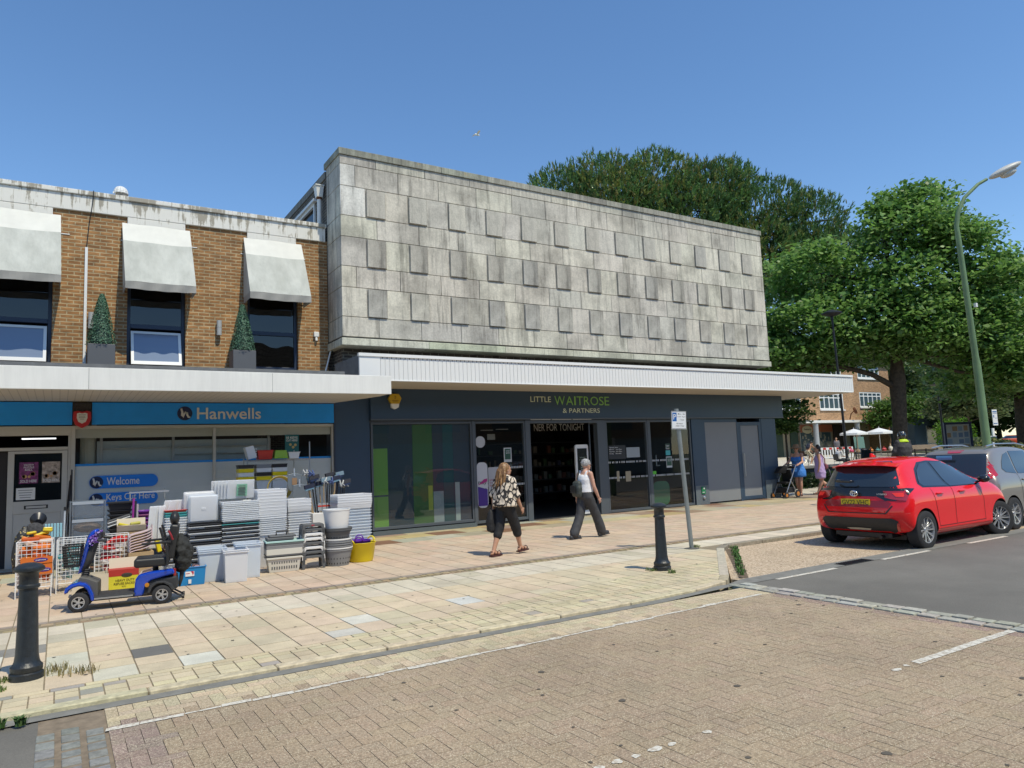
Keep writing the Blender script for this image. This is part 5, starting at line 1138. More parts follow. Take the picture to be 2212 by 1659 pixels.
bigtub(2.04, 12.15, -.10, .42, .50, .44, 'open clear tub nearest the blue crate', M_clear, 3)
bigtub(2.31, 11.76, -.10, .37, .40, .45, 'open frosted tub standing frontmost between two clear tubs', M_frost, 2)
bigtub(2.56, 12.12, -.10, .40, .50, .50, 'open clear tub just left of the laundry baskets', M_clear, 2)
t = tub('blue_crate', .46, .34, .27, mat('crate_blue', (.01, .22, .52), .4), .03, .012); t.location = (1.70, 11.98, 0); t.rotation_euler = (0, 0, -.10); tag(t, 'bright blue plastic crate of tins right of the scooter rear wheel', 'crate')
mb = MB(); mb.box(-.06, .06, -.172, -.165, .12, .20); lb = mb.build('crate_label', M_letter, t); lb.rotation_euler = (-.09, 0, 0)
mb = MB(); mb.prism([(.01, .19), (.05, .19), (.055, .16), (.04, .13), (.03, .165)], 'y', -.1735, -.1722); mb.prism([(-.05, .155), (.0, .155), (.0, .165), (-.05, .165)], 'y', -.1735, -.1722); mb.build('red_mark', mat('label_red', (.45, .02, .04), .5), lb)
mb = MB(); mb.box(-.02, .02, -.168, -.162, .03, .09); mb.build('small_label', M_letter, t)
for k in range(6):
 mb = MB(); mb.cyl((0, -.035, 0), (0, .035, 0), .055, n=20); o = mb.build('tin', mat('tin_dark', (.03, .03, .04), .3), None, loc=(1.55 + (k % 3) * .12, 11.93 + .13 * (k // 3), .235), bevel=.004, group='round tins in the blue crate', label='dark round tin with pink lid lying in the blue crate', cat='tin')
 m2 = MB(); m2.cyl((0, -.038, 0), (0, -.0355, 0), .05, n=20); m2.build('lid', mat('tin_pink', (.62, .35, .33), .4), o)
def lbasket(m_, w=.56, d=.38, h=.24, slots=True, name='laundry_basket'):
 o = tub(name, w, d, h, m_, .05, .02, .006, None, .03)
 if slots:
  s = MB()
  for r_, z in ((0, .05), (1, .14)):
   for k in range(11):
    x = -.19 + k * .038; yy = -(d / 2 - .05 + z / h * .03) - .004; s.obox((x, yy, z + .02), (.010, 0, 0), (0, .002, 0), (0, -.002, .024)); s.obox((x, -yy, z + .02), (.010, 0, 0), (0, .002, 0), (0, .002, .024))
  s.build('basket_slots', M_gryp, o)
 return o
def place(o, x, y, z, rot, lab, cat, grp=None): o.location = (x, y, z); o.rotation_euler = (0, 0, rot); tag(o, lab, cat, grp); return o
M_cream = mat('cream_plastic', (.62, .60, .53), .45)
place(lbasket(M_cream), 3.16, 12.28, 0, -.12, 'slotted cream laundry basket at the bottom of the basket pile', 'laundry basket')
place(lbasket(M_gryp, h=.06, slots=False), 3.16, 12.28, .225, -.12, 'dark grey basket rim just above the slotted cream basket', 'laundry basket')
for k in range(4): place(lbasket(M_cream, h=.06, slots=False), 3.16, 12.28, .25 + k * .022, -.12, 'cream laundry basket nested in the middle of the basket pile', 'laundry basket', 'cream baskets in the pile')
for k in range(3): place(lbasket(M_grey if k < 2 else M_gryp, w=.58, h=.06, slots=False), 3.17, 12.28, .34 + k * .03, -.12, 'grey laundry basket nested near the top of the basket pile', 'laundry basket', 'grey baskets in the pile')
place(lbasket(mat('mint_plastic', (.42, .62, .58), .4), w=.60, h=.10, slots=False), 3.17, 12.28, .40, -.12, 'pale mint tub crowning the laundry basket pile', 'tub')
t = thing('carry_tray', (3.12, 12.3, .50), 'dark grey carry tray with a handle resting on the mint tub', 'carry tray', -.12)
mb = MB(); mb.box(-.22, .20, -.15, .15, 0, .05); mb.box(-.18, .24, -.13, .17, .05, .08); mb.build('tray', M_gryp, t, bevel=.02, seg=3)
mb = MB(); mb.tube([(-.06, 0, .08), (-.06, 0, .14), (.10, 0, .14), (.10, 0, .08)], .012); mb.build('handle', M_black, t)
def stool(m_):
 b_ = MB(); w, d, h = .19, .14, .22
 b_.box(-w + .03, w - .03, -d + .02, d - .02, h - .018, h)
 for sx in (-1, 1):
  P = [(sx * (w - .04), h), (sx * (w - .015), h - .02), (sx * w, 0), (sx * (w - .045), 0), (sx * (w - .055), h - .07), (sx * (w - .09), h - .03)]
  if sx > 0: P = P[::-1]
  b_.prism(P, 'y', -d, -d + .02); b_.prism(P, 'y', d - .02, d); b_.box(min(sx * (w - .014), sx * (w - .035)), max(sx * (w - .014), sx * (w - .035)), -d + .02, d - .02, .10, h - .02)
 b_.box(-w + .06, w - .06, -d, -d + .016, h - .045, h - .004); b_.box(-w + .06, w - .06, d - .016, d, h - .045, h - .004)
 return b_.build('step_stool', m_, None, bevel=.006)
sp = {}
for k in range(8):
 nm, m_ = (('grey', M_gryp), ('white', M_whp))[(k in (2, 4, 5))]
 o = stool(m_) if nm not in sp else sp[nm].copy()
 if nm in sp: COL.objects.link(o)
 sp.setdefault(nm, o); z = k * .073
 place(o, 3.62, 12.22, z, -.08, '%s plastic step stool in the stack between baskets and round bins' % nm if k < 7 else 'topmost grey step stool with a small red logo', 'step stool', 'nested step stools')
 if k == 7:
  m2 = MB(); m2.text('E', (.0, -.142, .185), (1, 0, 0), (0, 0, 1), .02, .026, .001, .004); m2.box(-.03, -.01, -.143, -.1415, .185, .21); m2.build('logo', mat('label_red', (.45, .02, .04), .5), o)
def rbin(m_, r0, r1, h, slots=0, name='round_basket', lip=.012):
 b_ = MB(); b_.lathe([(0, .002), (r0, 0), (r1, h - .02), (r1 + lip, h - .02), (r1 + lip, h), (r1 - .006, h), (r0 - .006, .01), (0, .01)], n=36)
 o = b_.build(name, m_, None, smooth=35)
 if slots:
  s = MB()
  for row in range(slots):
   z = h * (.14 + .3 * row)
   for k in range(26):
    a = k * 2 * math.pi / 26; rr_ = r0 + (r1 - r0) * z / h + .003; c_ = (rr_ * math.cos(a), rr_ * math.sin(a), z + .02); s.obox(c_, (-.007 * math.sin(a), .007 * math.cos(a), 0), (.002 * math.cos(a), .002 * math.sin(a), 0), (0, 0, .022))
  s.build('basket_slots', M_black if m_ is not M_whp else M_grey, o)
 return o
gx, gy = 4.06, 12.22
place(rbin(M_grey, .185, .235, .27, 2), gx, gy, 0, 0, 'slotted grey round basket at the very bottom of the round stack', 'basket')
place(rbin(M_whp, .21, .24, .05), gx, gy, .255, 0, 'white round tub rim directly above the bottom grey basket', 'tub')
for k in range(3): place(rbin(M_grey, .215, .238 - .004 * k, .05), gx, gy, .285 + k * .035, 0, 'grey round tub nested in the middle of the round stack', 'tub', 'grey tubs in the round stack')
place(rbin(M_whp, .20, .225, .06), gx + .0, gy, .39, 0, 'white round tub in the middle of the round stack', 'tub')
place(rbin(M_gryp, .185, .22, .13, 1), gx, gy, .45, 0, 'dark round basket under the white bin of the round stack', 'basket')
for k in range(2): place(rbin(M_gryp, .20, .236, .04), gx, gy, .565 + k * .025, 0, 'thin dark round tray directly beneath the tall white bin', 'tray', 'dark round trays')
place(rbin(M_whp, .185, .225, .33, 0, 'round_bin', .006), gx - .01, gy, .61, 0, 'tall white round bin crowning the round stack', 'bin')
def trug(m_, lab, x, y, z, s=1.0):
 t_ = thing('flexible_trug', (x, y, z), lab, 'trug')
 b_ = MB(); b_.lathe([(0, .004), (.17 * s, 0), (.185 * s, .03), (.225 * s, .34 * s), (.232 * s, .345 * s), (.23 * s, .35 * s), (.215 * s, .345 * s), (.165 * s, .02), (0, .016)], n=36); b_.build('tub', m_, t_, smooth=50)
 for sx in (-1, 1):
  b_ = MB(); b_.tube([(sx * .22 * s, -.07, .335 * s), (sx * .245 * s, -.06, .39 * s), (sx * .25 * s, -.02, .425 * s), (sx * .25 * s, .02, .425 * s), (sx * .245 * s, .06, .39 * s), (sx * .22 * s, .07, .335 * s)], .012, 8); b_.build('handle', m_, t_, smooth=True)
 return t_
t = trug(M_yel, 'bright yellow flexible trug at the right end of the goods display', 4.53, 12.38, 0); t.rotation_euler = (0, 0, .5); t.scale = (1.14, 1.14, .94)
t = trug(mat('purple_plastic', (.14, .03, .38), .4), 'purple flexible trug nested in the yellow one', 4.50, 12.38, .05, .9); t.rotation_euler = (0, 0, 1.2)
t = thing('wire_rack', (3.9, 15.6, 0), 'grey metal wire shelf rack in front of the right shop window', 'shelf rack')
mb = MB()
for x, zt in ((-.62, 1.98), (.66, 2.22), (.42, 2.05), (-.62, 1.9)): mb.cyl((x, .22 if zt in (2.05, 1.9) else -.12, 0), (x, .22 if zt in (2.05, 1.9) else -.12, zt), .013)
mb.build('posts', M_wireg, t)
for z in (1.86, .55):
 mb = MB(); mb.tube([(-.64, -.12, z), (.67, -.12, z), (.67, .24, z), (-.64, .24, z), (-.64, -.12, z)], .008, 6); mb.tube([(-.64, -.12, z - .03), (.67, -.12, z - .03)], .005, 6)
 for k in range(30): x = -.62 + k * .044; mb.tube([(x, -.12, z), (x, .24, z)], .003, 4); mb.tube([(x, -.12, z), (x + .022, -.12, z - .03), (x + .044, -.12, z)], .003, 4)
 mb.build('shelf', M_wireg, t)
mb = MB(); mb.obox((3.34, 15.52, 2.02), (.085, 0, .02), (0, .10, 0), (-.035, 0, .125)); o = mb.build('egg_tray', M_whp, None, bevel=.015, label='white drainer tray leaning at the left end of the rack shelf', cat='tray')
m2 = MB()
for k in range(4): m2.box(3.43, 3.455, 15.42, 15.60, 1.93 + .05 * k, 1.95 + .05 * k)
m2.build('ribs', M_whp, o)
def rbox(x, z, w, h, m_, lab, y=15.55, d=.28, nm='plastic_basin'): o = tub(nm, w, d, h, m_, .035, .012); return place(o, x, y, z, 0, lab, 'basin')
rbox(3.63, 1.87, .34, .19, M_redp, 'red plastic basin on the wire rack shelf')
o = rbox(3.95, 2.05, .30, .17, mat('lime_plastic', (.30, .48, .02), .4), 'upturned lime green basin on the wire rack shelf'); o.scale = (1, 1, -1)
rbox(4.22, 1.87, .26, .14, M_whp, 'white basin at the right end of the wire rack shelf')
for c_, (x, ms) in enumerate(((3.22, (M_yel, M_whp, M_yel, M_blk)), (3.57, (M_yel, M_blk, M_whp, M_grey)), (3.89, (M_whp, M_yel, M_whp, M_blk)))):
 nm_ = ('left', 'middle', 'right')[c_]; cn = {id(M_yel): 'yellow', id(M_whp): 'white', id(M_blk): 'black', id(M_grey): 'grey'}
 lvl = ('lowest', 'second', 'third', 'topmost')
 for k, m_ in enumerate(ms):
  o = tub('lidded_box', .31, .25, .075, m_, .012, .004); place(o, x, 15.42, 1.45 + k * .082, 0, '%s %s-rimmed box of the %s column under the rack shelf' % (lvl[k], cn[id(m_)], nm_), 'storage box')
 o = tub('lidded_box', .30, .25, .32, M_clear, .03, .006); place(o, x, 15.42, 1.11, 0, 'tall clear box under the %s column of rimmed boxes' % nm_, 'storage box')
mb = MB()
for k in range(4): mb.tube([(.24 * (1 - .04 * k) * math.cos(a), .03 * k, .24 * (1 - .04 * k) * math.sin(a)) for a in np.linspace(0, 2 * math.pi, 28)], .011, 6)
mb.build('hose_coil', mat('hose_yellow', (.40, .30, .05), .5), None, smooth=True, loc=(3.78, 14.9, 1.28), label='coil of yellow and black hose hanging on the wire rack', cat='hose')
def shovel(x, y, z, lab, tilt=0):
 t_ = thing('shovel', (x, y, z), lab, 'shovel')
 b_ = MB(); P = [(-.13, .16), (-.14, -.05), (-.10, -.16), (0, -.2), (.10, -.16), (.14, -.05), (.13, .16), (.03, .18), (-.03, .18)]; b_.prism(P, 'y', -.008, .008); o = b_.build('blade', mat('shovel_grey', (.20, .23, .26), .4, metal=.3), t_, bevel=.006)
 b_ = MB(); b_.tube([(0, 0, .12), (0, .02, .28)], .02); b_.build('shaft', M_wireg, t_); return t_
sv1 = shovel(4.05, 14.82, 1.38, 'upper grey shovel blade with brown label hung on the rack')
mb = MB(); mb.box(-.05, .05, -.014, -.0085, -.05, .09); mb.build('shovel_label', mat('kraft_label', (.30, .18, .10), .7), sv1)
shovel(4.13, 14.74, 1.16, 'lower grey shovel blade hung upright beside the brooms')
r = random.Random(17)
for k in range(18):
 bx, by = 4.22 + .045 * (k % 9) + r.uniform(-.02, .02), 13.95 - .10 * (k // 9); tx = bx + (k % 9 - 4) * .05 + r.uniform(-.05, .05); tz = 1.30 + r.uniform(-.08, .2)
 kind = ('blue', 'white', 'wooden', 'grey')[k % 4]; t = thing('broom' if k % 2 else 'mop', (bx, by, .75), '', 'broom' if k % 2 else 'mop', group='brooms and mops upright in the white box')
 t['label'] = ('%s headed %s standing head-up in the white display box' % ({'blue': 'dark blue', 'white': 'white', 'wooden': 'blue', 'grey': 'grey'}[kind], 'broom' if k % 2 else 'mop'))
 mb = MB(); d = Vector((tx - bx, 0, tz - .75)); mb.cyl((0, 0, -.5), d, .011, n=8); mb.build('handle', M_black if k % 3 else mat('wood_pole', (.40, .28, .15), .6), t)
 if k % 2:
  mb = MB(); mb.obox(d, (.085, 0, .02), (0, .025, 0), (-.006, 0, .02)); hd_ = mb.build('broom_head', mat('broom_blue', (.03, .05, .12), .5) if k % 3 else mat('broom_lblue', (.20, .34, .42), .5), t, bevel=.004)
  mb = MB(); mb.obox(d + Vector((0, 0, .05)), (.095, 0, .02), (0, .035, 0), (-.006, 0, .035)); mb.build('bristles', mat('bristle%d' % (k % 3), ((.02, .025, .05), (.18, .26, .32), (.04, .04, .05))[k % 3], .9), hd_)
 else:
  mb = MB(); q = r.uniform(-.3, .3)
  for s in range(14): a = s * .45; mb.tube([d, d + Vector((.03 * math.cos(a) + q * .1, .03 * math.sin(a), .07)), d + Vector((.06 * math.cos(a) + q * .2, .05 * math.sin(a), .02 + .06 * (s % 3)))], [.012, .018, .01], 5)
  mb.build('mop_head', mat('mop_cotton', (.52, .52, .50), .9) if k % 4 == 0 else mat('mop_blue', (.10, .14, .30), .9), t, smooth=True)
for k in range(3):
 mb = MB(); mb.box(-.035, .035, -.01, .01, 0, .14); o = mb.build('spade_pack', mat('pack_grey', (.34, .36, .38), .5), None, loc=(4.24 + .085 * k, 13.78, .84), label='small grey and red packaged tool at the %s of three in front of the mops' % ('left', 'middle', 'right')[k], cat='packaged tool')
 m2 = MB(); m2.box(-.036, .036, -.012, -.0105, .07, .10); m2.build('red_band', mat('band_red', (.55, .05, .02), .5), o)
def wirebin(x, y, w, d, h, lab, rot, z0=.14, cell=.055):
 t_ = thing('wire_dump_bin', (x, y, 0), lab, 'wire bin', rot)
 for nm, P in (('front', [(-w / 2, -d / 2), (w / 2, -d / 2)]), ('back', [(-w / 2, d / 2), (w / 2, d / 2)]), ('left', [(-w / 2, -d / 2), (-w / 2, d / 2)]), ('right', [(w / 2, -d / 2), (w / 2, d / 2)])):
  b_ = MB(); a, c_ = Vector((*P[0], 0)), Vector((*P[1], 0)); L = (c_ - a).length; nx = int(L / cell); nz = int((h - z0) / cell)
  for i in range(nx + 1): p = a + (c_ - a) * i / nx; b_.tube([p + Vector((0, 0, z0)), p + Vector((0, 0, h))], .0035, 4)
  for i in range(nz + 1): z = z0 + (h - z0) * i / nz; b_.tube([a + Vector((0, 0, z)), c_ + Vector((0, 0, z))], .0035 if i not in (0, nz) else .006, 4)
  b_.build('mesh_panel', M_wire, t_)
 for sx in (-1, 1):
  for sy in (-1, 1):
   b_ = MB(); b_.tube([(sx * w / 2, sy * d / 2, h), (sx * w / 2, sy * d / 2, 0)], .008, 6); b_.build('leg', M_wire, t_)
 return t_
wirebin(-.25, 12.65, .42, .46, .78, 'wire bin full of orange packets at far left behind the bollard', -.05)
wirebin(.22, 12.75, .40, .46, .76, 'wire bin of teal packs behind the scooter front basket', -.05)
wirebin(.74, 13.15, .46, .40, .74, 'wire bin of red goods behind the scooter tiller', -.05)
r = random.Random(5)
def packs(name, x, y, z, w, d, h, cols, n_, lab, cat, s=.06):
 for k in range(n_):
  b_ = MB(); b_.col = r.choice(cols); px_, py_, pz_ = x + r.uniform(-w, w) / 2, y + r.uniform(-d, d) / 2, z + h * (k + .5) / n_
  R_ = Matrix.Rotation(r.uniform(-.4, .4), 3, 'Z') @ Matrix.Rotation(r.uniform(-.5, .5), 3, 'X') @ Matrix.Rotation(r.uniform(-.4, .4), 3, 'Y')
  b_.obox((0, 0, 0), R_ @ Vector((s * 1.5, 0, 0)), R_ @ Vector((0, s, 0)), R_ @ Vector((0, 0, s * .45)))
  b_.build(name, mat('pack_film', (1, 1, 1), .3, attr=True), None, loc=(px_, py_, pz_), attr=True, bevel=.015, seg=2, group=name.replace('_', ' ') + 's in a wire bin', label=lab, cat=cat)
ORG = [(.62, .16, .02), (.66, .22, .03), (.55, .10, .02), (.68, .50, .38)]
packs('orange_packet', -.24, 12.62, .25, .22, .2, .58, ORG, 26, 'crinkled orange and white packet in the far left wire bin', 'packet', .07)
packs('teal_pack', .22, 12.75, .18, .2, .24, .45, [(.06, .32, .34), (.20, .48, .50), (.60, .66, .66)], 14, 'teal and white pack in the wire bin behind the scooter basket', 'packet', .07)
packs('red_pack', .74, 13.12, .18, .26, .2, .50, [(.55, .02, .02), (.45, .02, .03), (.60, .05, .03), (.6, .55, .52)], 22, 'red wrapped item in the wire bin behind the tiller', 'packet', .06)
packs('yellow_glove', -.20, 12.7, .84, .22, .12, .10, [(.70, .52, .02), (.60, .45, .02)], 5, 'yellow handled pack on top of the orange packets', 'packet', .04)
for k, (z, w_) in enumerate(((.50, .34), (.36, .34))):
 mb = MB(); mb.box(-.19, .19, -.01, .01, 0, .15 if k else .10); o = mb.build('shelf_box_front', mat('orange_card', (.62, .15, .02), .5), None, loc=(-.23, 12.40, z - .04), label=('upper' if not k else 'lower') + ' orange printed carton front on the far left wire bin', cat='carton')
 m2 = MB(); m2.ell((.05 + .04 * k, -.012, .06), .085, .004, .028, 16, 8); e_ = m2.build('purple_oval', mat('pack_purple', (.05, .02, .20), .5), o)
 m2 = MB(); m2.text('paloma', (-.01 + .04 * k, -.017, .045), (1, 0, 0), (0, 0, 1), .12, .028, .001, .006); m2.build('lettering', M_letter, e_)
mb = MB(); mb.loft([(-.50, 14.0, .20, .07, .05), (-.50, 14.0, .45, .10, .06), (-.46, 14.0, .75, .10, .05), (-.42, 14.0, .92, .03, .03)], 16); 
m, n, b = nmat('dotted_cloth'); v1 = n.nodes.new('ShaderNodeTexVoronoi'); v1.inputs['Scale'].default_value = 24; n.links.new(coords(n), v1.inputs['Vector']); n.links.new(ramp(n, v1.outputs['Distance'], [(.2, (.45, .36, .16)), (.3, (.02, .02, .02))]), b.inputs['Base Color'])
mb.build('folded_apron', m, None, smooth=True, label='dark cloth with cream dots hanging at the left of the shop door', cat='cloth')
mb = MB(); mb.ell((-.30, 14.15, .82), .14, .10, .14, 16, 10); mb.build('dark_bundle', mat('bundle_grey', (.06, .06, .065), .9, var=.6, vscale=25), None, smooth=True, label='dark grey plush bundle standing before the shop door', cat='bundle')
mb = MB(); mb.lathe([(0, 0), (.06, 0), (.14, .10), (.15, .11), (.135, .10), (0, .02)], (0, 0, 0), 24, sx=.8, sy=.8); o = mb.build('black_bowl', M_blk, None, smooth=40, loc=(-.26, 14.3, .96), label='black plastic bowl tilted behind the orange packets', cat='bowl'); o.rotation_euler = (-1.2, 0, 0)
for k in range(6):
 mb = MB(); mb.box(-.016, .016, -.05, .05, 0, .22); mb.build('brush_pack', mat('brush_ltblue', (.28, .52, .60), .5), None, loc=(-.15 + .042 * k, 14.2, .70), bevel=.004, group='light blue brush packs', label='light blue brush pack in the row left of the parasol poles', cat='brush')
mb = MB(); mb.tube([(.10, 14.2, .55), (.11, 14.2, 1.12)], [.016, .012]); o = mb.build('thin_bottle', M_clear, None, label='slim clear sprayer bottle beside the light blue brushes', cat='bottle'); m2 = MB(); m2.cyl((.11, 14.2, 1.12), (.11, 14.2, 1.18), .018); m2.build('cap', M_black, o)
for k in range(3):
 mb = MB(); mb.tube([(.10 + .05 * k, 14.35, .45), (.19 + .014 * k, 15.9, 1.6 + .1 * k)], .013, 6); mb.build('cane_pole', M_black, None, group='black poles leaning by the door frame', label='thin black pole leaning between shop door and window', cat='pole')
t = thing('drawer_tower', (.45, 14.75, 0), 'tall clear plastic drawer tower holding crumpled brown paper', 'drawer tower')
mb = MB(); mb.box(-.27, -.25, -.2, .2, 0, 1.25); mb.box(.25, .27, -.2, .2, 0, 1.25); mb.box(-.25, .25, -.2, .2, 1.23, 1.25); mb.build('frame', clearmat('grey_clear', (.42, .48, .55), .5), t)
for z in (.36, .68, .98):
 mb = MB(); mb.box(-.24, .24, -.205, .18, z, z + .26); dw = mb.build('drawer', clearmat('grey_clear2', (.40, .45, .52), .32), t, bevel=.01)
 mb = MB(); mb.box(-.23, .23, -.215, -.206, z + .21, z + .26); mb.build('drawer_lip', mat('lip_grey', (.36, .40, .45), .4), dw)
 if z < .9:
  mb = MB(); mb.ell((0, 0, z + .11), .21, .16, .09, 14, 8); mb.build('brown_paper', mat('kraft', (.26, .19, .14), .85, var=.5, vscale=14, bmp=.6, bscale=12), dw)
for k in range(11): place(lbasket(M_blk, .38, .30, .09, False, 'black_tray'), .95, 14.8, .15 + k * .082, .02 * (k % 3), 'black plastic tray in the stack left of the mop handles', 'tray', 'black trays stacked by the window')
place(lbasket(M_blk, .42, .32, .14, False, 'black_tub'), .95, 14.75, 1.06, 0, 'large black tub topping the tray stack below the sticker', 'tub')
for k in range(4):
 mb = MB(); mb.obox((.90, 14.3, .85 + .028 * k), (.17, 0, .05), (0, .12, 0), (-.002, 0, .008)); mb.build('flat_lid', M_gryp if k % 2 else M_whp, None, bevel=.006, group='lids stacked above the open carton', label='%s lid in the slanted pile above the open carton' % ('dark grey' if k % 2 else 'white'), cat='lid')  # slanted pile of box lids, not trays
for k in range(5): place(rbin(mat('violet%d' % (k % 2), ((.20, .05, .34), (.30, .10, .22))[k % 2], .4), .10, .15, .07), 1.30, 14.55, .70 + k * .065, 0, 'violet bowl in the stack between carton and headrest', 'bowl', 'violet bowls')
for k in range(3): place(rbin(M_redp, .11, .15, .07), 1.30, 14.5, .50 + k * .06, 0, 'red bowl under the violet bowls', 'bowl', 'red bowls')
t = thing('garment_rail', (1.42, 14.95, 0), 'grey metal rail frame crossing in front of the second window sticker', 'rail')
mb = MB(); mb.box(-.32, .34, -.02, .0, 1.325, 1.355); mb.build('top_bar', mat('rail_grey', (.30, .32, .36), .5), t); mb = MB(); mb.cyl((-.30, 0, 0), (-.30, 0, 1.36), .014); mb.build('upright', M_wireg, t); mb = MB(); mb.cyl((.28, .1, 1.2), (.28, .1, 1.4), .01); mb.build('hook', M_wireg, t)
for k, c_ in enumerate(((.30, .03, .25), (.02, .02, .03), (.42, .38, .40))):
 mb = MB(); mb.cyl((1.12 + .035 * k, 14.4, .70), (1.14 + .03 * k, 14.45, 1.25 - .05 * k), .016, .02, 8); mb.build('umbrella_tube', mat('um%d' % k, c_, .5), None, smooth=40, label='%s tube handle standing right of the black tray stack' % ('magenta', 'black', 'pale grey')[k], cat='umbrella')
def carton(x, y, w, d, h, rot, lab, m_=None, flap=True):
 t_ = thing('cardboard_box', (x, y, 0), lab, 'carton', rot); m_ = m_ or M_card; b_ = MB(); T = .006
 b_.box(-w / 2, w / 2, -d / 2, -d / 2 + T, 0, h); b_.box(-w / 2, w / 2, d / 2 - T, d / 2, 0, h); b_.box(-w / 2, -w / 2 + T, -d / 2 + T, d / 2 - T, 0, h); b_.box(w / 2 - T, w / 2, -d / 2 + T, d / 2 - T, 0, h); b_.box(-w / 2 + T, w / 2 - T, -d / 2 + T, d / 2 - T, 0, T); b_.build('body', m_, t_)
 if flap:
  f_ = MB(); f_.obox((0, d / 2 + .02, h + .05), (w / 2, 0, 0), (0, .003, 0), (0, .02, .055)); f_.build('flap', M_cardw, t_)
  f_ = MB(); f_.obox((0, -d / 2 - .03, h - .03), (w / 2, 0, 0), (0, .02, -.045), (0, .003, .002)); f_.build('flap', M_cardw, t_)
 return t_
t = carton(1.04, 13.55, .42, .34, .84, -.05, 'open brown carton standing tall behind the pink trays')
packs('yellow_item', 1.0, 13.55, .80, .2, .1, .08, [(.65, .52, .02), (.55, .5, .1)], 4, 'yellow net item in the open brown carton', 'packet', .05)
for k in range(7):
 b_ = MB(); z = 0
 P = [(-.17, .0), (-.15, .035), (-.08, .045), (0, .05), (.08, .06), (.15, .085), (.17, .14), (.175, .14), (.165, .075), (.09, .048), (0, .038), (-.08, .033), (-.14, .022), (-.16, -.005)]
 b_.prism(P, 'y', -.13, .13); o = b_.build('pink_tray', mat('pale_pink', (.68, .52, .52), .4), None, bevel=.006, loc=(1.13, 12.95, .46 + k * .042), label='pale pink moulded seat tray in the curved pile behind the armrest', cat='tray', group='pale pink moulded trays')
 o.rotation_euler = (0, -.12, -.05)
mb = MB(); mb.box(.95, 1.30, 12.8, 13.1, 0, .46); mb.build('plinth_box', M_card, None, label='closed brown carton beneath the pale pink trays', cat='carton')
mb = MB(); mb.obox((1.38, 13.0, .52), (.03, 0, .01), (0, .1, 0), (-.02, 0, .09)); mb.build('yellow_tray', M_yel, None, bevel=.01, label='upright yellow tray right of the pale pink trays', cat='tray')
t = thing('sack_carton', (.83, 11.98, 0), 'yellow and red carton of heavy duty refuse sacks behind the scooter deck', 'carton', -.08)
mb = MB(); mb.box(-.19, .19, -.13, .13, 0, .24); bd_ = mb.build('body', mat('carton_yellow', (.62, .56, .03), .6), t)
mb = MB(); mb.box(-.192, .192, -.132, .132, .241, .33); mb.build('red_band', mat('carton_red', (.42, .03, .02), .6), t)
mb = MB(); mb.obox((0, .13, .40), (.19, 0, 0), (0, .003, 0), (0, .02, .07)); mb.obox((-.20, 0, .20), (.004, 0, 0), (0, .13, 0), (-.02, 0, .15)); mb.build('flap', M_cardw, t)
mb = MB(); mb.ell((.04, -.134, .25), .07, .003, .03, 18, 8); mb.build('logo_oval', mat('oval_dark', (.05, .045, .03), .5), t)
mb = MB()
mb.text('HEAVY DUTY', (-.10, -.132, .165), (1, 0, 0), (0, 0, 1), .24, .032, .002, .01); mb.text('REFUSE SACKS', (-.12, -.132, .12), (1, 0, 0), (0, 0, 1), .26, .032, .002, .01); mb.text('WITH', (-.02, -.132, .085), (1, 0, 0), (0, 0, 1), .05, .02, .002, .006); mb.build('lettering', mat('ink_brown', (.10, .07, .01), .6), bd_)
t = carton(.42, 12.0, .44, .30, .30, -.05, 'low open pale carton behind the scooter front wheel', M_cardw, False)
mb = MB(); mb.cyl((.56, 11.85, .13), (.56, 11.90, .13), .05, n=20); mb.build('tape_roll', mat('tape_brown', (.3, .24, .16), .6), None, label='brown tape roll in front of the low pale carton', cat='tape roll')
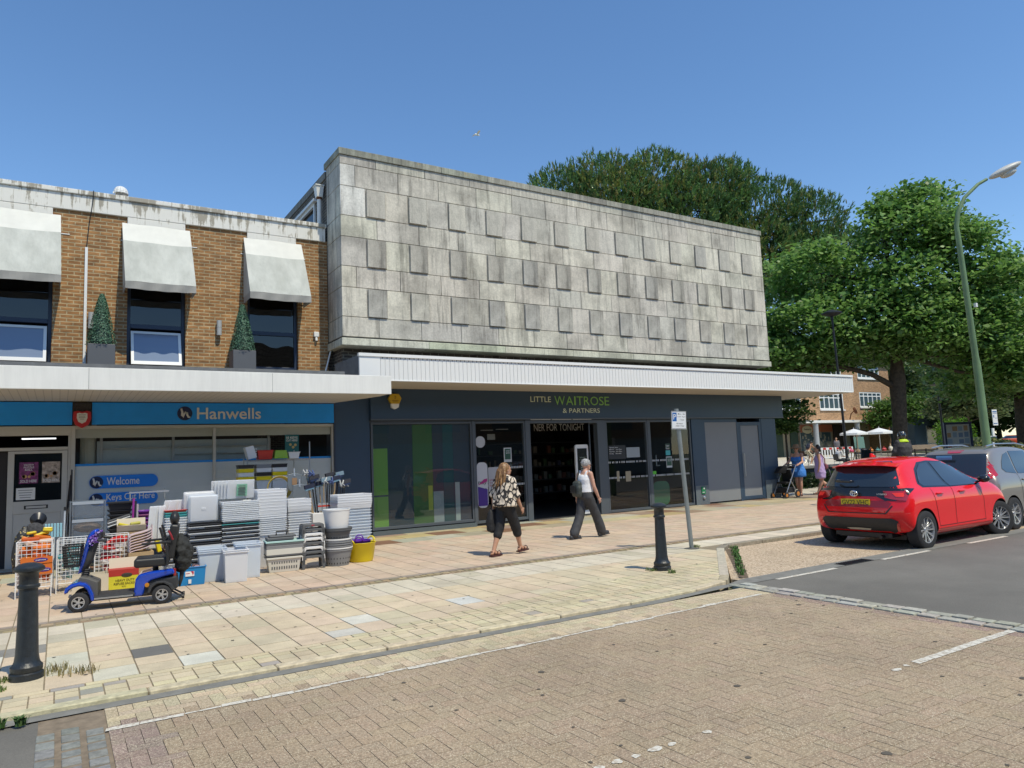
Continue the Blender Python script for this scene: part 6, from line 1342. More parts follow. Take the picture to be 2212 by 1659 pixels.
# ================================================================== CARS
def car_shell(name, parent, top, bot, layers, caps, wheels, m, rearx=1.0, frontx=2.9, wr=.36, sub=2):
 """closed body surface from a side profile repeated in layers outward, both sides; wheel wells cut out"""
 prof = top + bot  # closed loop: top[0] = rear middle ... top[-1] = front middle, then bottom front->rear
 nt_, N = len(top), len(top) + len(bot)
 L = []
 for (y, dxr, dxf, dz, cap, flo) in layers:
  row = []
  for i, (x, z) in enumerate(prof):
   z2 = z + (dz if i < nt_ and z > 1.1 else 0)
   if cap is not None and z2 > cap: z2 = cap + (z2 - cap) * .04
   if flo is not None and z2 < flo: z2 = flo
   x2 = x + dxr * max(0, 1 - x / rearx) ** 1.0 if x < rearx else x - dxf * min(1, max(0, (x - frontx) / (prof[nt_ - 1][0] - frontx)))
   row.append((x2, y, z2))
  L.append(row)
 b_ = MB(); rows = [[(x, -y, z) for x, y, z in r] for r in L[:0:-1]] + L
 vs = [p for r in rows for p in r]; fs = []
 for a in range(len(rows) - 1):
  for i in range(N): fs.append((a * N + i, (a + 1) * N + i, (a + 1) * N + (i + 1) % N, a * N + (i + 1) % N))
 for base, fl in ((0, False), ((len(rows) - 1) * N, True)):
  h_ = N // 2
  for i in range(h_):
   a, b2, c_, d = i, i + 1, (N - i - 1) % N, (N - i) % N
   q = [a, b2, c_, d] if i > 0 else [0, 1, N - 1]
   if i == h_ - 1: q = [h_ - 1, h_, h_ + 1]
   q = [base + k for k in q]; fs.append(tuple(q if not fl else q[::-1]))
 b_.add(vs, fs); o = b_.build(name, [m, M_black], None)
 md = o.modifiers.new('s', 'SUBSURF'); md.levels = sub; md.render_levels = sub
 cut = []
 for x in wheels:
  for sy in (-1, 1):
   c_ = MB(); y1 = layers[-1][0]; c_.cyl((x, sy * (y1 - .27), wr - .05), (x, sy * (y1 + .2), wr - .05), wr, n=40); k = c_.build('cut', [m, M_black], None)
   for p in k.data.polygons: p.material_index = 1
   q = o.modifiers.new('b', 'BOOLEAN'); q.object = k; q.operation = 'DIFFERENCE'; q.solver = 'EXACT'; cut.append(k)
 dg = bpy.context.evaluated_depsgraph_get(); me = bpy.data.meshes.new_from_object(o.evaluated_get(dg)); o.modifiers.clear(); o.data = me
 for k in cut: bpy.data.objects.remove(k)
 me.polygons.foreach_set('use_smooth', [True] * len(me.polygons)); me.set_sharp_from_angle(angle=math.radians(38)); o.parent = parent
 bm = bmesh.new(); bm.from_mesh(me); bmesh.ops.recalc_face_normals(bm, faces=bm.faces); bm.to_mesh(me); bm.free()
 return o
def bvh_of(o):
 me = o.data; return BVHTree.FromPolygons([v.co.copy() for v in me.vertices], [tuple(p.vertices) for p in me.polygons])
def decal(bv, poly, ax, off, name, m, parent, side=-1, step=.05, x0=-3, thick=0, smooth=True):
 """panel that follows the body: 2-D outline projected on to the shell ('s' = from the side, 'r' = from the rear, 'f' = from the front)"""
 P = []
 n_ = len(poly)
 for i in range(n_):
  a, b_ = Vector(poly[i]), Vector(poly[(i + 1) % n_]); k = max(1, int((b_ - a).length / step))
  for j in range(k): P.append(a + (b_ - a) * j / k)
 nb = len(P); xs = [p.x for p in P]; ys = [p.y for p in P]
 PP = [tuple(p) for p in P]; x = min(xs) + step
 while x < max(xs):
  y = min(ys) + step
  while y < max(ys):
   if inpoly(x, y, PP) and min((Vector((x, y)) - p).length for p in P) > step * .4: P.append(Vector((x, y)))
   y += step
  x += step
 r = delaunay_2d_cdt([Vector(p) for p in P], [(i, (i + 1) % nb) for i in range(nb)], [], 1, 1e-5)
 vs2, fs = r[0], r[2]; V = []; ok = []
 for p in vs2:
  if ax == 's': o_, d_ = Vector((p.x, side * 3, p.y)), Vector((0, -side, 0))
  elif ax == 'r': o_, d_ = Vector((-3, p.x, p.y)), Vector((1, 0, 0))
  else: o_, d_ = Vector((8, p.x, p.y)), Vector((-1, 0, 0))
  h = bv.ray_cast(o_, d_)
  if h[0] is None: V.append((0, 0, 0)); ok.append(False)
  else: V.append(tuple(h[0] - d_ * off)); ok.append(True)
 F = [tuple(f) for f in fs if all(ok[i] for i in f)]
 b_ = MB()
 for f in F:
  a, b2, c_ = [Vector(V[i]) for i in f]; nn = (b2 - a).cross(c_ - a)
  if nn.dot(-d_) < 0: F[F.index(f)] = f[::-1]
 b_.add(V, F); o = b_.build(name, m, parent, smooth=smooth); bm = bmesh.new(); bm.from_mesh(o.data)
 bmesh.ops.delete(bm, geom=[v for v in bm.verts if not v.link_faces], context='VERTS'); bm.to_mesh(o.data); bm.free(); return o
M_alloy = mat('alloy', (.60, .60, .61), .3, metal=.7); M_alloyd = mat('alloy_dark', (.05, .05, .055), .4, metal=.5)
def wheel(parent, x, y, z, R, side, steer=0, spokes=10, rimf=.68):
 w_ = bpy.data.objects.new('wheel', None); COL.objects.link(w_); w_.parent = parent; w_.location = (x, y, z); w_.rotation_euler = (0, 0, steer)
 s = side; r = R * rimf
 b_ = MB(); b_.lathe([(r * .98, -.10), (R * .90, -.105), (R * .985, -.09), (R, -.06), (R, .06), (R * .985, .09), (R * .90, .105), (r * .98, .10)], n=40, ax='y', caps=False); b_.build('tyre', M_rubber, w_, smooth=40)
 b_ = MB(); b_.lathe([(r, .10 * s), (r * .96, .098 * s), (r * .93, .06 * s), (r * .93, -.08 * s)], n=40, ax='y', caps=False); b_.lathe([(0, .075 * s), (r * .17, .078 * s), (r * .2, .06 * s)], n=20, ax='y')
 for k in range(spokes):
  a = 2 * math.pi * k / spokes; ca, sa = math.cos(a), math.sin(a); m0 = r * .55
  b_.obox((m0 * ca, .065 * s, m0 * sa), (r * .40 * ca, .012 * s, r * .40 * sa), (0, .010, 0), (-r * .055 * sa, 0, r * .055 * ca))
  a2 = a + .22; ca, sa = math.cos(a2), math.sin(a2); b_.obox((m0 * 1.05 * ca, .05 * s, m0 * 1.05 * sa), (r * .36 * ca, .01 * s, r * .36 * sa), (0, .006, 0), (-r * .028 * sa, 0, r * .028 * ca))
 b_.build('rim', M_alloy, w_, smooth=30)
 b_ = MB(); b_.lathe([(0, .0), (r * .94, .0)], n=24, ax='y'); b_.lathe([(0, .02 * s), (r * .6, .02 * s)], n=24, ax='y'); b_.build('brake_disc', M_alloyd, w_); return w_
m, n, b = nmat('car_red'); b.inputs['Base Color'].default_value = (.85, .008, .012, 1); b.inputs['Roughness'].default_value = .5; b.inputs['Specular IOR Level'].default_value = .15; b.inputs['Coat Weight'].default_value = 1; b.inputs['Coat Roughness'].default_value = .02; M_red = m
m, n, b = nmat('car_grey'); b.inputs['Base Color'].default_value = (.25, .225, .20, 1); b.inputs['Roughness'].default_value = .4; b.inputs['Coat Weight'].default_value = 1; b.inputs['Metallic'].default_value = .25; M_cgrey = m
m, n, b = nmat('car_glass'); b.inputs['Base Color'].default_value = (.022, .028, .034, 1); b.inputs['Roughness'].default_value = .03; b.inputs['Specular IOR Level'].default_value = .9; b.inputs['Coat Weight'].default_value = .6; b.inputs['Coat Roughness'].default_value = .0; M_cglass = m
M_lamp = mat('lamp_red', (.50, .008, .012), .12, coat=1, spec=.8); M_lampb = mat('lamp_bright', (.75, .04, .03), .2, emit=.25); M_trim = mat('car_trim', (.022, .023, .025), .55); M_plate = mat('plate_yellow', (.66, .50, .02), .4); M_chrome = mat('chrome', (.8, .8, .8), .08, metal=1)
car = thing('red_hatchback', (11.38, 7.42, ZB), 'bright red hatchback parked at the kerb, yellow rear plate GV22 VHC', 'car', math.radians(.8))
top = [(.02, .48), (.02, .68), (.075, .82), (.10, .99), (.36, 1.33), (.46, 1.455), (1.2, 1.515), (1.85, 1.485), (2.72, 1.07), (3.30, .97), (3.76, .80), (3.94, .52)]
bot = [(3.86, .24), (3.4, .18), (2.9, .17), (2.3, .16), (1.8, .16), (1.4, .16), (1.0, .17), (.62, .19), (.35, .23), (.10, .29)]
LY = [(0, 0, 0, 0, None, None), (.36, .01, .05, -.008, None, None), (.53, .03, .14, -.028, None, None), (.595, .05, .2, -.07, 1.40, None), (.72, .10, .32, 0, 1.035, .19), (.79, .13, .40, 0, .975, .21), (.855, .19, .50, 0, .86, .25), (.872, .24, .58, 0, .70, .31), (.866, .28, .62, 0, .56, .38)]
body = car_shell('body', car, top, bot, LY, None, (.60, 3.17), M_red, 1.0, 2.7, .355)
bv = bvh_of(body)
D = lambda poly, ax, off, nm, m_, side=-1, step=.06, par=None: decal(bv, poly, ax, off, nm, m_, par or car, side, step)
mir = lambda P: [(-a, b_) for a, b_ in P]
D([(-.60, 1.345), (-.52, 1.43), (.52, 1.43), (.60, 1.345), (.735, 1.03), (.66, .985), (-.66, .985), (-.735, 1.03)], 'r', .003, 'tailgate_trim', M_blackgl)
rw = D([(-.54, 1.345), (.54, 1.345), (.665, 1.05), (.60, 1.02), (-.60, 1.02), (-.665, 1.05)], 'r', .009, 'rear_window', M_cglass)
gar = [(-.84, .99), (-.60, .99), (-.40, 1.0), (.40, 1.0), (.60, .99), (.84, .99), (.80, .90), (.66, .80), (.50, .80), (.36, .865), (-.36, .865), (-.50, .80), (-.66, .80), (-.80, .90)]
D(gar, 'r', .007, 'rear_garnish', M_blackgl)
for s in (-1, 1):
 P = [(s * .46, .955), (s * .835, .955), (s * .80, .80), (s * .62, .82), (s * .50, .85)]
 tl = D(P, 'r', .014, 'tail_light', M_lamp); D([(s * .60, .925), (s * .80, .93), (s * .76, .86), (s * .66, .865)], 'r', .02, 'light_glow', M_lampb, par=tl)
 for sd in (s,):
  tl = D([(-.02, .97), (.30, 1.0), (.46, .985), (.30, .93), (.10, .81), (.02, .80)], 's', .012, 'tail_light_corner', M_blackgl, sd); D([(.05, .93), (.20, .945), (.16, .87), (.08, .83)], 's', .018, 'light_glow', M_lamp, sd, par=tl)
D([(-.50, .80), (.50, .80), (.60, .76), (.56, .69), (-.56, .69), (-.60, .76)], 'r', .004, 'plate_recess_shade', mat('car_red_shaded', (.30, .004, .012), .4, coat=.6))  # flat panel in darker red, recess shade put into the colour
D([(-.62, .715), (-.60, .725), (-.50, .60), (.50, .60), (.60, .725), (.62, .715), (.52, .585), (-.52, .585)], 'r', .006, 'tailgate_gap', M_black)
D([(-.68, .47), (-.60, .515), (.60, .515), (.68, .47), (.62, .30), (.48, .245), (-.48, .245), (-.62, .30)], 'r', .012, 'bumper_insert', M_trim)
D([(-.22, .335), (.0, .345), (.22, .335), (.18, .305), (-.18, .305)], 'r', .018, 'bumper_light', mat('lens_clear', (.5, .47, .4), .2))
for s in (-1, 1): D([(s * .66, .44), (s * .70, .445), (s * .66, .30), (s * .62, .30)], 'r', .02, 'reflector', M_lamp)
h = bv.ray_cast(Vector((-3, 0, .79)), Vector((1, 0, 0)))[0].x
mb = MB(); mb.obox((h - .012, 0, .765), (.006, 0, 0), (0, .26, 0), (0, 0, .056)); pl_ = mb.build('number_plate', M_plate, car, bevel=.003)
mb = MB(); mb.text('GV22 VHC', (h - .0185, .235, .728), (0, -1, 0), (0, 0, 1), .47, .078, .002, .003); mb.build('plate_text', M_black, pl_)
mb = MB(); mb.tube([(h - .035, .065 * math.cos(a), .915 + .045 * math.sin(a)) for a in np.linspace(0, 2 * math.pi, 24)], .009, 8, False); mb.tube([(h - .04, .022 * math.cos(a), .915 + .043 * math.sin(a)) for a in np.linspace(0, 2 * math.pi, 18)], .007, 8, False); mb.tube([(h - .04, .045 * math.cos(a), .932 + .018 * math.sin(a)) for a in np.linspace(0, 2 * math.pi, 18)], .007, 8, False); mb.build('badge', M_chrome, car, smooth=True)
mb = MB(); mb.text('HYBRID', (h - .03, -.40, .895), (0, -1, 0), (0, 0, 1), .17, .025, .004, .01); mb.build('model_lettering', M_chrome, car)
mb = MB(); mb.tube([(.13, .38, 1.115), (.06, .30, 1.12), (.06, .08, 1.115), (.10, .02, 1.11)], [.018, .026, .026, .014], 10); mb.build('rear_wiper', M_blackgl, car, smooth=True)
mb = MB(); Pn = [(-.58, .50), (-.40, .40), (0, .37), (.40, .40), (.58, .50)]
vs = []
for y, x in Pn:
 z_ = bv.ray_cast(Vector((.55, y * .9, 3)), Vector((0, 0, -1)))[0].z
 vs += [(x - .14, y, z_ - .045), (x - .145, y, z_ - .065), (.62, y * .96, z_ + .006), (.50, y * .96, z_ - .07)]
fs = []
for i in range(4):
 a, c_ = i * 4, (i + 1) * 4; fs += [(a, c_, c_ + 2, a + 2), (a + 1, a + 3, c_ + 3, c_ + 1), (a, a + 1, c_ + 1, c_)]
mb.add(vs, fs + [(0, 2, 3, 1), (16, 17, 19, 18)]); mb.build('roof_spoiler', M_red, car, bevel=.008)
mb = MB(); mb.box(.243, .25, -.13, .13, 1.372, 1.388); mb.build('brake_light', M_lampb, car)
mb = MB(); mb.prism([(.62, 1.50), (.78, 1.51), (.66, 1.57), (.63, 1.565)], 'y', -.018, .018); mb.build('antenna_fin', M_red, car, bevel=.006)
for s in (-1, 1):
 D([(.66, 1.045), (.72, .985), (1.55, .955), (2.60, .945), (2.70, 1.00), (2.20, 1.28), (1.85, 1.385), (1.3, 1.415), (.98, 1.395), (.80, 1.29)], 's', .003, 'window_surround', M_blackgl, s)
 D([(.72, 1.06), (.78, 1.005), (1.47, .975), (1.27, 1.385), (1.02, 1.365), (.84, 1.26)], 's', .009, 'side_window', M_cglass, s)
 D([(1.36, 1.388), (1.56, .97), (2.44, .962), (2.42, 1.06), (2.14, 1.27), (1.82, 1.36)], 's', .009, 'side_window', M_cglass, s)
 for P in ([(1.555, .955), (1.565, .955), (1.575, .60), (1.57, .34), (1.56, .34), (1.565, .60)], [(2.46, .94), (2.47, .94), (2.57, .70), (2.57, .34), (2.56, .34), (2.56, .70)], [(.90, .965), (.91, .965), (.98, .62), (1.02, .34), (1.01, .34), (.97, .62)], [(1.01, .345), (1.01, .335), (2.57, .335), (2.57, .345)]):
  D(P, 's', .003, 'door_gap', mat('gap_dark', (.09, .003, .005), .6), s, .04)
 for hx_ in (1.12, 1.86):
  y_ = bv.ray_cast(Vector((hx_, s * 3, .865)), Vector((0, -s, 0)))[0].y
  mb = MB(); mb.tube([(hx_ - .11, y_, .868), (hx_ - .08, y_ + s * .028, .87), (hx_ + .05, y_ + s * .028, .872), (hx_ + .09, y_, .87)], .014, 8); mb.build('door_handle', M_red, car, smooth=True)
 mb = MB(); mb.ell((2.50, s * .93, 1.045), .09, .10, .068, 18, 12); mb.tube([(2.55, s * .78, .98), (2.53, s * .88, 1.02)], .022); mb.build('wing_mirror', M_blackgl, car, smooth=True)
 D([(1.0, .30), (2.75, .29), (2.78, .24), (.98, .25)], 's', .004, 'sill_trim', mat('car_red_low', (.50, .005, .01), .4), s)
 wheel(car, .60, s * .775, .305, .308, s); wheel(car, 3.17, s * .765, .305, .308, s, steer=-.32)
D([(-.55, 1.36), (.55, 1.36), (.68, 1.10), (.62, 1.06), (-.62, 1.06), (-.68, 1.10)], 'f', .006, 'windscreen', M_cglass)
mb = MB(); mb.box(.45, 3.5, -.6, .6, .14, .22); mb.cyl((.12, -.35, .20), (.5, -.35, .22), .03); mb.box(.2, .55, -.5, .5, .19, .26); mb.build('underbody', M_black, car)
car2 = thing('grey_family_car', (14.87, 7.66, ZB), 'taller brown grey family car parked just ahead of the red hatchback', 'car', math.radians(.5))
top = [(.02, .48), (.02, .70), (.08, .84), (.12, 1.02), (.30, 1.40), (.40, 1.57), (1.2, 1.625), (2.1, 1.57), (3.0, 1.14), (3.45, 1.02), (3.9, .84), (4.08, .52)]
bot = [(4.0, .24), (3.5, .18), (3.0, .17), (2.3, .16), (1.8, .16), (1.4, .16), (1.0, .17), (.62, .19), (.35, .23), (.10, .29)]
LY = [(0, 0, 0, 0, None, None), (.36, .01, .05, -.008, None, None), (.57, .02, .14, -.025, None, None), (.64, .04, .2, -.06, 1.52, None), (.745, .07, .3, 0, 1.05, .19), (.80, .09, .38, 0, .99, .21), (.84, .15, .46, 0, .86, .25), (.852, .2, .5, 0, .70, .31), (.846, .24, .55, 0, .56, .38)]
body2 = car_shell('body', car2, top, bot, LY, None, (.70, 3.30), M_cgrey, 1.0, 2.9, .35); bv = bvh_of(body2)
D = lambda poly, ax, off, nm, m_, side=-1, step=.06, par=None: decal(bv, poly, ax, off, nm, m_, par or car2, side, step)
D([(-.60, 1.46), (.60, 1.46), (.64, 1.08), (.58, 1.02), (-.58, 1.02), (-.64, 1.08)], 'r', .006, 'rear_window', M_cglass)
mb = MB(); mb.obox((.21, .12, 1.40), (.006, 0, .02), (0, .15, 0), (0, 0, .02)); mb.build('window_sticker', mat('sticker_blue', (.10, .32, .55), .5), car2)
D([(-.16, 1.535), (.16, 1.535), (.12, 1.485), (-.12, 1.485)], 'r', .014, 'brake_light', M_lamp)
for s in (-1, 1):
 D([(s * .66, 1.50), (s * .775, 1.47), (s * .80, 1.20), (s * .82, 1.0), (s * .66, .98), (s * .68, 1.2)], 'r', .012, 'tail_light', M_lamp)
 tl = D([(.20, 1.50), (.34, 1.49), (.33, 1.3), (.36, 1.05), (.10, .98), (.10, 1.2)], 's', .012, 'tail_light_side', M_lamp, s); D([(.16, 1.28), (.27, 1.3), (.27, 1.15), (.18, 1.12)], 's', .018, 'light_glow', M_lampb, s, par=tl)
 D([(.62, 1.16), (.72, 1.09), (1.10, 1.05), (1.08, 1.47), (.88, 1.43), (.72, 1.30)], 's', .006, 'quarter_window', M_cglass, s)
 D([(1.16, 1.05), (1.86, 1.03), (1.84, 1.48), (1.14, 1.49)], 's', .006, 'side_window', M_cglass, s); D([(1.92, 1.03), (2.80, 1.03), (2.40, 1.38), (1.90, 1.47)], 's', .006, 'side_window', M_cglass, s)
 for P in ([(1.09, 1.05), (1.10, 1.05), (1.13, .34), (1.12, .34)], [(1.88, 1.03), (1.89, 1.03), (1.90, .34), (1.89, .34)]): D(P, 's', .003, 'door_gap', M_black, s, .04)
 mb = MB(); y_ = bv.ray_cast(Vector((1.26, s * 3, .93)), Vector((0, -s, 0)))[0].y; mb.tube([(1.18, y_, .93), (1.21, y_ + s * .026, .93), (1.36, y_ + s * .026, .93), (1.39, y_, .93)], .013, 8); mb.build('door_handle', M_cgrey, car2, smooth=True)
 wheel(car2, .70, s * .765, .30, .305, s, spokes=7); wheel(car2, 3.30, s * .765, .30, .305, s, spokes=7)
 mb = MB(); mb.ell((2.86, s * .95, 1.10), .08, .10, .07, 16, 10); mb.tube([(2.9, s * .78, 1.04), (2.87, s * .9, 1.08)], .02); mb.build('wing_mirror', M_cgrey, car2, smooth=True)
mb = MB()
for y in (-.52, .52): mb.tube([(.55, y, 1.60), (.9, y, 1.64), (1.8, y, 1.63), (2.2, y, 1.57)], .014, 8)
mb.build('roof_rail', M_steel, car2)
D([(-.64, .52), (.64, .52), (.62, .28), (-.62, .28)], 'r', .01, 'bumper_insert', M_trim)
def farcar(x, y, rot, m_, lab):
 t_ = thing('parked_car', (x, y, gz(x, y)), lab, 'car', rot, 'cars parked far off under the trees')
 b_ = MB(); b_.loft([(0, 0, .2, 2.0, .82), (0, 0, .55, 2.1, .88), (0, 0, .85, 2.05, .86), (-.15, 0, .95, 1.7, .80)], 24, 3.2); b_.build('body', m_, t_, smooth=40)
 b_ = MB(); b_.loft([(-.2, 0, .93, 1.45, .78), (-.25, 0, 1.2, 1.2, .70), (-.3, 0, 1.38, .9, .6)], 24, 3.2); g_ = b_.build('cabin', M_cglass, t_, smooth=40)
 b_ = MB(); b_.loft([(-.3, 0, 1.37, .92, .62), (-.3, 0, 1.43, .8, .55)], 24, 3.2); b_.build('roof', m_, t_, smooth=40)
 for sx in (-1.3, 1.25):
  for sy in (-1, 1): b_ = MB(); b_.lathe([(0, -.1), (.3, -.1), (.3, .1), (0, .1)], (sx, sy * .78, .3), 16, 'y'); b_.build('wheel', M_rubber, t_)
 return t_
farcar(118, 53.2, -.9, M_white, 'small white car far off, left of the orange one'); farcar(119, 51.0, -.7, mat('far_orange', (.60, .08, .02), .4), 'orange red car far off behind the grasses, partly hidden'); farcar(117.5, 46.5, -.5, M_whitegl, 'white car far off at the right picture edge'); farcar(110, 41.5, -.6, mat('far_dark', (.04, .05, .08), .3), 'dark car far off beyond the notice board')
# ================================================================== PEOPLE
V3 = lambda *a: Vector(a)
def limb(b_, pts, rad, n=14):
 b_.tube(pts, rad, n); b_.ell(pts[0], rad[0], rad[0], rad[0], 12, 8); b_.ell(pts[-1], rad[-1], rad[-1], rad[-1], 12, 8)
def seg(a, b_, t): return a + (b_ - a) * t
def hand(b_, wr, d, up, side, curl=.5, sc=1.0):
 """palm, five bent unequal fingers; d = pointing direction, up = back of hand, side = towards the thumb"""
 d, up = d.normalized(), up.normalized(); s = d.cross(up).normalized() * side
 c0 = wr + d * .045 * sc; R_ = Matrix((d, s, up)).transposed()
 b_.ell(c0, .05 * sc, .038 * sc, .017 * sc, 14, 10, R_)
 for k, (o, l) in enumerate(((.027, .068), (.010, .078), (-.008, .072), (-.025, .056))):
  p0 = c0 + d * .035 * sc + s * o * sc; p1 = p0 + (d * (1 - curl * .3) - up * curl * .6).normalized() * l * .5 * sc; p2 = p1 + (d * (1 - curl) - up * curl * 1.2).normalized() * l * .5 * sc
  limb(b_, [p0, p1, p2], [.0095 * sc, .009 * sc, .0075 * sc], 8)
 p0 = c0 - d * .015 * sc + s * .03 * sc; p1 = p0 + (s + d * .7 - up * .2).normalized() * .035 * sc; p2 = p1 + (s * .3 + d - up * .3).normalized() * .028 * sc; limb(b_, [p0, p1, p2], [.012 * sc, .0105 * sc, .0085 * sc], 8)
def headprims(b_, c, yaw, pitch=0, s=1.0):
 R_ = Matrix.Rotation(yaw, 3, 'Z') @ Matrix.Rotation(pitch, 3, 'Y'); q = lambda x, y, z: c + R_ @ Vector((x * s, y * s, z * s))
 b_.ell(q(-.008, 0, .02), .098 * s, .078 * s, .098 * s, 20, 14, R_); b_.ell(q(.022, 0, -.04), .066 * s, .058 * s, .078 * s, 18, 12, R_); b_.ell(q(.055, 0, -.092), .026 * s, .028 * s, .020 * s, 12, 8, R_)
 b_.tube([q(.085, 0, .02), q(.108, 0, -.022), q(.092, 0, -.032)], [.008 * s, .013 * s, .011 * s], 8)
 for y in (-1, 1): b_.ell(q(.0, y * .078, -.012), .018 * s, .008 * s, .030 * s, 10, 8, R_)
 b_.ell(q(.084, 0, -.060), .012 * s, .024 * s, .009 * s, 10, 6, R_); b_.ell(q(.078, 0, .032), .018 * s, .05 * s, .012 * s, 12, 6, R_)
 return q, R_
SKINS = {}
def skin(c): 
 k = '%.2f' % c[0]
 if k not in SKINS: SKINS[k] = mat('skin' + k, c, .55, var=.06, vscale=9)
 return SKINS[k]
def figure(root, J, sk, vox=.009, hands=(1, 1), curl=(.5, .5), handdir=(None, None), yaw=0, pitch=0, chest=(.105, .165), hip=(.12, .17), thin=1.0, bare=True):
 b_ = MB(); pv_, ch, nk, hd = J['pelvis'], J['chest'], J['neck'], J['head']
 def tr(a, rx, ry): return (a.x, a.y, a.z, rx, ry)
 m1 = seg(pv_, ch, .45)
 b_.loft([tr(pv_ - V3(0, 0, .10), .06, .10), tr(pv_ - V3(0, 0, .04), hip[0] * .95, hip[1]), tr(pv_ + V3(0, 0, .04), hip[0], hip[1]), tr(m1, chest[0] * .9, hip[1] * .80), tr(seg(pv_, ch, .8), chest[0] * 1.02, chest[1] * .92), tr(ch, chest[0], chest[1]), tr(ch + V3(0, 0, .075), chest[0] * .75, chest[1] * .93), tr(nk, .055, .075)], 20)
 limb(b_, [ch + V3(0, 0, .07), nk + V3(0, 0, .0), hd - V3(0, 0, .05)], [.06, .052, .05])
 q, R_ = headprims(b_, hd, yaw, pitch)
 for k, s in enumerate('LR'):
  sh, el, wr = J['sh' + s], J['el' + s], J['wr' + s]
  limb(b_, [sh, seg(sh, el, .4), el, seg(el, wr, .35), wr], [.050 * thin, .043 * thin, .036 * thin, .037 * thin, .025 * thin])
  dd = handdir[k] or (wr - el).normalized(); up = Vector((0, 1 if s == 'L' else -1, 0)); up = (up - dd * up.dot(dd)).normalized()
  if hands[k]: hand(b_, wr, dd, up, 1 if s == 'L' else -1, curl[k])
  hp, kn, an, to = J['hip' + s], J['kn' + s], J['an' + s], J['to' + s]
  limb(b_, [hp, seg(hp, kn, .45), kn, seg(kn, an, .3), seg(kn, an, .7), an], [.088 * thin, .075 * thin, .052 * thin, .056 * thin, .040 * thin, .034 * thin])
  fd = (to - an); fd.z = 0; fd = fd.normalized(); fl = J.get('lift' + s, 0)
  heel = an - fd * .045 - V3(0, 0, .035); ball = to - fd * .05
  limb(b_, [an, heel], [.035, .03]); limb(b_, [heel, seg(heel, ball, .5) + V3(0, 0, .02), ball, to], [.03, .033, .034, .022])
 o = remesh(b_, 'body', sk, root, vox, 4)
 return q, R_
def face(root, q, R_, glasses=None):
 b_ = MB()
 for y in (-.03, .03): b_.ell(q(.083, y, .008), .008, .012, .006, 10, 6, R_)
 b_.build('eyes', mat('eye_dark', (.04, .025, .02), .3), root, smooth=True)
 b_ = MB(); b_.ell(q(.094, 0, -.060), .005, .022, .005, 10, 6, R_); b_.build('mouth', mat('lip', (.36, .10, .09), .5), root, smooth=True)
 if glasses:
  b_ = MB()
  for y in (-.034, .034): b_.ell(q(.098, y, .008), .006, .028, .020, 14, 8, R_)
  b_.tube([q(.098, -.06, .012), q(.0, -.082, .012)], .003, 5); b_.tube([q(.098, .06, .012), q(.0, .082, .012)], .003, 5); b_.tube([q(.102, -.01, .01), q(.102, .01, .01)], .003, 5); b_.build('glasses', glasses, root, smooth=True)
def footwear(root, J, kind, m_):
 for s in 'LR':
  an, to = J['an' + s], J['to' + s]; fd = to - an; fz = fd.z; fd.z = 0; fd = fd.normalized(); sd = Vector((-fd.y, fd.x, 0)); b_ = MB()
  heel = an - fd * .075 - V3(0, 0, .075); tip = to + fd * .045 - V3(0, 0, .03)
  ax = (tip - heel) / 2; c_ = heel + ax; n_ = sd.cross(ax.normalized()) * -1
  if n_.z < 0: n_ = -n_
  b_.obox(c_, ax, sd * .042, n_ * .013)
  if kind == 'sandal':
   for t, r_ in ((.25, .038), (.55, .042), (.85, .040)):
    p = heel + ax * 2 * t + n_ * .02; b_.tube([p - sd * .044, p - sd * .034 + n_ * r_ * .9, p + n_ * (r_ + .012), p + sd * .034 + n_ * r_ * .9, p + sd * .044], .0085, 6)
   b_.tube([an - fd * .05 - sd * .03, an - fd * .068, an - fd * .05 + sd * .03], .008, 6)
  elif kind == 'shoe':
   limb(b_, [heel + n_ * .035, c_ + n_ * .04, tip - ax * .2 + n_ * .03], [.040, .044, .036])
  o = b_.build('sandal' if kind == 'sandal' else 'shoe', m_, root, bevel=.008, smooth=45)
def gait(H, stride=.28, armL=0, armR=0, bend=.0):
 k = H / 1.65; J = dict(pelvis=V3(0, 0, .90 * k), chest=V3(.02, 0, 1.24 * k), neck=V3(.02, 0, 1.40 * k), head=V3(.045, 0, 1.525 * k))
 for s, y, f in (('L', .085, -1), ('R', -.085, 1)):
  J['hip' + s] = V3(0, y, .86 * k); J['an' + s] = V3(f * stride, y * .7, .085 + (.03 if f < 0 else 0)); J['kn' + s] = V3(f * stride * .55 + .05, y * .8, .47 * k); J['to' + s] = J['an' + s] + V3(.15, 0, -.05 if f > 0 else -.065)
  ar = armL if s == 'L' else armR
  J['sh' + s] = V3(.015, y * 1.95, 1.345 * k); J['el' + s] = V3(.0 + ar * .5, y * 2.55, 1.07 * k); J['wr' + s] = V3(.05 + ar * 1.1, y * 2.6, .84 * k)
 return J
P1 = thing('person', (6.68, 11.0, 0), 'person in black and cream leaf pattern blouse and cropped black trousers, carrying a dark bag', 'person', math.radians(16))
J = gait(1.60, .27, armL=-.10, armR=.12); J['head'] += V3(0, -.01, 0); J['anR'] += V3(.03, 0, .03); J['toR'] = J['anR'] + V3(.14, 0, -.03); J['anL'] += V3(0, 0, -.02); J['toL'] = J['anL'] + V3(.14, 0, -.045)
q, R_ = figure(P1, J, skin((.50, .27, .17)), .009, yaw=-.35, curl=(.9, .6)); face(P1, q, R_)
m, n, b = nmat('leaf_blouse')
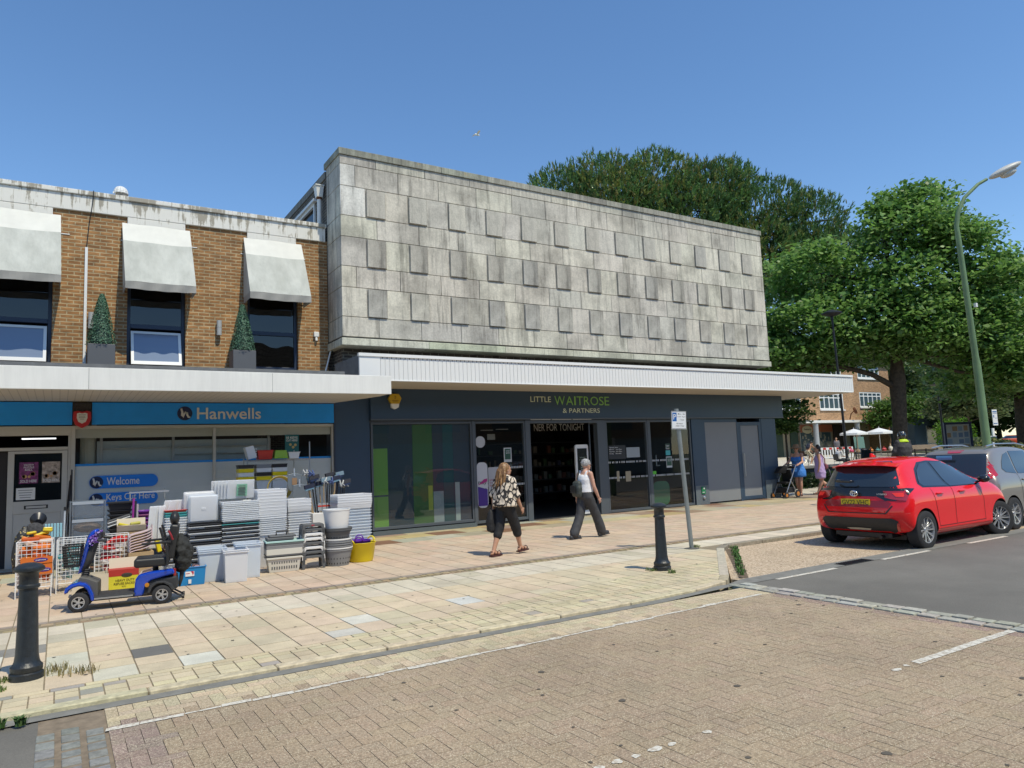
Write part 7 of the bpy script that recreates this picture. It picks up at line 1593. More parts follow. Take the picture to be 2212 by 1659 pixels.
cw_ = coords(n, (1, 1, .62)); nz = n.nodes.new('ShaderNodeTexNoise'); nz.inputs['Scale'].default_value = 9; n.links.new(cw_, nz.inputs[0]); vm = node(n, 'ShaderNodeVectorMath', operation='MULTIPLY_ADD'); n.links.new(nz.outputs['Color'], vm.inputs[0]); vm.inputs[1].default_value = (.09, .09, .09); n.links.new(cw_, vm.inputs[2])
vv = n.nodes.new('ShaderNodeTexVoronoi'); vv.feature = 'DISTANCE_TO_EDGE'; vv.inputs['Scale'].default_value = 13; n.links.new(vm.outputs[0], vv.inputs[0])
n.links.new(ramp(n, vv.outputs['Distance'], [(.10, (.022, .018, .018)), (.13, (.70, .60, .48))]), b.inputs['Base Color']); b.inputs['Roughness'].default_value = .7
b_ = MB(); rr = [(.0, 0, 1.395, .06, .085), (.005, 0, 1.36, .095, .175), (.01, 0, 1.30, .13, .215), (.01, 0, 1.20, .15, .225), (0, 0, 1.08, .155, .215), (-.005, 0, .97, .17, .235), (-.01, 0, .88, .185, .26), (-.01, 0, .845, .18, .255)]
b_.loft(rr, 28)
for s in 'LR': limb(b_, [J['sh' + s] + V3(0, 0, -.01), seg(J['sh' + s], J['el' + s], .5), seg(J['sh' + s], J['el' + s], .95)], [.070, .078, .082])
bl = remesh(b_, 'blouse', m, P1, .012, 5)
tex2 = bpy.data.textures.new('cloth', 'CLOUDS'); tex2.noise_scale = .12
def crumple(o, st, tx=tex2): q_ = o.modifiers.new('d', 'DISPLACE'); q_.texture = tx; q_.strength = st; q_.mid_level = .5; q_.texture_coords = 'LOCAL'
crumple(bl, .045)
def trousers(root, J, m_, upto, r=(.105, .10, .085, .082), name='trousers', hip=(.135, .185), vox=.011):
 b_ = MB(); pv_ = J['pelvis']; b_.loft([(pv_.x, pv_.y, pv_.z - .10, .09, .13), (pv_.x, pv_.y, pv_.z - .05, hip[0], hip[1]), (pv_.x, pv_.y, pv_.z + .04, hip[0], hip[1] * .98), (pv_.x, pv_.y, pv_.z + .13, hip[0] * .9, hip[1] * .86)], 24)
 for s in 'LR':
  hp, kn, an = J['hip' + s], J['kn' + s], J['an' + s]; e = seg(kn, an, upto)
  limb(b_, [hp, seg(hp, kn, .5), kn, seg(kn, e, .5), e], [r[0], r[1], r[2], r[3], r[3]])
 o = remesh(b_, name, m_, root, vox, 4); crumple(o, .02); return o
M_cblack = mat('cloth_black', (.012, .012, .014), .75)
trousers(P1, J, M_cblack, .28, (.105, .098, .086, .080))
footwear(P1, J, 'sandal', mat('sandal_brown', (.07, .02, .018), .5))
r = random.Random(2); b_ = MB(); b_.ell(q(-.03, 0, .035), .105, .092, .10, 18, 12, R_)
for k in range(46):
 a = r.uniform(-1.25, 1.25); l = r.uniform(.26, .40); root_ = q(-.045 - .05 * math.cos(a), .085 * math.sin(a), .07 * r.random()); out = R_ @ Vector((-math.cos(a), math.sin(a) * 1.1, 0))
 sway = V3(-.05, .03, 0) * r.random(); pts = [root_]
 for j in range(1, 6): t = j / 5; pts.append(root_ + out * (.035 + .03 * t + .015 * math.sin(5 * t + k)) + sway * t + V3(.012 * math.sin(7 * t + k), .012 * math.cos(6 * t + k * 2), -l * t))
 b_.tube(pts, [.020, .019, .017, .014, .010, .004], 7)
m, n, b = nmat('hair_blond'); f = noise(n, coords(n, (60, 60, 6)), 1, 3); n.links.new(ramp(n, f, [(.3, (.10, .045, .02)), (.55, (.25, .13, .05)), (.7, (.44, .28, .13))]), b.inputs['Base Color']); b.inputs['Roughness'].default_value = .45
remesh(b_, 'hair', m, P1, .0085, 1)
b_ = MB(); b_.ell(q(.005, -.084, -.04), .007, .005, .009, 8, 6); b_.build('earring', M_chrome, P1)
hb = thing('handbag', (6.66, 10.98, 0), 'soft black shoulder bag carried low at the side by the person in the leaf blouse', 'bag', math.radians(16))
b_ = MB(); b_.loft([(-.08, .19, .40, .09, .05), (-.08, .19, .44, .15, .075), (-.08, .20, .58, .155, .08), (-.07, .20, .72, .14, .06), (-.06, .20, .80, .12, .03)], 20, 3); bg_ = remesh(b_, 'bag_body', M_cblack, hb, .012, 3); crumple(bg_, .04)
b_ = MB(); b_.tube([(-.16, .2, .78), (-.06, .23, .90), (-.02, .23, .90), (.03, .2, .78)], .008); b_.build('strap', M_cblack, hb)
P2 = thing('person', (9.20, 11.95, 0), 'grey haired person in white vest top and dark grey trousers striding past the entrance', 'person', math.radians(6))
J = gait(1.60, .30, armL=-.08, armR=.10); J['anR'] += V3(.06, 0, .02); J['toR'] = J['anR'] + V3(.15, 0, -.02); J['head'] += V3(.03, 0, 0); J['anL'] += V3(-.02, 0, -.03); J['toL'] = J['anL'] + V3(.14, 0, -.045)
q, R_ = figure(P2, J, skin((.56, .31, .22)), .009, yaw=-.05, pitch=.08, chest=(.115, .165), hip=(.13, .175), thin=1.05, curl=(.7, .6)); face(P2, q, R_, M_black)
b_ = MB(); b_.loft([(.0, 0, .93, .145, .185), (.005, 0, 1.0, .14, .175), (.012, 0, 1.10, .135, .165), (.018, 0, 1.19, .15, .17), (.025, 0, 1.245, .142, .165), (.015, 0, 1.285, .11, .13)], 28)
b_.ell((.12, -.07, 1.17), .065, .07, .065); b_.ell((.12, .07, 1.17), .065, .07, .065)
for s in (-1, 1): b_.tube([(.09, s * .085, 1.24), (.05, s * .095, 1.36), (-.02, s * .095, 1.365), (-.07, s * .085, 1.25)], .021, 8)
o = remesh(b_, 'vest_top', mat('cotton_white', (.78, .78, .80), .8), P2, .009, 3); crumple(o, .018)
trousers(P2, J, mat('trouser_grey', (.045, .047, .052), .7), .93, (.112, .10, .092, .098))
footwear(P2, J, 'shoe', mat('clog_dark', (.04, .042, .046), .6))
b_ = MB(); b_.ell(q(-.022, 0, .042), .108, .090, .094, 20, 14, R_)
r = random.Random(8)
for k in range(60):
 a = r.uniform(0, 6.28); e = r.uniform(.0, 1.3); d = R_ @ Vector((math.cos(a) * math.cos(e), math.sin(a) * math.cos(e), math.sin(e))); p = q(-.022, 0, .042) + Vector((d.x * .1, d.y * .083, d.z * .09)); 
 if (R_.inverted() @ d).x < .55: b_.tube([p, p + d * .016 + V3(0, 0, -.008)], [.014, .006], 6)
m, n, b = nmat('hair_grey'); f = noise(n, coords(n), 60, 3); n.links.new(ramp(n, f, [(.35, (.12, .12, .12)), (.6, (.50, .50, .50))]), b.inputs['Base Color']); b.inputs['Roughness'].default_value = .6
remesh(b_, 'hair', m, P2, .009, 1)
bp_ = thing('backpack', (9.22, 11.95, 0), 'small dark green grey backpack slung on the back of the white vest person', 'backpack', math.radians(6))
b_ = MB(); b_.loft([(-.19, .06, .84, .05, .10), (-.195, .06, .90, .075, .12), (-.195, .06, 1.04, .07, .115), (-.18, .06, 1.13, .055, .10), (-.165, .06, 1.17, .03, .07)], 20, 3.2); o = remesh(b_, 'pack_body', mat('nylon_olive', (.045, .055, .05), .6, var=.3, vscale=20), bp_, .011, 2); crumple(o, .03)
b_ = MB(); b_.tube([(-.13, .10, 1.19), (-.06, .11, 1.36), (.02, .11, 1.38), (.08, .12, 1.25)], .016, 8); b_.tube([(-.2, .0, .9), (-.18, -.02, .72)], .005); b_.build('strap', mat('nylon_olive', (.045, .055, .05), .6), bp_); b_ = MB(); b_.box(-.31, -.295, .0, .14, .93, 1.08); b_.build('pocket', M_dark, bp_, bevel=.006)
P3 = thing('person', (21.75, 16.15, 0), 'person in a brown sun hat and bright blue off-shoulder dress holding a pushchair handle', 'person', math.radians(195))
J = gait(1.76, .05); J['anL'] = V3(.02, .05, .085); J['toL'] = V3(.17, .07, .035); J['knL'] = V3(.05, .08, .50); J['anR'] = V3(-.10, -.03, .085); J['toR'] = V3(.05, -.05, .035); J['knR'] = V3(.03, -.06, .50); J['elR'] = V3(.14, -.24, 1.20); J['wrR'] = V3(.42, -.26, 1.10); J['elL'] = V3(.18, .24, 1.18); J['wrL'] = V3(.44, .2, 1.10)
q, R_ = figure(P3, J, skin((.55, .30, .20)), .014, thin=1.12, yaw=.15, hip=(.14, .19), chest=(.12, .17)); face(P3, q, R_, M_black)
M_bl = mat('dress_blue', (.05, .22, .62), .7, var=.1)
b_ = MB(); b_.loft([(0, 0, .66, .16, .22), (0, 0, .70, .20, .26), (0, 0, .85, .20, .26), (0, 0, 1.02, .15, .20), (.01, 0, 1.12, .14, .19), (.015, 0, 1.25, .155, .21), (.015, 0, 1.345, .14, .225), (.015, 0, 1.355, .10, .16)], 26); b_.loft([(.015, 0, 1.20, .19, .25), (.015, 0, 1.27, .18, .245), (.015, 0, 1.34, .14, .22)], 26)
o = remesh(b_, 'dress', M_bl, P3, .015, 3); crumple(o, .04)
b_ = MB(); b_.lathe([(.0, .11), (.085, .10), (.105, .02), (.13, .0), (.20, -.035), (.195, -.045), (.12, -.012), (.09, .0)], n=28); ht = b_.build('sun_hat', mat('hat_brown', (.30, .18, .10), .8), P3, smooth=True); ht.location = q(-.01, 0, .06)
b_ = MB(); b_.ell(q(-.06, 0, -.02), .08, .088, .12, 14, 10, R_); b_.build('hair', mat('hair_dark', (.03, .018, .012), .5), P3, smooth=True); footwear(P3, J, 'sandal', mat('sandal_brown', (.07, .02, .018), .5))
P4 = thing('person', (22.75, 16.0, 0), 'dark haired person in a lavender knee-length dress walking away with a maroon bag', 'person', math.radians(128))
J = gait(1.72, .16); J['anL'] = V3(.12, .05, .085); J['toL'] = V3(.27, .05, .035); J['anR'] = V3(-.32, -.05, .20); J['toR'] = V3(-.22, -.05, .06); J['knR'] = V3(-.02, -.07, .47)
q, R_ = figure(P4, J, skin((.55, .30, .20)), .014, thin=1.15, yaw=.5, hip=(.15, .20), chest=(.13, .18)); face(P4, q, R_, M_black)
b_ = MB(); b_.loft([(0, 0, .56, .14, .19), (0, 0, .60, .17, .22), (0, 0, .80, .185, .245), (0, 0, .98, .17, .22), (.01, 0, 1.12, .155, .20), (.015, 0, 1.25, .16, .20), (.015, 0, 1.36, .12, .165), (.015, 0, 1.43, .05, .08)], 26); o = remesh(b_, 'dress', mat('dress_lavender', (.50, .36, .62), .75), P4, .015, 3); crumple(o, .03)
b_ = MB(); b_.ell(q(-.03, 0, .03), .11, .092, .10, 16, 10, R_); b_.ell(q(-.03, 0, .13), .055, .055, .04, 12, 8); b_.ell(q(-.07, 0, -.03), .07, .08, .08, 12, 8); b_.build('hair', mat('hair_dark', (.03, .018, .012), .5), P4, smooth=True); footwear(P4, J, 'sandal', M_cblack)
t = thing('shoulder_bag', (22.75, 16.0, 0), 'maroon shoulder bag worn across the back of the lavender dress', 'bag', math.radians(128)); M_mar = mat('maroon', (.20, .05, .07), .6, var=.2)
b_ = MB(); b_.loft([(-.17, -.06, .86, .05, .12), (-.20, -.06, .92, .08, .19), (-.20, -.06, 1.02, .08, .18), (-.17, -.05, 1.08, .04, .12)], 18); remesh(b_, 'bag_body', M_mar, t, .015, 2); b_ = MB(); b_.tube([(-.17, .10, 1.03), (-.17, .12, 1.25), (-.05, .13, 1.44), (.06, .12, 1.38)], .018); b_.build('strap', M_mar, t)
t = thing('pushchair', (20.95, 16.1, 0), 'black pushchair with silver frame and orange wheel hubs beside the store corner', 'pushchair', math.radians(180))
b_ = MB()
for y in (-.24, .24): b_.tube([(-.30, y, 1.08), (-.15, y, .85), (.18, y, .35), (.32, y, .13)], .016, 8); b_.tube([(-.28, y, .12), (.05, y, .62)], .014, 8); b_.tube([(-.20, y, .16), (.32, y, .14)], .012, 8)
b_.tube([(-.30, -.24, 1.08), (-.33, -.1, 1.10), (-.33, .1, 1.10), (-.30, .24, 1.08)], .018, 8); b_.build('frame', M_steel, t, smooth=40)
b_ = MB(); b_.obox((.02, 0, .50), (.20, 0, .02), (0, .20, 0), (0, 0, .03)); b_.obox((-.12, 0, .72), (.06, 0, .22), (0, .20, 0), (.03, 0, -.01)); b_.obox((0, 0, .26), (.22, 0, 0), (0, .20, 0), (0, 0, .09)); b_.build('seat', M_cblack, t, bevel=.02)
b_ = MB()
for k in range(7):
 a0, a1 = math.radians(20 + k * 16), math.radians(20 + (k + 1) * 16); b_.add([(-.08 + .34 * math.cos(a0), -.22, .72 + .34 * math.sin(a0)), (-.08 + .34 * math.cos(a1), -.22, .72 + .34 * math.sin(a1)), (-.08 + .34 * math.cos(a1), .22, .72 + .34 * math.sin(a1)), (-.08 + .34 * math.cos(a0), .22, .72 + .34 * math.sin(a0))], [(0, 1, 2, 3)])
o = b_.build('hood', M_cblack, t); o.modifiers.new('s', 'SOLIDIFY').thickness = .012
for x, R0 in ((-.26, .13), (.33, .10)):
 for y in (-.27, .27):
  b_ = MB(); b_.lathe([(R0 * .6, -.02), (R0, -.02), (R0, .02), (R0 * .6, .02)], n=20, ax='y', caps=False); o = b_.build('wheel', M_rubber, t, loc=(x, y, R0)); b_ = MB(); b_.lathe([(0, -.022), (R0 * .6, -.015), (R0 * .6, .015), (0, .022)], n=20, ax='y'); b_.build('hub', mat('hub_orange', (.55, .20, .03), .5), o)
bx, by = 39.76, 28.59; z0 = gz(bx, by)
t = thing('bicycle', (bx, by, z0), 'light framed bicycle under the shirtless rider on the sunny plaza', 'bicycle', math.radians(-8))
for x in (-.5, .52):
 b_ = MB(); b_.tube([(x + .33 * math.cos(a), 0, .34 + .33 * math.sin(a)) for a in np.linspace(0, 2 * math.pi, 26)], .018, 6, False); o = b_.build('wheel', M_rubber, t)
 b_ = MB(); 
 for k in range(10): a = k * math.pi / 5; b_.tube([(x, 0, .34), (x + .32 * math.cos(a), 0, .34 + .32 * math.sin(a))], .003, 4)
 b_.build('spokes', M_steel, o)
b_ = MB(); fr_ = M_whitegl
for a, c_ in (((-.5, .34), (-.08, .32)), ((-.5, .34), (-.15, .82)), ((-.08, .32), (-.18, .92)), ((-.08, .32), (.40, .80)), ((-.15, .80), (.38, .86)), ((.38, .98), (.52, .34))): b_.tube([(a[0], 0, a[1]), (c_[0], 0, c_[1])], .018, 6)
b_.build('frame', fr_, t); b_ = MB(); b_.tube([(.38, -.26, 1.02), (.40, 0, 1.0), (.38, .26, 1.02)], .016); b_.build('handlebar', M_black, t); b_ = MB(); b_.ell((-.20, 0, .95), .13, .07, .03); b_.build('saddle', M_black, t); b_ = MB(); b_.tube([(-.08, -.12, .16), (-.08, 0, .32), (-.08, .12, .48)], .012); b_.build('pedals', M_black, t)
P = thing('person', (bx, by, z0), 'shirtless cyclist in patterned shorts leaning on handlebars seen above the lavender dress', 'person', math.radians(-8))
J = dict(pelvis=V3(-.20, 0, 1.02), chest=V3(.02, 0, 1.32), neck=V3(.10, 0, 1.46), head=V3(.20, 0, 1.56), hipL=V3(-.18, .09, .99), knL=V3(.16, .10, .88), anL=V3(-.02, .12, .50), toL=V3(.12, .12, .45), hipR=V3(-.18, -.09, .99), knR=V3(.12, -.10, .68), anR=V3(-.10, -.12, .28), toR=V3(.05, -.12, .20), shL=V3(.06, .18, 1.40), elL=V3(.25, .22, 1.18), wrL=V3(.38, .22, 1.06), shR=V3(.06, -.18, 1.40), elR=V3(.25, -.22, 1.18), wrR=V3(.38, -.22, 1.06))
q, R_ = figure(P, J, skin((.50, .27, .17)), .018); face(P, q, R_)
def shorts(root, J, m_, up=.75, r=.10):
 b_ = MB(); p = J['pelvis']; b_.loft([(p.x, 0, p.z - .10, .1, .15), (p.x, 0, p.z + .02, .15, .19), (p.x + .04, 0, p.z + .10, .13, .17)], 18)
 for s in 'LR': limb(b_, [J['hip' + s], seg(J['hip' + s], J['kn' + s], up)], [r, r])
 return remesh(b_, 'shorts', m_, root, .018, 2)
m, n, b = nmat('shorts_pattern'); f = noise(n, coords(n), 14, 2); n.links.new(ramp(n, f, [(.45, (.08, .08, .05)), (.52, (.60, .52, .38))]), b.inputs['Base Color']); shorts(P, J, m)
b_ = MB(); b_.ell(q(-.01, 0, .05), .105, .09, .075, 14, 10, R_); b_.ell(q(.10, 0, .035), .05, .06, .01, 12, 6, R_); b_.build('cap', M_black, P, smooth=True); footwear(P, J, 'shoe', M_white)
b_ = MB(); b_.loft([(-.15, 0, 1.22, .08, .12), (-.12, 0, 1.32, .11, .15), (-.05, 0, 1.48, .10, .14), (0, 0, 1.54, .05, .08)], 16); o = remesh(b_, 'backpack', mat('pack_navy', (.02, .025, .05), .7), None, .02, 2); o.location = (bx, by, z0); o.rotation_euler = (0, 0, math.radians(-8)); tag(o, 'dark navy backpack on the bare back of the cyclist', 'backpack')
cx_, cy_ = 39.47, 26.40; z0 = gz(cx_, cy_)
t = thing('cafe_chair', (cx_, cy_, z0), 'thin legged black metal chair under the reading person in a white T-shirt', 'chair', math.radians(-15))
b_ = MB(); b_.box(-.22, .22, -.22, .22, .44, .47); b_.build('seat', M_black, t, bevel=.01); b_ = MB(); b_.obox((-.25, 0, .70), (.015, 0, 0), (0, .21, 0), (-.03, 0, .18)); b_.build('backrest', M_black, t, bevel=.01)
for x in (-.2, .2):
 for y in (-.2, .2): b_ = MB(); b_.tube([(x, y, .45), (x * 1.3, y * 1.1, 0)], .013, 6); b_.build('leg', M_steel, t)
def seated(): return dict(pelvis=V3(-.08, 0, .56), chest=V3(0, 0, .92), neck=V3(.06, 0, 1.07), head=V3(.15, 0, 1.18), hipL=V3(-.04, .09, .54), knL=V3(.42, .12, .56), anL=V3(.50, .12, .09), toL=V3(.64, .13, .04), hipR=V3(-.04, -.09, .54), knR=V3(.42, -.12, .54), anR=V3(.62, -.12, .09), toR=V3(.76, -.13, .04), shL=V3(.02, .18, 1.0), elL=V3(.12, .2, .74), wrL=V3(.36, .12, .72), shR=V3(.02, -.18, 1.0), elR=V3(.12, -.2, .74), wrR=V3(.36, -.1, .72))
P = thing('person', (cx_, cy_, z0), 'person in white T-shirt and dark trousers sitting with head bowed on a metal chair', 'person', math.radians(-15)); J = seated(); q, R_ = figure(P, J, skin((.36, .19, .12)), .018, pitch=.4); face(P, q, R_)
def tee(root, J, m_, name='t_shirt', wd=(.15, .20)):
 b_ = MB(); p, c_ = J['pelvis'], J['chest']; b_.loft([(p.x, 0, p.z + .02, wd[0], wd[1]), (seg(p, c_, .5).x, 0, seg(p, c_, .5).z, wd[0], wd[1] * .95), (c_.x, 0, c_.z, wd[0], wd[1]), (c_.x + .02, 0, c_.z + .10, wd[0] * .7, wd[1] * .9), (c_.x + .03, 0, c_.z + .14, .06, .09)], 18)
 for s in 'LR': limb(b_, [J['sh' + s], seg(J['sh' + s], J['el' + s], .75)], [.075, .07])
 return remesh(b_, name, m_, root, .018, 3)
tee(P, J, mat('tee_white', (.68, .68, .70), .8)); trousers(P, J, mat('navy_cloth', (.02, .025, .04), .8), .9, (.095, .09, .075, .07), vox=.018); footwear(P, J, 'shoe', M_black)
b_ = MB(); b_.ell(q(-.02, 0, .04), .108, .09, .09, 14, 10, R_); b_.build('hair', mat('hair_dark', (.03, .018, .012), .5), P, smooth=True)
gx_, gy_ = 55.0, 36.9; z0 = gz(gx_, gy_)
P = thing('person', (gx_, gy_, z0), 'balding person in a grey top standing with back turned behind the red and white barrier', 'person', math.radians(60)); J = gait(1.76, .05); J['anL'].z = J['anR'].z = .085
q, R_ = figure(P, J, skin((.50, .27, .17)), .022); face(P, q, R_); tee(P, J, mat('tee_grey', (.13, .12, .13), .8), wd=(.17, .25)); trousers(P, J, mat('denim', (.04, .07, .16), .8), .93, vox=.022); footwear(P, J, 'shoe', M_black)
P = thing('person', (22.97, 13.07, .2), 'person in black crash helmet and dark jacket with lime yellow collar seen from behind', 'person', math.radians(62)); J = gait(1.84, .04); J['anL'].z = J['anR'].z = .085; J['elR'] = V3(.12, -.30, 1.2); J['wrR'] = V3(.34, -.24, 1.22); J['elL'] = V3(.05, .30, 1.18); J['wrL'] = V3(.22, .26, 1.0)
q, R_ = figure(P, J, skin((.50, .27, .17)), .015)
J2 = dict(J); M_jk = mat('jacket_charcoal', (.045, .042, .045), .75); b_ = MB(); p, c_ = J['pelvis'], J['chest']; b_.loft([(0, 0, .90, .17, .22), (0, 0, 1.0, .17, .22), (0, 0, 1.2, .19, .24), (.01, 0, 1.36, .18, .255), (.01, 0, 1.50, .13, .20), (.02, 0, 1.56, .08, .11)], 22)
for s in 'LR': limb(b_, [J['sh' + s], J['el' + s], J['wr' + s]], [.095, .08, .062])
o = remesh(b_, 'jacket', M_jk, P, .015, 3); crumple(o, .035); trousers(P, J, mat('pale_trouser', (.35, .35, .36), .8), .93, vox=.015); footwear(P, J, 'shoe', M_black)
b_ = MB(); b_.loft([(.0, 0, 1.50, .14, .20), (.0, 0, 1.55, .13, .16), (.01, 0, 1.60, .10, .12)], 20); remesh(b_, 'hi_vis_collar', mat('lime_vis', (.50, .70, .02), .6), P, .014, 2)
b_ = MB(); b_.ell(q(0, 0, .02), .145, .125, .145, 24, 16, R_); b_.ell(q(.05, 0, -.06), .10, .10, .08, 18, 12, R_); remesh(b_, 'helmet', mat('helmet_black', (.03, .032, .035), .15, coat=1), P, .012, 3)
b_ = MB(); 
for a, z in ((-.4, .12), (.3, .13), (-.1, .15)): b_.ell(q(-.06, a * .12, z - .02), .04, .03, .02, 10, 6, R_)
b_.build('helmet_graphic', M_white, P, smooth=True)
# ================================================================== TREES
def leafmat(name, t=.35, r=.55):
 m_, n, b = nmat(name); at = n.nodes.new('ShaderNodeAttribute'); at.attribute_name = 'Col'; n.links.new(at.outputs['Color'], b.inputs['Base Color']); b.inputs['Roughness'].default_value = r; b.inputs['Specular IOR Level'].default_value = .4
 tr = n.nodes.new('ShaderNodeBsdfTranslucent'); n.links.new(at.outputs['Color'], tr.inputs[0]); mx = n.nodes.new('ShaderNodeMixShader'); mx.inputs[0].default_value = t
 n.links.new(b.outputs[0], mx.inputs[1]); n.links.new(tr.outputs[0], mx.inputs[2]); n.links.new(mx.outputs[0], n.nodes['Material Output'].inputs[0]); return m_
M_leaf = leafmat('leaf', .5, .4); M_needle = leafmat('needle', .3, .6)
M_bark = mat('bark', (.085, .065, .045), .95, var=.5, vscale=8, bmp=.7, bscale=14); M_barkd = mat('bark_dark', (.05, .04, .032), .95, var=.5, vscale=8, bmp=.7, bscale=10)
def np_mesh(name, V, nper, C, m_, parent, **tags):
 """V (N,nper,3) faces, C (N,3) colours"""
 N = V.shape[0]; me = bpy.data.meshes.new(name); me.vertices.add(N * nper); me.vertices.foreach_set('co', V.reshape(-1).astype(np.float32)); me.loops.add(N * nper); me.loops.foreach_set('vertex_index', np.arange(N * nper, dtype=np.int32)); me.polygons.add(N)
 me.polygons.foreach_set('loop_start', np.arange(N, dtype=np.int32) * nper); me.polygons.foreach_set('loop_total', np.full(N, nper, np.int32)); me.materials.append(m_); me.update()
 at = me.color_attributes.new('Col', 'FLOAT_COLOR', 'CORNER'); A_ = np.ones((N * nper, 4), np.float32); A_[:, :3] = np.repeat(C, nper, axis=0); at.data.foreach_set('color', A_.ravel())
 o = bpy.data.objects.new(name, me); COL.objects.link(o); o.parent = parent; tag(o, **tags); return o
def leaves(rng, centres, size, cols, flat=.5, droop=.15, aspect=.8):
 """five-sided leaf faces, roughly horizontal sprays"""
 N = len(centres); nrm = rng.normal(size=(N, 3)) * flat; nrm[:, 2] += 1; nrm /= np.linalg.norm(nrm, axis=1)[:, None]
 a = rng.normal(size=(N, 3)); u = np.cross(nrm, a); u /= np.linalg.norm(u, axis=1)[:, None]; v = np.cross(nrm, u); s = size * rng.uniform(.6, 1.3, (N, 1))
 P = []
 for (x, y, z) in ((-1, 0, 0), (-.35, -.85, -.1), (.9, -.35, -.25), (1.1, .1, -.35), (-.2, .9, -.1)): P.append(centres + u * s * x + v * s * y * aspect + nrm * s * z * droop * 4)
 C = np.array(cols)[rng.integers(0, len(cols), N)] * rng.uniform(.75, 1.25, (N, 1)); return np.stack(P, 1), C
def branchy(b_, p0, d, L, r, depth, rng, tips, up=.15, spread=.6, kids=3):
 pts = [Vector(p0)]; dd = Vector(d).normalized(); n_ = 5
 for i in range(n_): dd = (dd + Vector(rng.normal(size=3)) * .13 + V3(0, 0, up * .2)).normalized(); pts.append(pts[-1] + dd * L / n_)
 b_.tube(pts, [r * (1 - .55 * i / n_) for i in range(n_ + 1)], 8 if r > .05 else 5)
 if depth == 0: tips.append(pts[-1]); tips.append(pts[-3]); return
 for k in range(kids):
  t = rng.integers(2, n_ + 1); q = (dd + Vector(rng.normal(size=3)) * spread + V3(0, 0, up)).normalized(); branchy(b_, pts[t], q, L * rng.uniform(.55, .75), r * (.5 if t < n_ else .45), depth - 1, rng, tips, up, spread, kids)
def broadleaf(name, x, y, H, lobes, label, seed, nleaf, size, cols, cat='tree', group=None, trunk=None, bm_=M_bark, z0=None, fl=.55, sub=.5, limbs=()):
 """trunk and limbs reach into the lobes; leaf sprays gather in clumps on and in every lobe"""
 rng = np.random.default_rng(seed); z0 = gz(x, y) if z0 is None else z0; t = thing(name, (x, y, z0), label, cat, 0, group); b_ = MB()
 tr_ = trunk or [((0, 0, 0), .3), ((.05, .05, 2.2), .25), ((.0, 0, H * .45), .16), ((0, 0, H * .75), .06)]
 b_.tube([p for p, r in tr_], [r for p, r in tr_], 14); tp = Vector(tr_[2][0])
 for (c_, R0) in lobes:
  c_ = Vector(c_); q_ = Vector(tr_[-2][0]); s0 = q_ + (Vector(tr_[-1][0]) - q_) * min(1, max(0, (c_.z - 1.2 - q_.z) / max(.5, tr_[-1][0][2] - q_.z))); mid = (s0 + c_) / 2 + Vector(rng.normal(size=3)) * .25 + V3(0, 0, .1)
  b_.tube([s0, mid, c_], [tr_[-2][1] * .6, tr_[-2][1] * .38, .03], 7)
  for k in range(4): e = c_ + Vector(rng.normal(size=3)).normalized() * R0[0] * .7; b_.tube([mid + (c_ - mid) * rng.uniform(.2, .9), (c_ + e) / 2, e], [.035, .025, .012], 5)
 for lp, lr in limbs: b_.tube(lp, lr, 8)
 b_.build('trunk', bm_, t, smooth=True)
 C_ = []; tot = sum(r[0] * r[1] + r[0] * r[2] for c_, r in lobes)
 for (c_, R0) in lobes:
  n_ = int(nleaf * (R0[0] * R0[1] + R0[0] * R0[2]) / tot); nc = max(6, int(n_ / 60)); d = rng.normal(size=(nc, 3)); d /= np.linalg.norm(d, axis=1)[:, None]; rad = rng.uniform(.45, 1.08, (nc, 1)) ** .6
  cc = np.array(c_) + d * rad * np.array(R0); k = rng.integers(0, nc, n_); sp = rng.normal(size=(n_, 3)) * np.array([sub, sub, sub * .42]) * .9 * min(1, R0[0] * .6); C_.append(cc[k] + sp)
 P = np.concatenate(C_); V, C = leaves(rng, P, size, cols, fl); np_mesh('crown', V, 5, C, M_leaf, t); return t
GM = [(.15, .29, .06), (.19, .34, .08), (.11, .23, .05), (.24, .40, .11), (.29, .43, .16), (.15, .29, .07)]
broadleaf('maple_tree', 31.87, 18.14, 13, [((-4.4, 2.9, 5.7), (1.9, 1.8, .8)), ((-3.4, 1.8, 6.9), (2.0, 2.0, 1.3)), ((-2.4, 2.0, 9.5), (2.1, 2.0, 1.3)), ((.6, -.7, 11.0), (2.1, 2.0, 1.3)), ((1.7, -.9, 12.5), (1.4, 1.4, .8)), ((.1, -.2, 12.3), (1.0, 1.0, .6)), ((2.2, -1.9, 10.6), (1.5, 1.5, 1.0)), ((3.0, -2.5, 8.9), (1.8, 1.8, 1.1)), ((.2, -.6, 8.6), (2.3, 2.2, 1.3)), ((-1.2, .2, 7.2), (2.3, 2.3, 1.3)), ((1.8, -1.4, 6.8), (2.3, 2.3, 1.3)), ((3.4, -2.6, 6.8), (1.9, 1.7, 1.0)), ((3.2, -2.8, 5.2), (1.8, 1.7, .8)), ((.4, -.8, 6.0), (1.9, 1.9, .7)), ((-2.0, 1.1, 5.9), (1.6, 1.6, .6)), ((1.2, 2.2, 6.2), (1.6, 1.6, .9)), ((3.8, -3.0, 4.3), (1.2, 1.2, .4))],
          'large maple tree with layered bright green crown behind the red car', 3, 66000, .11, GM, trunk=[((0, 0, 0), .36), ((-.1, .05, 1.6), .30), ((-.05, 0, 3.0), .30), ((.05, 0, 4.4), .34), ((.15, 0, 5.6), .2), ((.3, 0, 9.5), .07)], sub=.5, limbs=[([(0, 0, 4.0), (-.9, .6, 4.7), (-2.0, 1.3, 5.1), (-3.0, 2.0, 5.2), (-3.9, 2.6, 5.0)], [.15, .12, .1, .08, .04])])
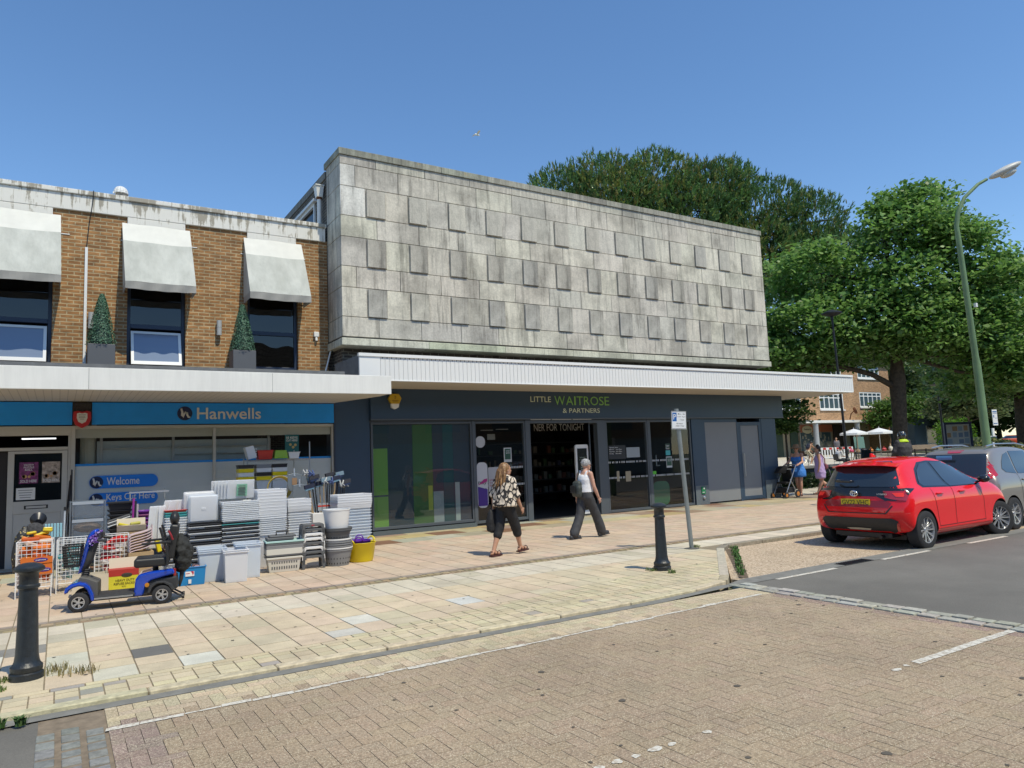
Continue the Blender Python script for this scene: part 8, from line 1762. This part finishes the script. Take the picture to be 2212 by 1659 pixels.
broadleaf('broadleaf_tree', 39.6, 16.6, 11, [((0, 0, 8.0), (2.6, 2.6, 1.5)), ((2.0, -1.8, 7.0), (2.4, 2.4, 1.5)), ((-1.5, 1.2, 6.6), (2.4, 2.4, 1.4)), ((3.4, -3.4, 6.0), (2.4, 2.4, 1.6)), ((1.2, -.9, 5.2), (2.6, 2.6, 1.4)), ((4.2, -3.8, 4.2), (2.4, 2.4, 1.3)), ((-1.0, .8, 4.4), (2.2, 2.2, 1.0)), ((2.4, -2.2, 3.9), (2.2, 2.2, 1.0)), ((4.6, -4.6, 7.6), (1.4, 1.4, .8)), ((1.2, -1.1, 8.9), (1.3, 1.3, .8))],
          'second leafy tree filling the right picture edge behind the green lamp', 9, 42000, .12, [(.17, .31, .07), (.22, .37, .10), (.13, .25, .05), (.28, .42, .14)], sub=.55)
broadleaf('leaning_tree', 29.2, 23.6, 9, [((-.8, .2, 5.4), (1.6, 1.5, .9)), ((.9, -.7, 5.6), (1.5, 1.5, .8)), ((-.6, 0, 6.8), (1.5, 1.4, .8)), ((1.9, -1.1, 4.6), (1.3, 1.3, .6)), ((.4, -.4, 7.6), (1.2, 1.2, .6)), ((2.6, -1.6, 5.6), (1.4, 1.3, .7))],
          'leafy tree with dark leaning trunk just above the right end of the canopy', 14, 11000, .12, GM, trunk=[((-1.6, .6, 0), .28), ((-1.5, .6, 3.4), .24), ((-.7, .3, 4.8), .2), ((.2, 0, 6.6), .08)], bm_=M_barkd)
broadleaf('young_tree', 27.49, 20.9, 4.6, [((0, 0, 3.9), (.85, .85, .55)), ((.15, -.1, 3.1), (1.0, 1.0, .65)), ((-.2, .1, 2.6), (.75, .75, .45))], 'young slim tree with pale green leaves at the corner of the dark shopfront', 5, 5200, .075, [(.10, .18, .04), (.16, .25, .07), (.07, .14, .03)], trunk=[((0, 0, 0), .06), ((0, 0, 1.5), .05), ((0, 0, 2.6), .04), ((0, 0, 4.0), .02)], sub=.35)
def pine(x, y, lobes, label, seed, ntuft, cols, trunk):
 rng = np.random.default_rng(seed); t = thing('pine_tree', (x, y, 0), label, 'tree'); b_ = MB(); b_.tube([p for p, r in trunk], [r for p, r in trunk], 12); tp = Vector(trunk[2][0])
 for c_, R0 in lobes:
  c_ = Vector(c_); a = tp + (Vector(trunk[-1][0]) - tp) * rng.random(); mid = (a + c_) / 2 + V3(0, 0, -.4); b_.tube([a, mid, c_], [.22, .14, .05], 7)
  for k in range(9): e = c_ + Vector(rng.normal(size=3)).normalized() * R0[0] * .8; b_.tube([mid + (c_ - mid) * rng.uniform(.4, 1), (c_ + e) / 2 + Vector(rng.normal(size=3)) * .2, e], [.06, .04, .02], 5)
 b_.build('trunk', M_barkd, t, smooth=True); V_ = []; C_ = []; tot = sum(r[0] * r[1] + r[0] * r[2] for c_, r in lobes)
 for c_, R0 in lobes:
  n_ = int(ntuft * (R0[0] * R0[1] + R0[0] * R0[2]) / tot); d = rng.normal(size=(n_, 3)); d /= np.linalg.norm(d, axis=1)[:, None]; bumpy = 1 + .10 * np.sin(d[:, :1] * 9 + c_[0]) + .10 * np.sin(d[:, 1:2] * 11) + .08 * np.sin(d[:, 2:] * 13)
  rad = np.where(rng.random((n_, 1)) < .75, rng.uniform(.90, 1.0, (n_, 1)), rng.uniform(.6, .92, (n_, 1))); p = np.array(c_) + d * rad * bumpy * np.array(R0)
  ax = d * .7 + np.array([0, 0, .9]) + rng.normal(size=(n_, 3)) * .25; ax /= np.linalg.norm(ax, axis=1)[:, None]; L = rng.uniform(.22, .46, (n_, 1)); yl = rng.random() < .3; base = np.array(cols)[(rng.random(n_) ** (.8 if yl else 2.2) * len(cols)).astype(int)] * rng.uniform(.75, 1.25, (n_, 1))
  for k in range(7):
   q = ax + rng.normal(size=(n_, 3)) * .42; q /= np.linalg.norm(q, axis=1)[:, None]; w_ = np.cross(q, rng.normal(size=(n_, 3))); w_ /= np.linalg.norm(w_, axis=1)[:, None]; w_ *= .034; o_ = p + ax * L * (k / 7) * .8
   V_.append(np.stack([o_ - w_, o_ + w_, o_ + q * L * .6], 1)); C_.append(base)
 np_mesh('crown', np.concatenate(V_), 3, np.concatenate(C_), M_needle, t); return t
PC = [(.09, .18, .06), (.12, .24, .07), (.15, .28, .07), (.24, .29, .07), (.07, .14, .055), (.26, .25, .08)]
pine(33.5, 31.0, [((-7.2, 4.0, 17.6), (2.3, 2.2, 1.9)), ((-4.9, 2.6, 18.1), (2.6, 2.6, 2.0)), ((-2.2, 1.0, 18.3), (2.6, 2.6, 2.0)), ((-4.6, 1.6, 16.5), (3.0, 3.0, 2.2)), ((.2, -.8, 17.3), (2.5, 2.5, 2.0)), ((-1.4, -.2, 15.8), (3.2, 3.2, 2.4)), ((1.2, -1.6, 17.8), (1.9, 1.9, 1.7)), ((3.4, -2.6, 16.4), (2.5, 2.5, 1.9)), ((5.6, -4.0, 15.6), (2.2, 2.2, 1.7)), ((2.2, -2.0, 13.8), (2.8, 2.8, 2.2)), ((5.2, -4.0, 13.0), (2.6, 2.6, 2.0)), ((7.4, -5.0, 13.6), (1.8, 1.8, 1.4)), ((1.4, -2.4, 11.4), (1.9, 1.9, 1.4)), ((4.4, -4.4, 10.8), (2.2, 2.2, 1.4)), ((.6, -2.2, 13.2), (1.7, 1.7, 1.6))],
     'very large dark pine tree rising behind the stone store', 4, 26000, PC, [((0, 0, 0), .6), ((.4, -.2, 6), .5), ((1.5, -1.0, 10), .4), ((1.0, -1.0, 15), .2)])
bgc = [(.10, .14, .05), (.13, .17, .065), (.08, .12, .045), (.16, .19, .08)]
for i, (x, y, s, lab) in enumerate(((84, 47, 1.0, 'tall hazy green tree far behind the grey blue low building'), (96, 50, 1.1, 'broad hazy tree far off between maple trunk and notice board'), (80, 38.5, .85, 'mid-distance leafy tree right of the low building'), (92, 41, 1.05, 'hazy tree far off behind the green street lamp'), (78, 32.2, .9, 'leafy tree at the far right beyond the parked cars'), (96, 37, 1.1, 'large hazy tree rising behind the distant parked cars'), (104, 58, 1.2, 'tallest hazy tree behind the brown brick flats'), (90, 34, 1.0, 'dark green tree at the right picture edge in the distance'))):
 broadleaf('far_tree', x, y, 12 * s, [((0, 0, 8 * s), (3.4 * s, 3.4 * s, 2.6 * s)), ((-2.4 * s, 1.5 * s, 5.6 * s), (2.8 * s, 2.8 * s, 2.2 * s)), ((2.4 * s, -1.6 * s, 5.8 * s), (2.9 * s, 2.9 * s, 2.2 * s)), ((0, -1 * s, 4.0 * s), (3.2 * s, 3 * s, 1.9 * s)), ((1.0, 1, 10 * s), (2 * s, 2 * s, 1.5 * s))], lab, 40 + i, 5200, .30, bgc if i % 2 else [(.07, .12, .035), (.10, .16, .05), (.055, .095, .03)], group='trees far off at the right', sub=1.0)
broadleaf('street_tree', 62.5, 30.0, 7, [((0, 0, 4.6), (2.0, 2.0, 1.3)), ((1.2, -.8, 3.8), (1.5, 1.5, .9)), ((-1.3, .8, 3.9), (1.5, 1.5, .9))], 'small round street tree in front of the low grey blue building', 77, 5000, .14, bgc, trunk=[((0, 0, 0), .1), ((0, 0, 1.2), .09), ((0, 0, 2.6), .07), ((0, 0, 5), .03)], sub=.6)
broadleaf('street_tree', 71.5, 41.0, 7, [((0, 0, 4.2), (2.0, 2.0, 1.2)), ((-1.4, .8, 3.5), (1.6, 1.6, .9)), ((1.2, -.8, 5.2), (1.4, 1.4, .9))], 'bright leafy street tree just left of the maple trunk by the arcade end', 78, 5500, .15, [(.10, .19, .04), (.14, .25, .06), (.08, .15, .03)], trunk=[((0, 0, 0), .1), ((0, 0, 1.2), .09), ((0, 0, 2.6), .07), ((0, 0, 5), .03)], sub=.6)
def bush(x, y, r, h, lab, seed, cols, nm='shrub', n_=1800, sz=.09): 
 rng = np.random.default_rng(seed); d = rng.normal(size=(n_, 3)); d /= np.linalg.norm(d, axis=1)[:, None]; P = d * rng.uniform(.6, 1.03, (n_, 1)) * np.array([r, r, h / 2]) + np.array([0, 0, h / 2]); V, C = leaves(rng, P, sz, cols, .9)
 o = np_mesh(nm, V, 5, C, M_leaf, None, label=lab, cat=nm.replace('_', ' ')); o.location = (x, y, gz(x, y)); return o
bush(66.5, 33.2, 1.7, 3.3, 'bright green rounded shrub left of the notice board', 5, [(.12, .26, .02), (.16, .32, .04)])
bush(45.0, 21.6, 1.0, 1.6, 'silvery shrub left of the notice board foot', 6, [(.22, .25, .14), (.14, .20, .08)]); bush(43.6, 19.7, 1.1, 1.5, 'straw coloured ornamental grass right of the notice board', 7, [(.30, .30, .12), (.18, .22, .07)]); bush(38.0, 15.6, 1.2, 1.35, 'tawny grass clump right of the green lamp foot', 8, [(.32, .28, .13), (.16, .20, .07)]); bush(42.0, 15.4, 1.3, 1.3, 'green and straw planting at the far right behind the grey car', 9, [(.25, .27, .12), (.12, .18, .06)])
# ================================================================== BRICK FLATS WITH ARCADE
Fb = thing('brick_flats', (66, 44, .8), 'three storey orange brick flats with white windows above an arcade of shops', 'building'); YF2 = 44.0; ZG = .80
M_ob = brickmat('orange_brick', (.46, .24, .11), (.38, .19, .085), (.50, .38, .25), .225, .075, .012, .3)
WN = [(70.1, 74.0, 5.60, 7.18), (70.1, 74.0, 8.62, 10.0), (63.4, 67.3, 5.35, 6.95), (63.4, 67.3, 8.62, 10.0), (56.6, 60.5, 5.35, 6.95), (56.6, 60.5, 8.62, 10.0)]
mb = MB(); wall_holes(mb, 46, 75.7, 4.25, 10.4, YF2, .35, WN); mb.box(75.4, 75.7, YF2 + .35, 56, ZG, 10.4); WB(mb, 'wall', M_ob, Fb)
mb = MB(); mb.add([(45.6, YF2 - .4, 10.35), (76.1, YF2 - .4, 10.35), (76.1, 56.4, 10.35), (45.6, 56.4, 10.35), (50, 50, 13.2), (71.5, 50, 13.2)], [(0, 1, 5, 4), (1, 2, 5), (2, 3, 4, 5), (3, 0, 4), (3, 2, 1, 0)]); WB(mb, 'roof', brickmat('roof_tile', (.22, .10, .055), (.16, .075, .04), (.06, .04, .03), .3, .3, .02), Fb)
mb = MB(); mb.box(45.6, 76.1, YF2 - .42, YF2 - .36, 10.25, 10.4); WB(mb, 'gutter_board', M_white, Fb)
M_gfar = mat('far_pane', (.07, .11, .13), .1, spec=.8)
for k, (a, b2, c_, d_) in enumerate(WN):
 f_ = MB(); t_ = .13; y = YF2 + .02
 f_.box(a, b2, y, y + .1, c_, c_ + t_); f_.box(a, b2, y, y + .1, d_ - t_, d_); nn_ = 5
 for j in range(nn_ + 1): x = a + (b2 - a) * j / nn_; x = min(max(x, a + t_ / 2), b2 - t_ / 2); f_.box(x - t_ / 2, x + t_ / 2, y + .002, y + .098, c_ + t_, d_ - t_)
 f_.box(a + t_, b2 - t_, y + .004, y + .096, c_ + (d_ - c_) * .70, c_ + (d_ - c_) * .70 + .1); f_.box(a - .08, b2 + .08, YF2 - .12, YF2 - .002, c_ - .12, c_)
 o = WB(f_, 'window', M_white, Fb); g_ = MB(); g_.box(a + t_, b2 - t_, y + .05, y + .06, c_ + t_, d_ - t_); g_.build('pane', M_gfar, o); g_ = MB()
 for j in range(5): g_.box(a + .25 + j * .76, a + .55 + j * .76, y + .075, y + .08, c_ + .1, d_ - .1)
 g_.build('curtain', mat('net_curtain', (.55, .56, .56), .9), o)
mb = MB(); mb.box(45.8, 75.2, YF2 - .75, YF2 - .003, 4.0, 4.24); WB(mb, 'arcade_beam', M_white, Fb)
for x in (48, 54.9, 61.8, 68.55): mb = MB(); mb.lathe([(.30, ZG), (.30, ZG + .1), (.25, ZG + .2), (.25, 4.0)], (x, YF2 - .45, 0), 20); WB(mb, 'column', mat('column_grey', (.34, .36, .38), .6), Fb, smooth=40)
mb = MB(); mb.box(46, 63.2, 47, 47.2, ZG, 4.2); mb.box(71.0, 75.4, 46.6, 46.8, ZG, 4.2); mb.box(67.6, 71, 47, 47.2, ZG, 4.2); WB(mb, 'arcade_wall', mat('arcade_beige', (.42, .36, .26), .8), Fb)
mb = MB(); mb.box(46, 75.4, YF2, 47, 4.1, 4.2); WB(mb, 'arcade_ceiling', mat('ceil_grey', (.4, .4, .38), .8), Fb)
mb = MB(); mb.box(56.5, 61.2, 46.9, 46.99, ZG, 3.9); mb.box(62.4, 63.6, 46.9, 46.99, ZG, 4.0); WB(mb, 'green_shopfront', mat('dark_green', (.04, .075, .055), .4), Fb)
mb = MB(); mb.box(64.0, 69.0, 46.9, 46.99, ZG, 3.2); q_ = WB(mb, 'bakery_window', M_gfar, Fb); mb = MB(); mb.box(63.6, 69.2, 46.85, 46.95, ZG, ZG + .55); mb.build('bakery_stall', mat('bake_brown', (.16, .07, .04), .6), q_)
mb = MB(); mb.box(63.9, 69.2, 46.80, 46.9, 3.25, 4.0); sg2 = WB(mb, 'bakery_fascia', mat('fascia_terracotta', (.42, .13, .07), .5), Fb); mb = MB(); mb.ell((64.9, 46.72, 3.5), .85, .05, .42, 20, 10); ov = mb.build('oval_sign', mat('oval_cream', (.50, .46, .34), .5), sg2)
mb = MB(); mb.text('bakery', (64.35, 46.66, 3.38), (1, 0, 0), (0, 0, 1), 1.1, .26, .01, .01); mb.build('oval_lettering', mat('ink_dark', (.05, .05, .04), .5), ov)
mb = MB(); r = random.Random(6)
for k in range(22): x = 64.2 + r.random() * 4.5; z = ZG + .7 + r.random() * 1.6; mb.box(x, x + r.uniform(.1, .3), 46.86, 46.89, z, z + r.uniform(.1, .35))
mb.build('window_goods', mat('goods_pale', (.35, .32, .26), .7), q_, kind='stuff')
mb = MB(); mb.prism([(71.9, ZG), (73.5, ZG)] + [(72.7 + .8 * math.cos(a), 2.9 + .75 * math.sin(a)) for a in np.linspace(0, math.pi, 12)], 'y', 46.52, 46.6); WB(mb, 'arched_door', mat('door_brown', (.07, .04, .03), .5), Fb)
mb = MB(); mb.box(69.4, 71.0, 46.8, 46.9, 1.0, 4.0); WB(mb, 'shop_unit', mat('unit_dark', (.05, .035, .03), .5), Fb)
mb = MB(); mb.cyl((67.6, YF2 - .9, 5.15), (67.7, YF2 - 1.0, 5.2), .32, .36, 18); mb.tube([(67.5, YF2 - .4, 4.3), (67.5, YF2 - .6, 4.9), (67.6, YF2 - .9, 5.15)], .05); WB(mb, 'satellite_dish', M_rust, Fb)
Gb = thing('low_blue_building', (77, 42, .85), 'low grey blue building with large windows behind the maple trunk', 'building'); M_gb = mat('grey_blue_wall', (.17, .22, .27), .7, var=.05)
mb = MB(); wall_holes(mb, 76.2, 92, .85, 4.2, 42.0, .3, [(78.4, 80.6, 1.6, 3.5), (83.6, 86.6, 1.6, 3.5)]); mb.box(91.7, 92, 42.3, 52, .85, 4.2); mb.box(76.2, 76.5, 42.3, 52, .85, 4.2); WB(mb, 'wall', M_gb, Gb)
mb = MB(); mb.box(76, 92.2, 41.8, 52.2, 4.2, 4.4); mb.prism([(83.0, 4.4), (87.4, 4.4), (87.0, 6.4), (83.4, 6.4)], 'y', 42.2, 46); WB(mb, 'roof', mat('roof_grey', (.14, .17, .20), .8), Gb)
for a, b2 in ((78.4, 80.6), (83.6, 86.6)):
 mb = MB(); mb.box(a, b2, 42.02, 42.06, 1.6, 3.5); o = WB(mb, 'window', M_gfar, Gb); mb = MB(); mb.box(a, a + .12, 41.97, 42.02, 1.6, 3.5); mb.box(b2 - .12, b2, 41.97, 42.02, 1.6, 3.5); mb.box(a, b2, 41.9, 42.02, 1.45, 1.6); mb.build('frame', M_white, o)
mb = MB(); mb.box(84.3, 85.0, 42.0, 42.01, 1.65, 2.3); mb.box(85.1, 86.0, 42.0, 42.01, 1.65, 2.2); WB(mb, 'window_display', mat('teal_goods', (.12, .50, .45), .6), Gb)
Ob = thing('opposite_shops', (4, -16, 0), 'brick shop row with tiled roof mirrored darkly in the upper windows', 'building')
mb = MB(); mb.box(-40, 50, -22, -18, 3.2, 6.6); WB(mb, 'upper_wall', mat('opp_brick', (.35, .2, .12), .9, var=.3, vscale=3), Ob); mb = MB(); mb.box(-40, 50, -22, -18.1, -.1, 3.2); WB(mb, 'shop_level', mat('opp_dark', (.30, .30, .28), .6), Ob)
mb = MB(); mb.add([(-40, -17.6, 6.5), (50, -17.6, 6.5), (50, -24, 11.5), (-40, -24, 11.5), (-40, -26, 6.5), (50, -26, 6.5)], [(0, 3, 2, 1), (3, 4, 5, 2), (0, 1, 5, 4)]); WB(mb, 'roof', brickmat('opp_tile', (.11, .10, .085), (.075, .07, .06), (.01, .01, .01), .32, .34, .04, 1.0), Ob)
mb = MB()
for k in range(14): mb.box(-36 + k * 6, -33 + k * 6, -17.98, -17.95, 4.0, 5.6)
WB(mb, 'windows', M_gfar, Ob)
# ================================================================== PLAZA FURNITURE
def hedge():
 rng = np.random.default_rng(3); n_ = 9000; P = np.stack([rng.uniform(24.6, 33, n_), rng.uniform(18.2, 19.4, n_), rng.uniform(.05, .62, n_)], 1); V, C = leaves(rng, P, .06, [(.03, .06, .025), (.05, .09, .03), (.02, .045, .02)], .9); return np_mesh('hedge', V, 5, C, M_leaf, None, label='low dark hedge strip behind the two women by the shop corner', cat='hedge', kind='stuff')
hedge()
t = thing('planter_wall', (28.5, 19.6, 0), 'long dark timber planter edge with flat top behind the hedge', 'planter'); mb = MB(); mb.box(-4.6, 6.5, -.1, .7, 0, .78); mb.build('timber_side', mat('timber_dark', (.05, .045, .04), .8), t); mb = MB(); mb.box(-4.7, 6.6, -.2, .8, .785, .86); mb.build('timber_top', mat('timber_top', (.20, .19, .17), .7), t)
def hoop(x, y, lab):
 t_ = thing('cycle_stand', (x, y, 0), lab, 'cycle stand', math.radians(60), 'black cycle hoops'); mb_ = MB(); mb_.tube([(-.38, 0, 0), (-.38, 0, .62), (-.33, 0, .80), (-.2, 0, .88), (.2, 0, .88), (.33, 0, .80), (.38, 0, .62), (.38, 0, 0)], .03, 10); mb_.build('hoop', M_black, t_, smooth=True)
hoop(23.9, 16.6, 'black cycle hoop right of the person in the lavender dress'); hoop(21.6, 17.4, 'black cycle hoop behind the pushchair')
t = thing('black_gatepost', (21.25, 16.95, 0), 'tall thin black rainwater pipe at the corner of the store', 'downpipe'); mb = MB(); mb.cyl((0, 0, 0), (0, 0, 2.7), .05); mb.build('pipe', M_black, t); mb = MB(); mb.cyl((-.12, -.1, 1.9), (-.12, -.1, 2.7), .035); mb.build('white_pipe', M_white, t)
for k, (x, y) in enumerate(((54.0, 37.4), (55.3, 36.5))):
 t = thing('street_barrier', (x, y, gz(x, y)), ('left' if not k else 'right') + ' one of two red and white plastic barriers before the arcade', 'barrier', math.radians(-32), 'red and white barriers'); mb = MB(); mb.box(-.75, .75, -.03, .03, .75, .95); mb.box(-.75, .75, -.03, .03, .05, .15)
 for j in range(7): mb.box(-.72 + j * .23, -.62 + j * .23, -.025, .025, .15, .75)
 mb.build('rails', M_white, t); mb = MB()
 for j in (0, 1, 2): mb.box(-.62 + j * .5, -.38 + j * .5, -.036, -.031, .77, .93)
 mb.build('red_stripes', M_redp, t); mb = MB(); mb.box(-.6, -.4, -.25, .25, 0, .05); mb.box(.4, .6, -.25, .25, 0, .05); mb.build('feet', M_grey, t)
for k, (x, y) in enumerate(((58.0, 37.2), (59.6, 35.9))):
 t = thing('cafe_parasol', (x, y, gz(x, y)), ('left' if not k else 'right') + ' white cafe parasol with scalloped edge in front of the arched door', 'parasol', 0, 'white cafe parasols'); mb = MB(); mb.cyl((0, 0, 0), (0, 0, 2.3), .025); mb.build('pole', M_white, t); mb = MB(); n_ = 8; R0 = 1.15
 vs = [(0, 0, 2.42)] + [(R0 * math.cos(a), R0 * math.sin(a), 2.05) for a in np.linspace(0, 2 * math.pi, n_, endpoint=False)] + [(R0 * 1.01 * math.cos(a), R0 * 1.01 * math.sin(a), 1.88) for a in np.linspace(0, 2 * math.pi, n_, endpoint=False)]
 mb.add(vs, [(0, 1 + i, 1 + (i + 1) % n_) for i in range(n_)] + [(1 + i, 9 + i, 9 + (i + 1) % n_, 1 + (i + 1) % n_) for i in range(n_)]); mb.build('canopy', M_white, t); mb = MB(); mb.cyl((0, 0, 2.42), (0, 0, 2.55), .03, .01); mb.build('finial', M_white, t)
def bench(x, y, rot, w_, m_, lab, n_=5, h=.9):
 t_ = thing('slatted_bench', (x, y, gz(x, y)), lab, 'bench', rot); b_ = MB()
 for k in range(n_): b_.box(-w_ / 2, w_ / 2, .22 + .02 * k, .25 + .02 * k, .48 + k * (h - .48) / n_, .48 + k * (h - .48) / n_ + .055)
 b_.build('backrest', m_, t_); b_ = MB()
 for k in range(5): b_.box(-w_ / 2, w_ / 2, -.25 + k * .095, -.18 + k * .095, .42, .45)
 b_.build('seat', m_, t_)
 for sx in (-1, 0, 1): b_ = MB(); b_.box(sx * (w_ / 2 - .1) - .03, sx * (w_ / 2 - .1) + .03, -.25, .26, 0, .42); b_.box(sx * (w_ / 2 - .1) - .03, sx * (w_ / 2 - .1) + .03, .24, .30, .42, h); b_.build('leg', M_black, t_)
 return t_
M_slat = mat('dark_slat', (.03, .028, .025), .6); M_wood = mat('weathered_wood', (.26, .19, .12), .8, var=.2)
bench(43.4, 26.4, math.radians(-32), 2.6, M_slat, 'dark slatted bench seen just above the red car roof'); bench(45.6, 24.4, math.radians(-32), 1.6, M_slat, 'second dark slatted bench left of the grey car roof', h=.95)
t = thing('picnic_table', (48.9, 26.5, gz(48.9, 26.5)), 'weathered wooden slatted table top right of the helmeted person', 'table', math.radians(-32)); mb = MB()
for k in range(7): mb.obox((0, -.5 + k * .17, .78 + .05 * k), (1.15, 0, 0), (0, .07, .012), (0, 0, .02))
mb.build('tabletop', M_wood, t)
for s in (-1, 1): mb = MB(); mb.tube([(s * .9, -.5, 0), (s * .9, .1, .8)], .05); mb.tube([(s * .9, .5, 0), (s * .9, -.1, .8)], .05); mb.build('trestle', M_wood, t)
r = random.Random(4); cols_ = [('pink', (.60, .08, .16)), ('red', (.50, .05, .05)), ('orange', (.62, .20, .04)), ('tan', (.45, .30, .16)), ('cream', (.60, .55, .45)), ('teal', (.10, .28, .26)), ('black', (.03, .03, .035))]
t = thing('stall_table', (52.6, 32.6, gz(52.6, 32.6)), 'low market stall table loaded with coloured bags by the parasols', 'table', math.radians(-32)); mb = MB(); mb.box(-1.7, 1.7, -.5, .5, .55, .62); mb.build('tabletop', M_wood, t)
for sx in (-1, 1):
 for sy in (-1, 1): mb = MB(); mb.cyl((sx * 1.6, sy * .4, 0), (sx * 1.6, sy * .4, .55), .03); mb.build('leg', M_wood, t)
pos_ = ('far left', 'left', 'left of centre', 'centre', 'right of centre', 'right', 'far right')
for k in range(7):
 nm_, c_ = cols_[(k * 3) % 7]; a = -1.5 + (k % 7) * .5; X, Y = 52.6 + a * .848, 32.6 - a * .53; mb = MB(); w_, h_ = .2, r.uniform(.16, .34); mb.loft([(0, 0, 0, w_ * .8, .1), (0, 0, h_ * .6, w_, .13), (0, 0, h_, w_ * .7, .05)], 14, 3); o = mb.build('bag', mat('bag_' + nm_, c_, .6), t and None, smooth=40, loc=(X, Y + (.2 if k > 6 else -.15), gz(X, Y) + .62 + (.3 if k > 6 else 0)), label='%s bag at the %s of the stall table' % (nm_, pos_[k % 7]), cat='bag'); mb = MB(); mb.tube([(-.08, 0, h_), (-.05, 0, h_ + .12), (.05, 0, h_ + .12), (.08, 0, h_)], .014); mb.build('handle', mat('bag_' + nm_, c_, .6), o)
t = thing('a_frame_easel', (50.6, 32.2, gz(50.6, 32.2)), 'wooden easel with a green and blue board left of the stall table', 'easel'); mb = MB()
for a in (-.35, .35): mb.tube([(a, -.2, 0), (a * .3, 0, 1.9)], .035)
mb.tube([(0, .5, 0), (0, 0, 1.9)], .035); mb.build('legs', M_wood, t); mb = MB(); mb.obox((0, -.1, 1.35), (.32, -.2, 0), (.01, .015, 0), (0, .03, .42)); mb.build('board', mat('board_green', (.14, .26, .22), .6), t)
t = thing('pushchair', (33.5, 21.0, gz(33.5, 21.0)), 'dark folded pushchair with tall hood between black lamp and red car', 'pushchair', math.radians(20)); mb = MB(); mb.tube([(-.3, -.2, .1), (.3, -.2, 1.3)], .03); mb.tube([(-.3, .2, .1), (.3, .2, 1.3)], .03); mb.build('frame', M_dark, t); mb = MB(); mb.loft([(.0, 0, .4, .30, .22), (.15, 0, .8, .26, .22), (.32, 0, 1.25, .12, .18)], 16); mb.build('hood', M_cblack, t, smooth=True)
for x in (-.3, .3): mb = MB(); mb.lathe([(0, -.25), (.13, -.25), (.13, -.2), (0, -.2)], (x, 0, .13), 16, 'y'); mb.build('wheel', M_rubber, t)
t = thing('notice_board', (40.3, 19.95, gz(40.3, 19.95)), 'dark blue framed glazed notice board full of posters', 'notice board', math.radians(-30)); mb = MB()
mb.box(-.75, -.65, -.06, .06, 0, 2.45); mb.box(.65, .75, -.06, .06, 0, 2.45); mb.box(-.65, .65, -.06, .06, 2.33, 2.45); mb.box(-.65, .65, -.06, .06, .45, .6); mb.build('frame', mat('board_navy', (.012, .022, .07), .4), t)
mb = MB(); mb.box(-.65, .65, -.01, .02, .6, 2.33); bb_ = mb.build('panel', mat('panel_beige', (.55, .52, .50), .4), t); r = random.Random(10)
for i in range(4):
 for j in range(5):
  mb = MB(); x = -.60 + i * .31; z = .66 + j * .33; mb.box(x, x + r.uniform(.2, .27), -.018, -.011, z, z + r.uniform(.2, .28)); c_ = r.choice([(.45, .25, .12), (.30, .34, .42), (.55, .52, .48), (.42, .15, .14), (.20, .24, .34)]); mb.build('poster', mat('np%.2f' % c_[0], c_, .5), bb_)
t = thing('lamp_post', (41.7, 21.4, gz(41.7, 21.4)), 'thin dark post behind the notice board under the maple leaves', 'lamp post'); mb = MB(); mb.tube([(0, 0, 0), (-.15, 0, 4.6)], [.08, .05]); mb.build('column', M_black, t); mb = MB(); mb.lathe([(.05, 4.5), (.4, 4.6), (.38, 4.66), (0, 4.75)], (-.15, 0, 0), 18); mb.build('lamp_top', M_black, t)
t = thing('seagull', (28.9, 49.7, 28.6), 'tiny white gull flying high in the blue sky above the stone store', 'bird'); mb = MB(); mb.ell((0, 0, 0), .26, .08, .08, 12, 8); mb.build('body', M_white, t, smooth=True)
for s in (-1, 1): mb = MB(); mb.add([(-.08, 0, .03), (.12, 0, .03), (.10, s * .35, .16), (-.10, s * .35, .15), (-.12, s * .72, .08)], [(0, 1, 2, 3), (3, 2, 4)]); mb.build('wing', M_white, t)
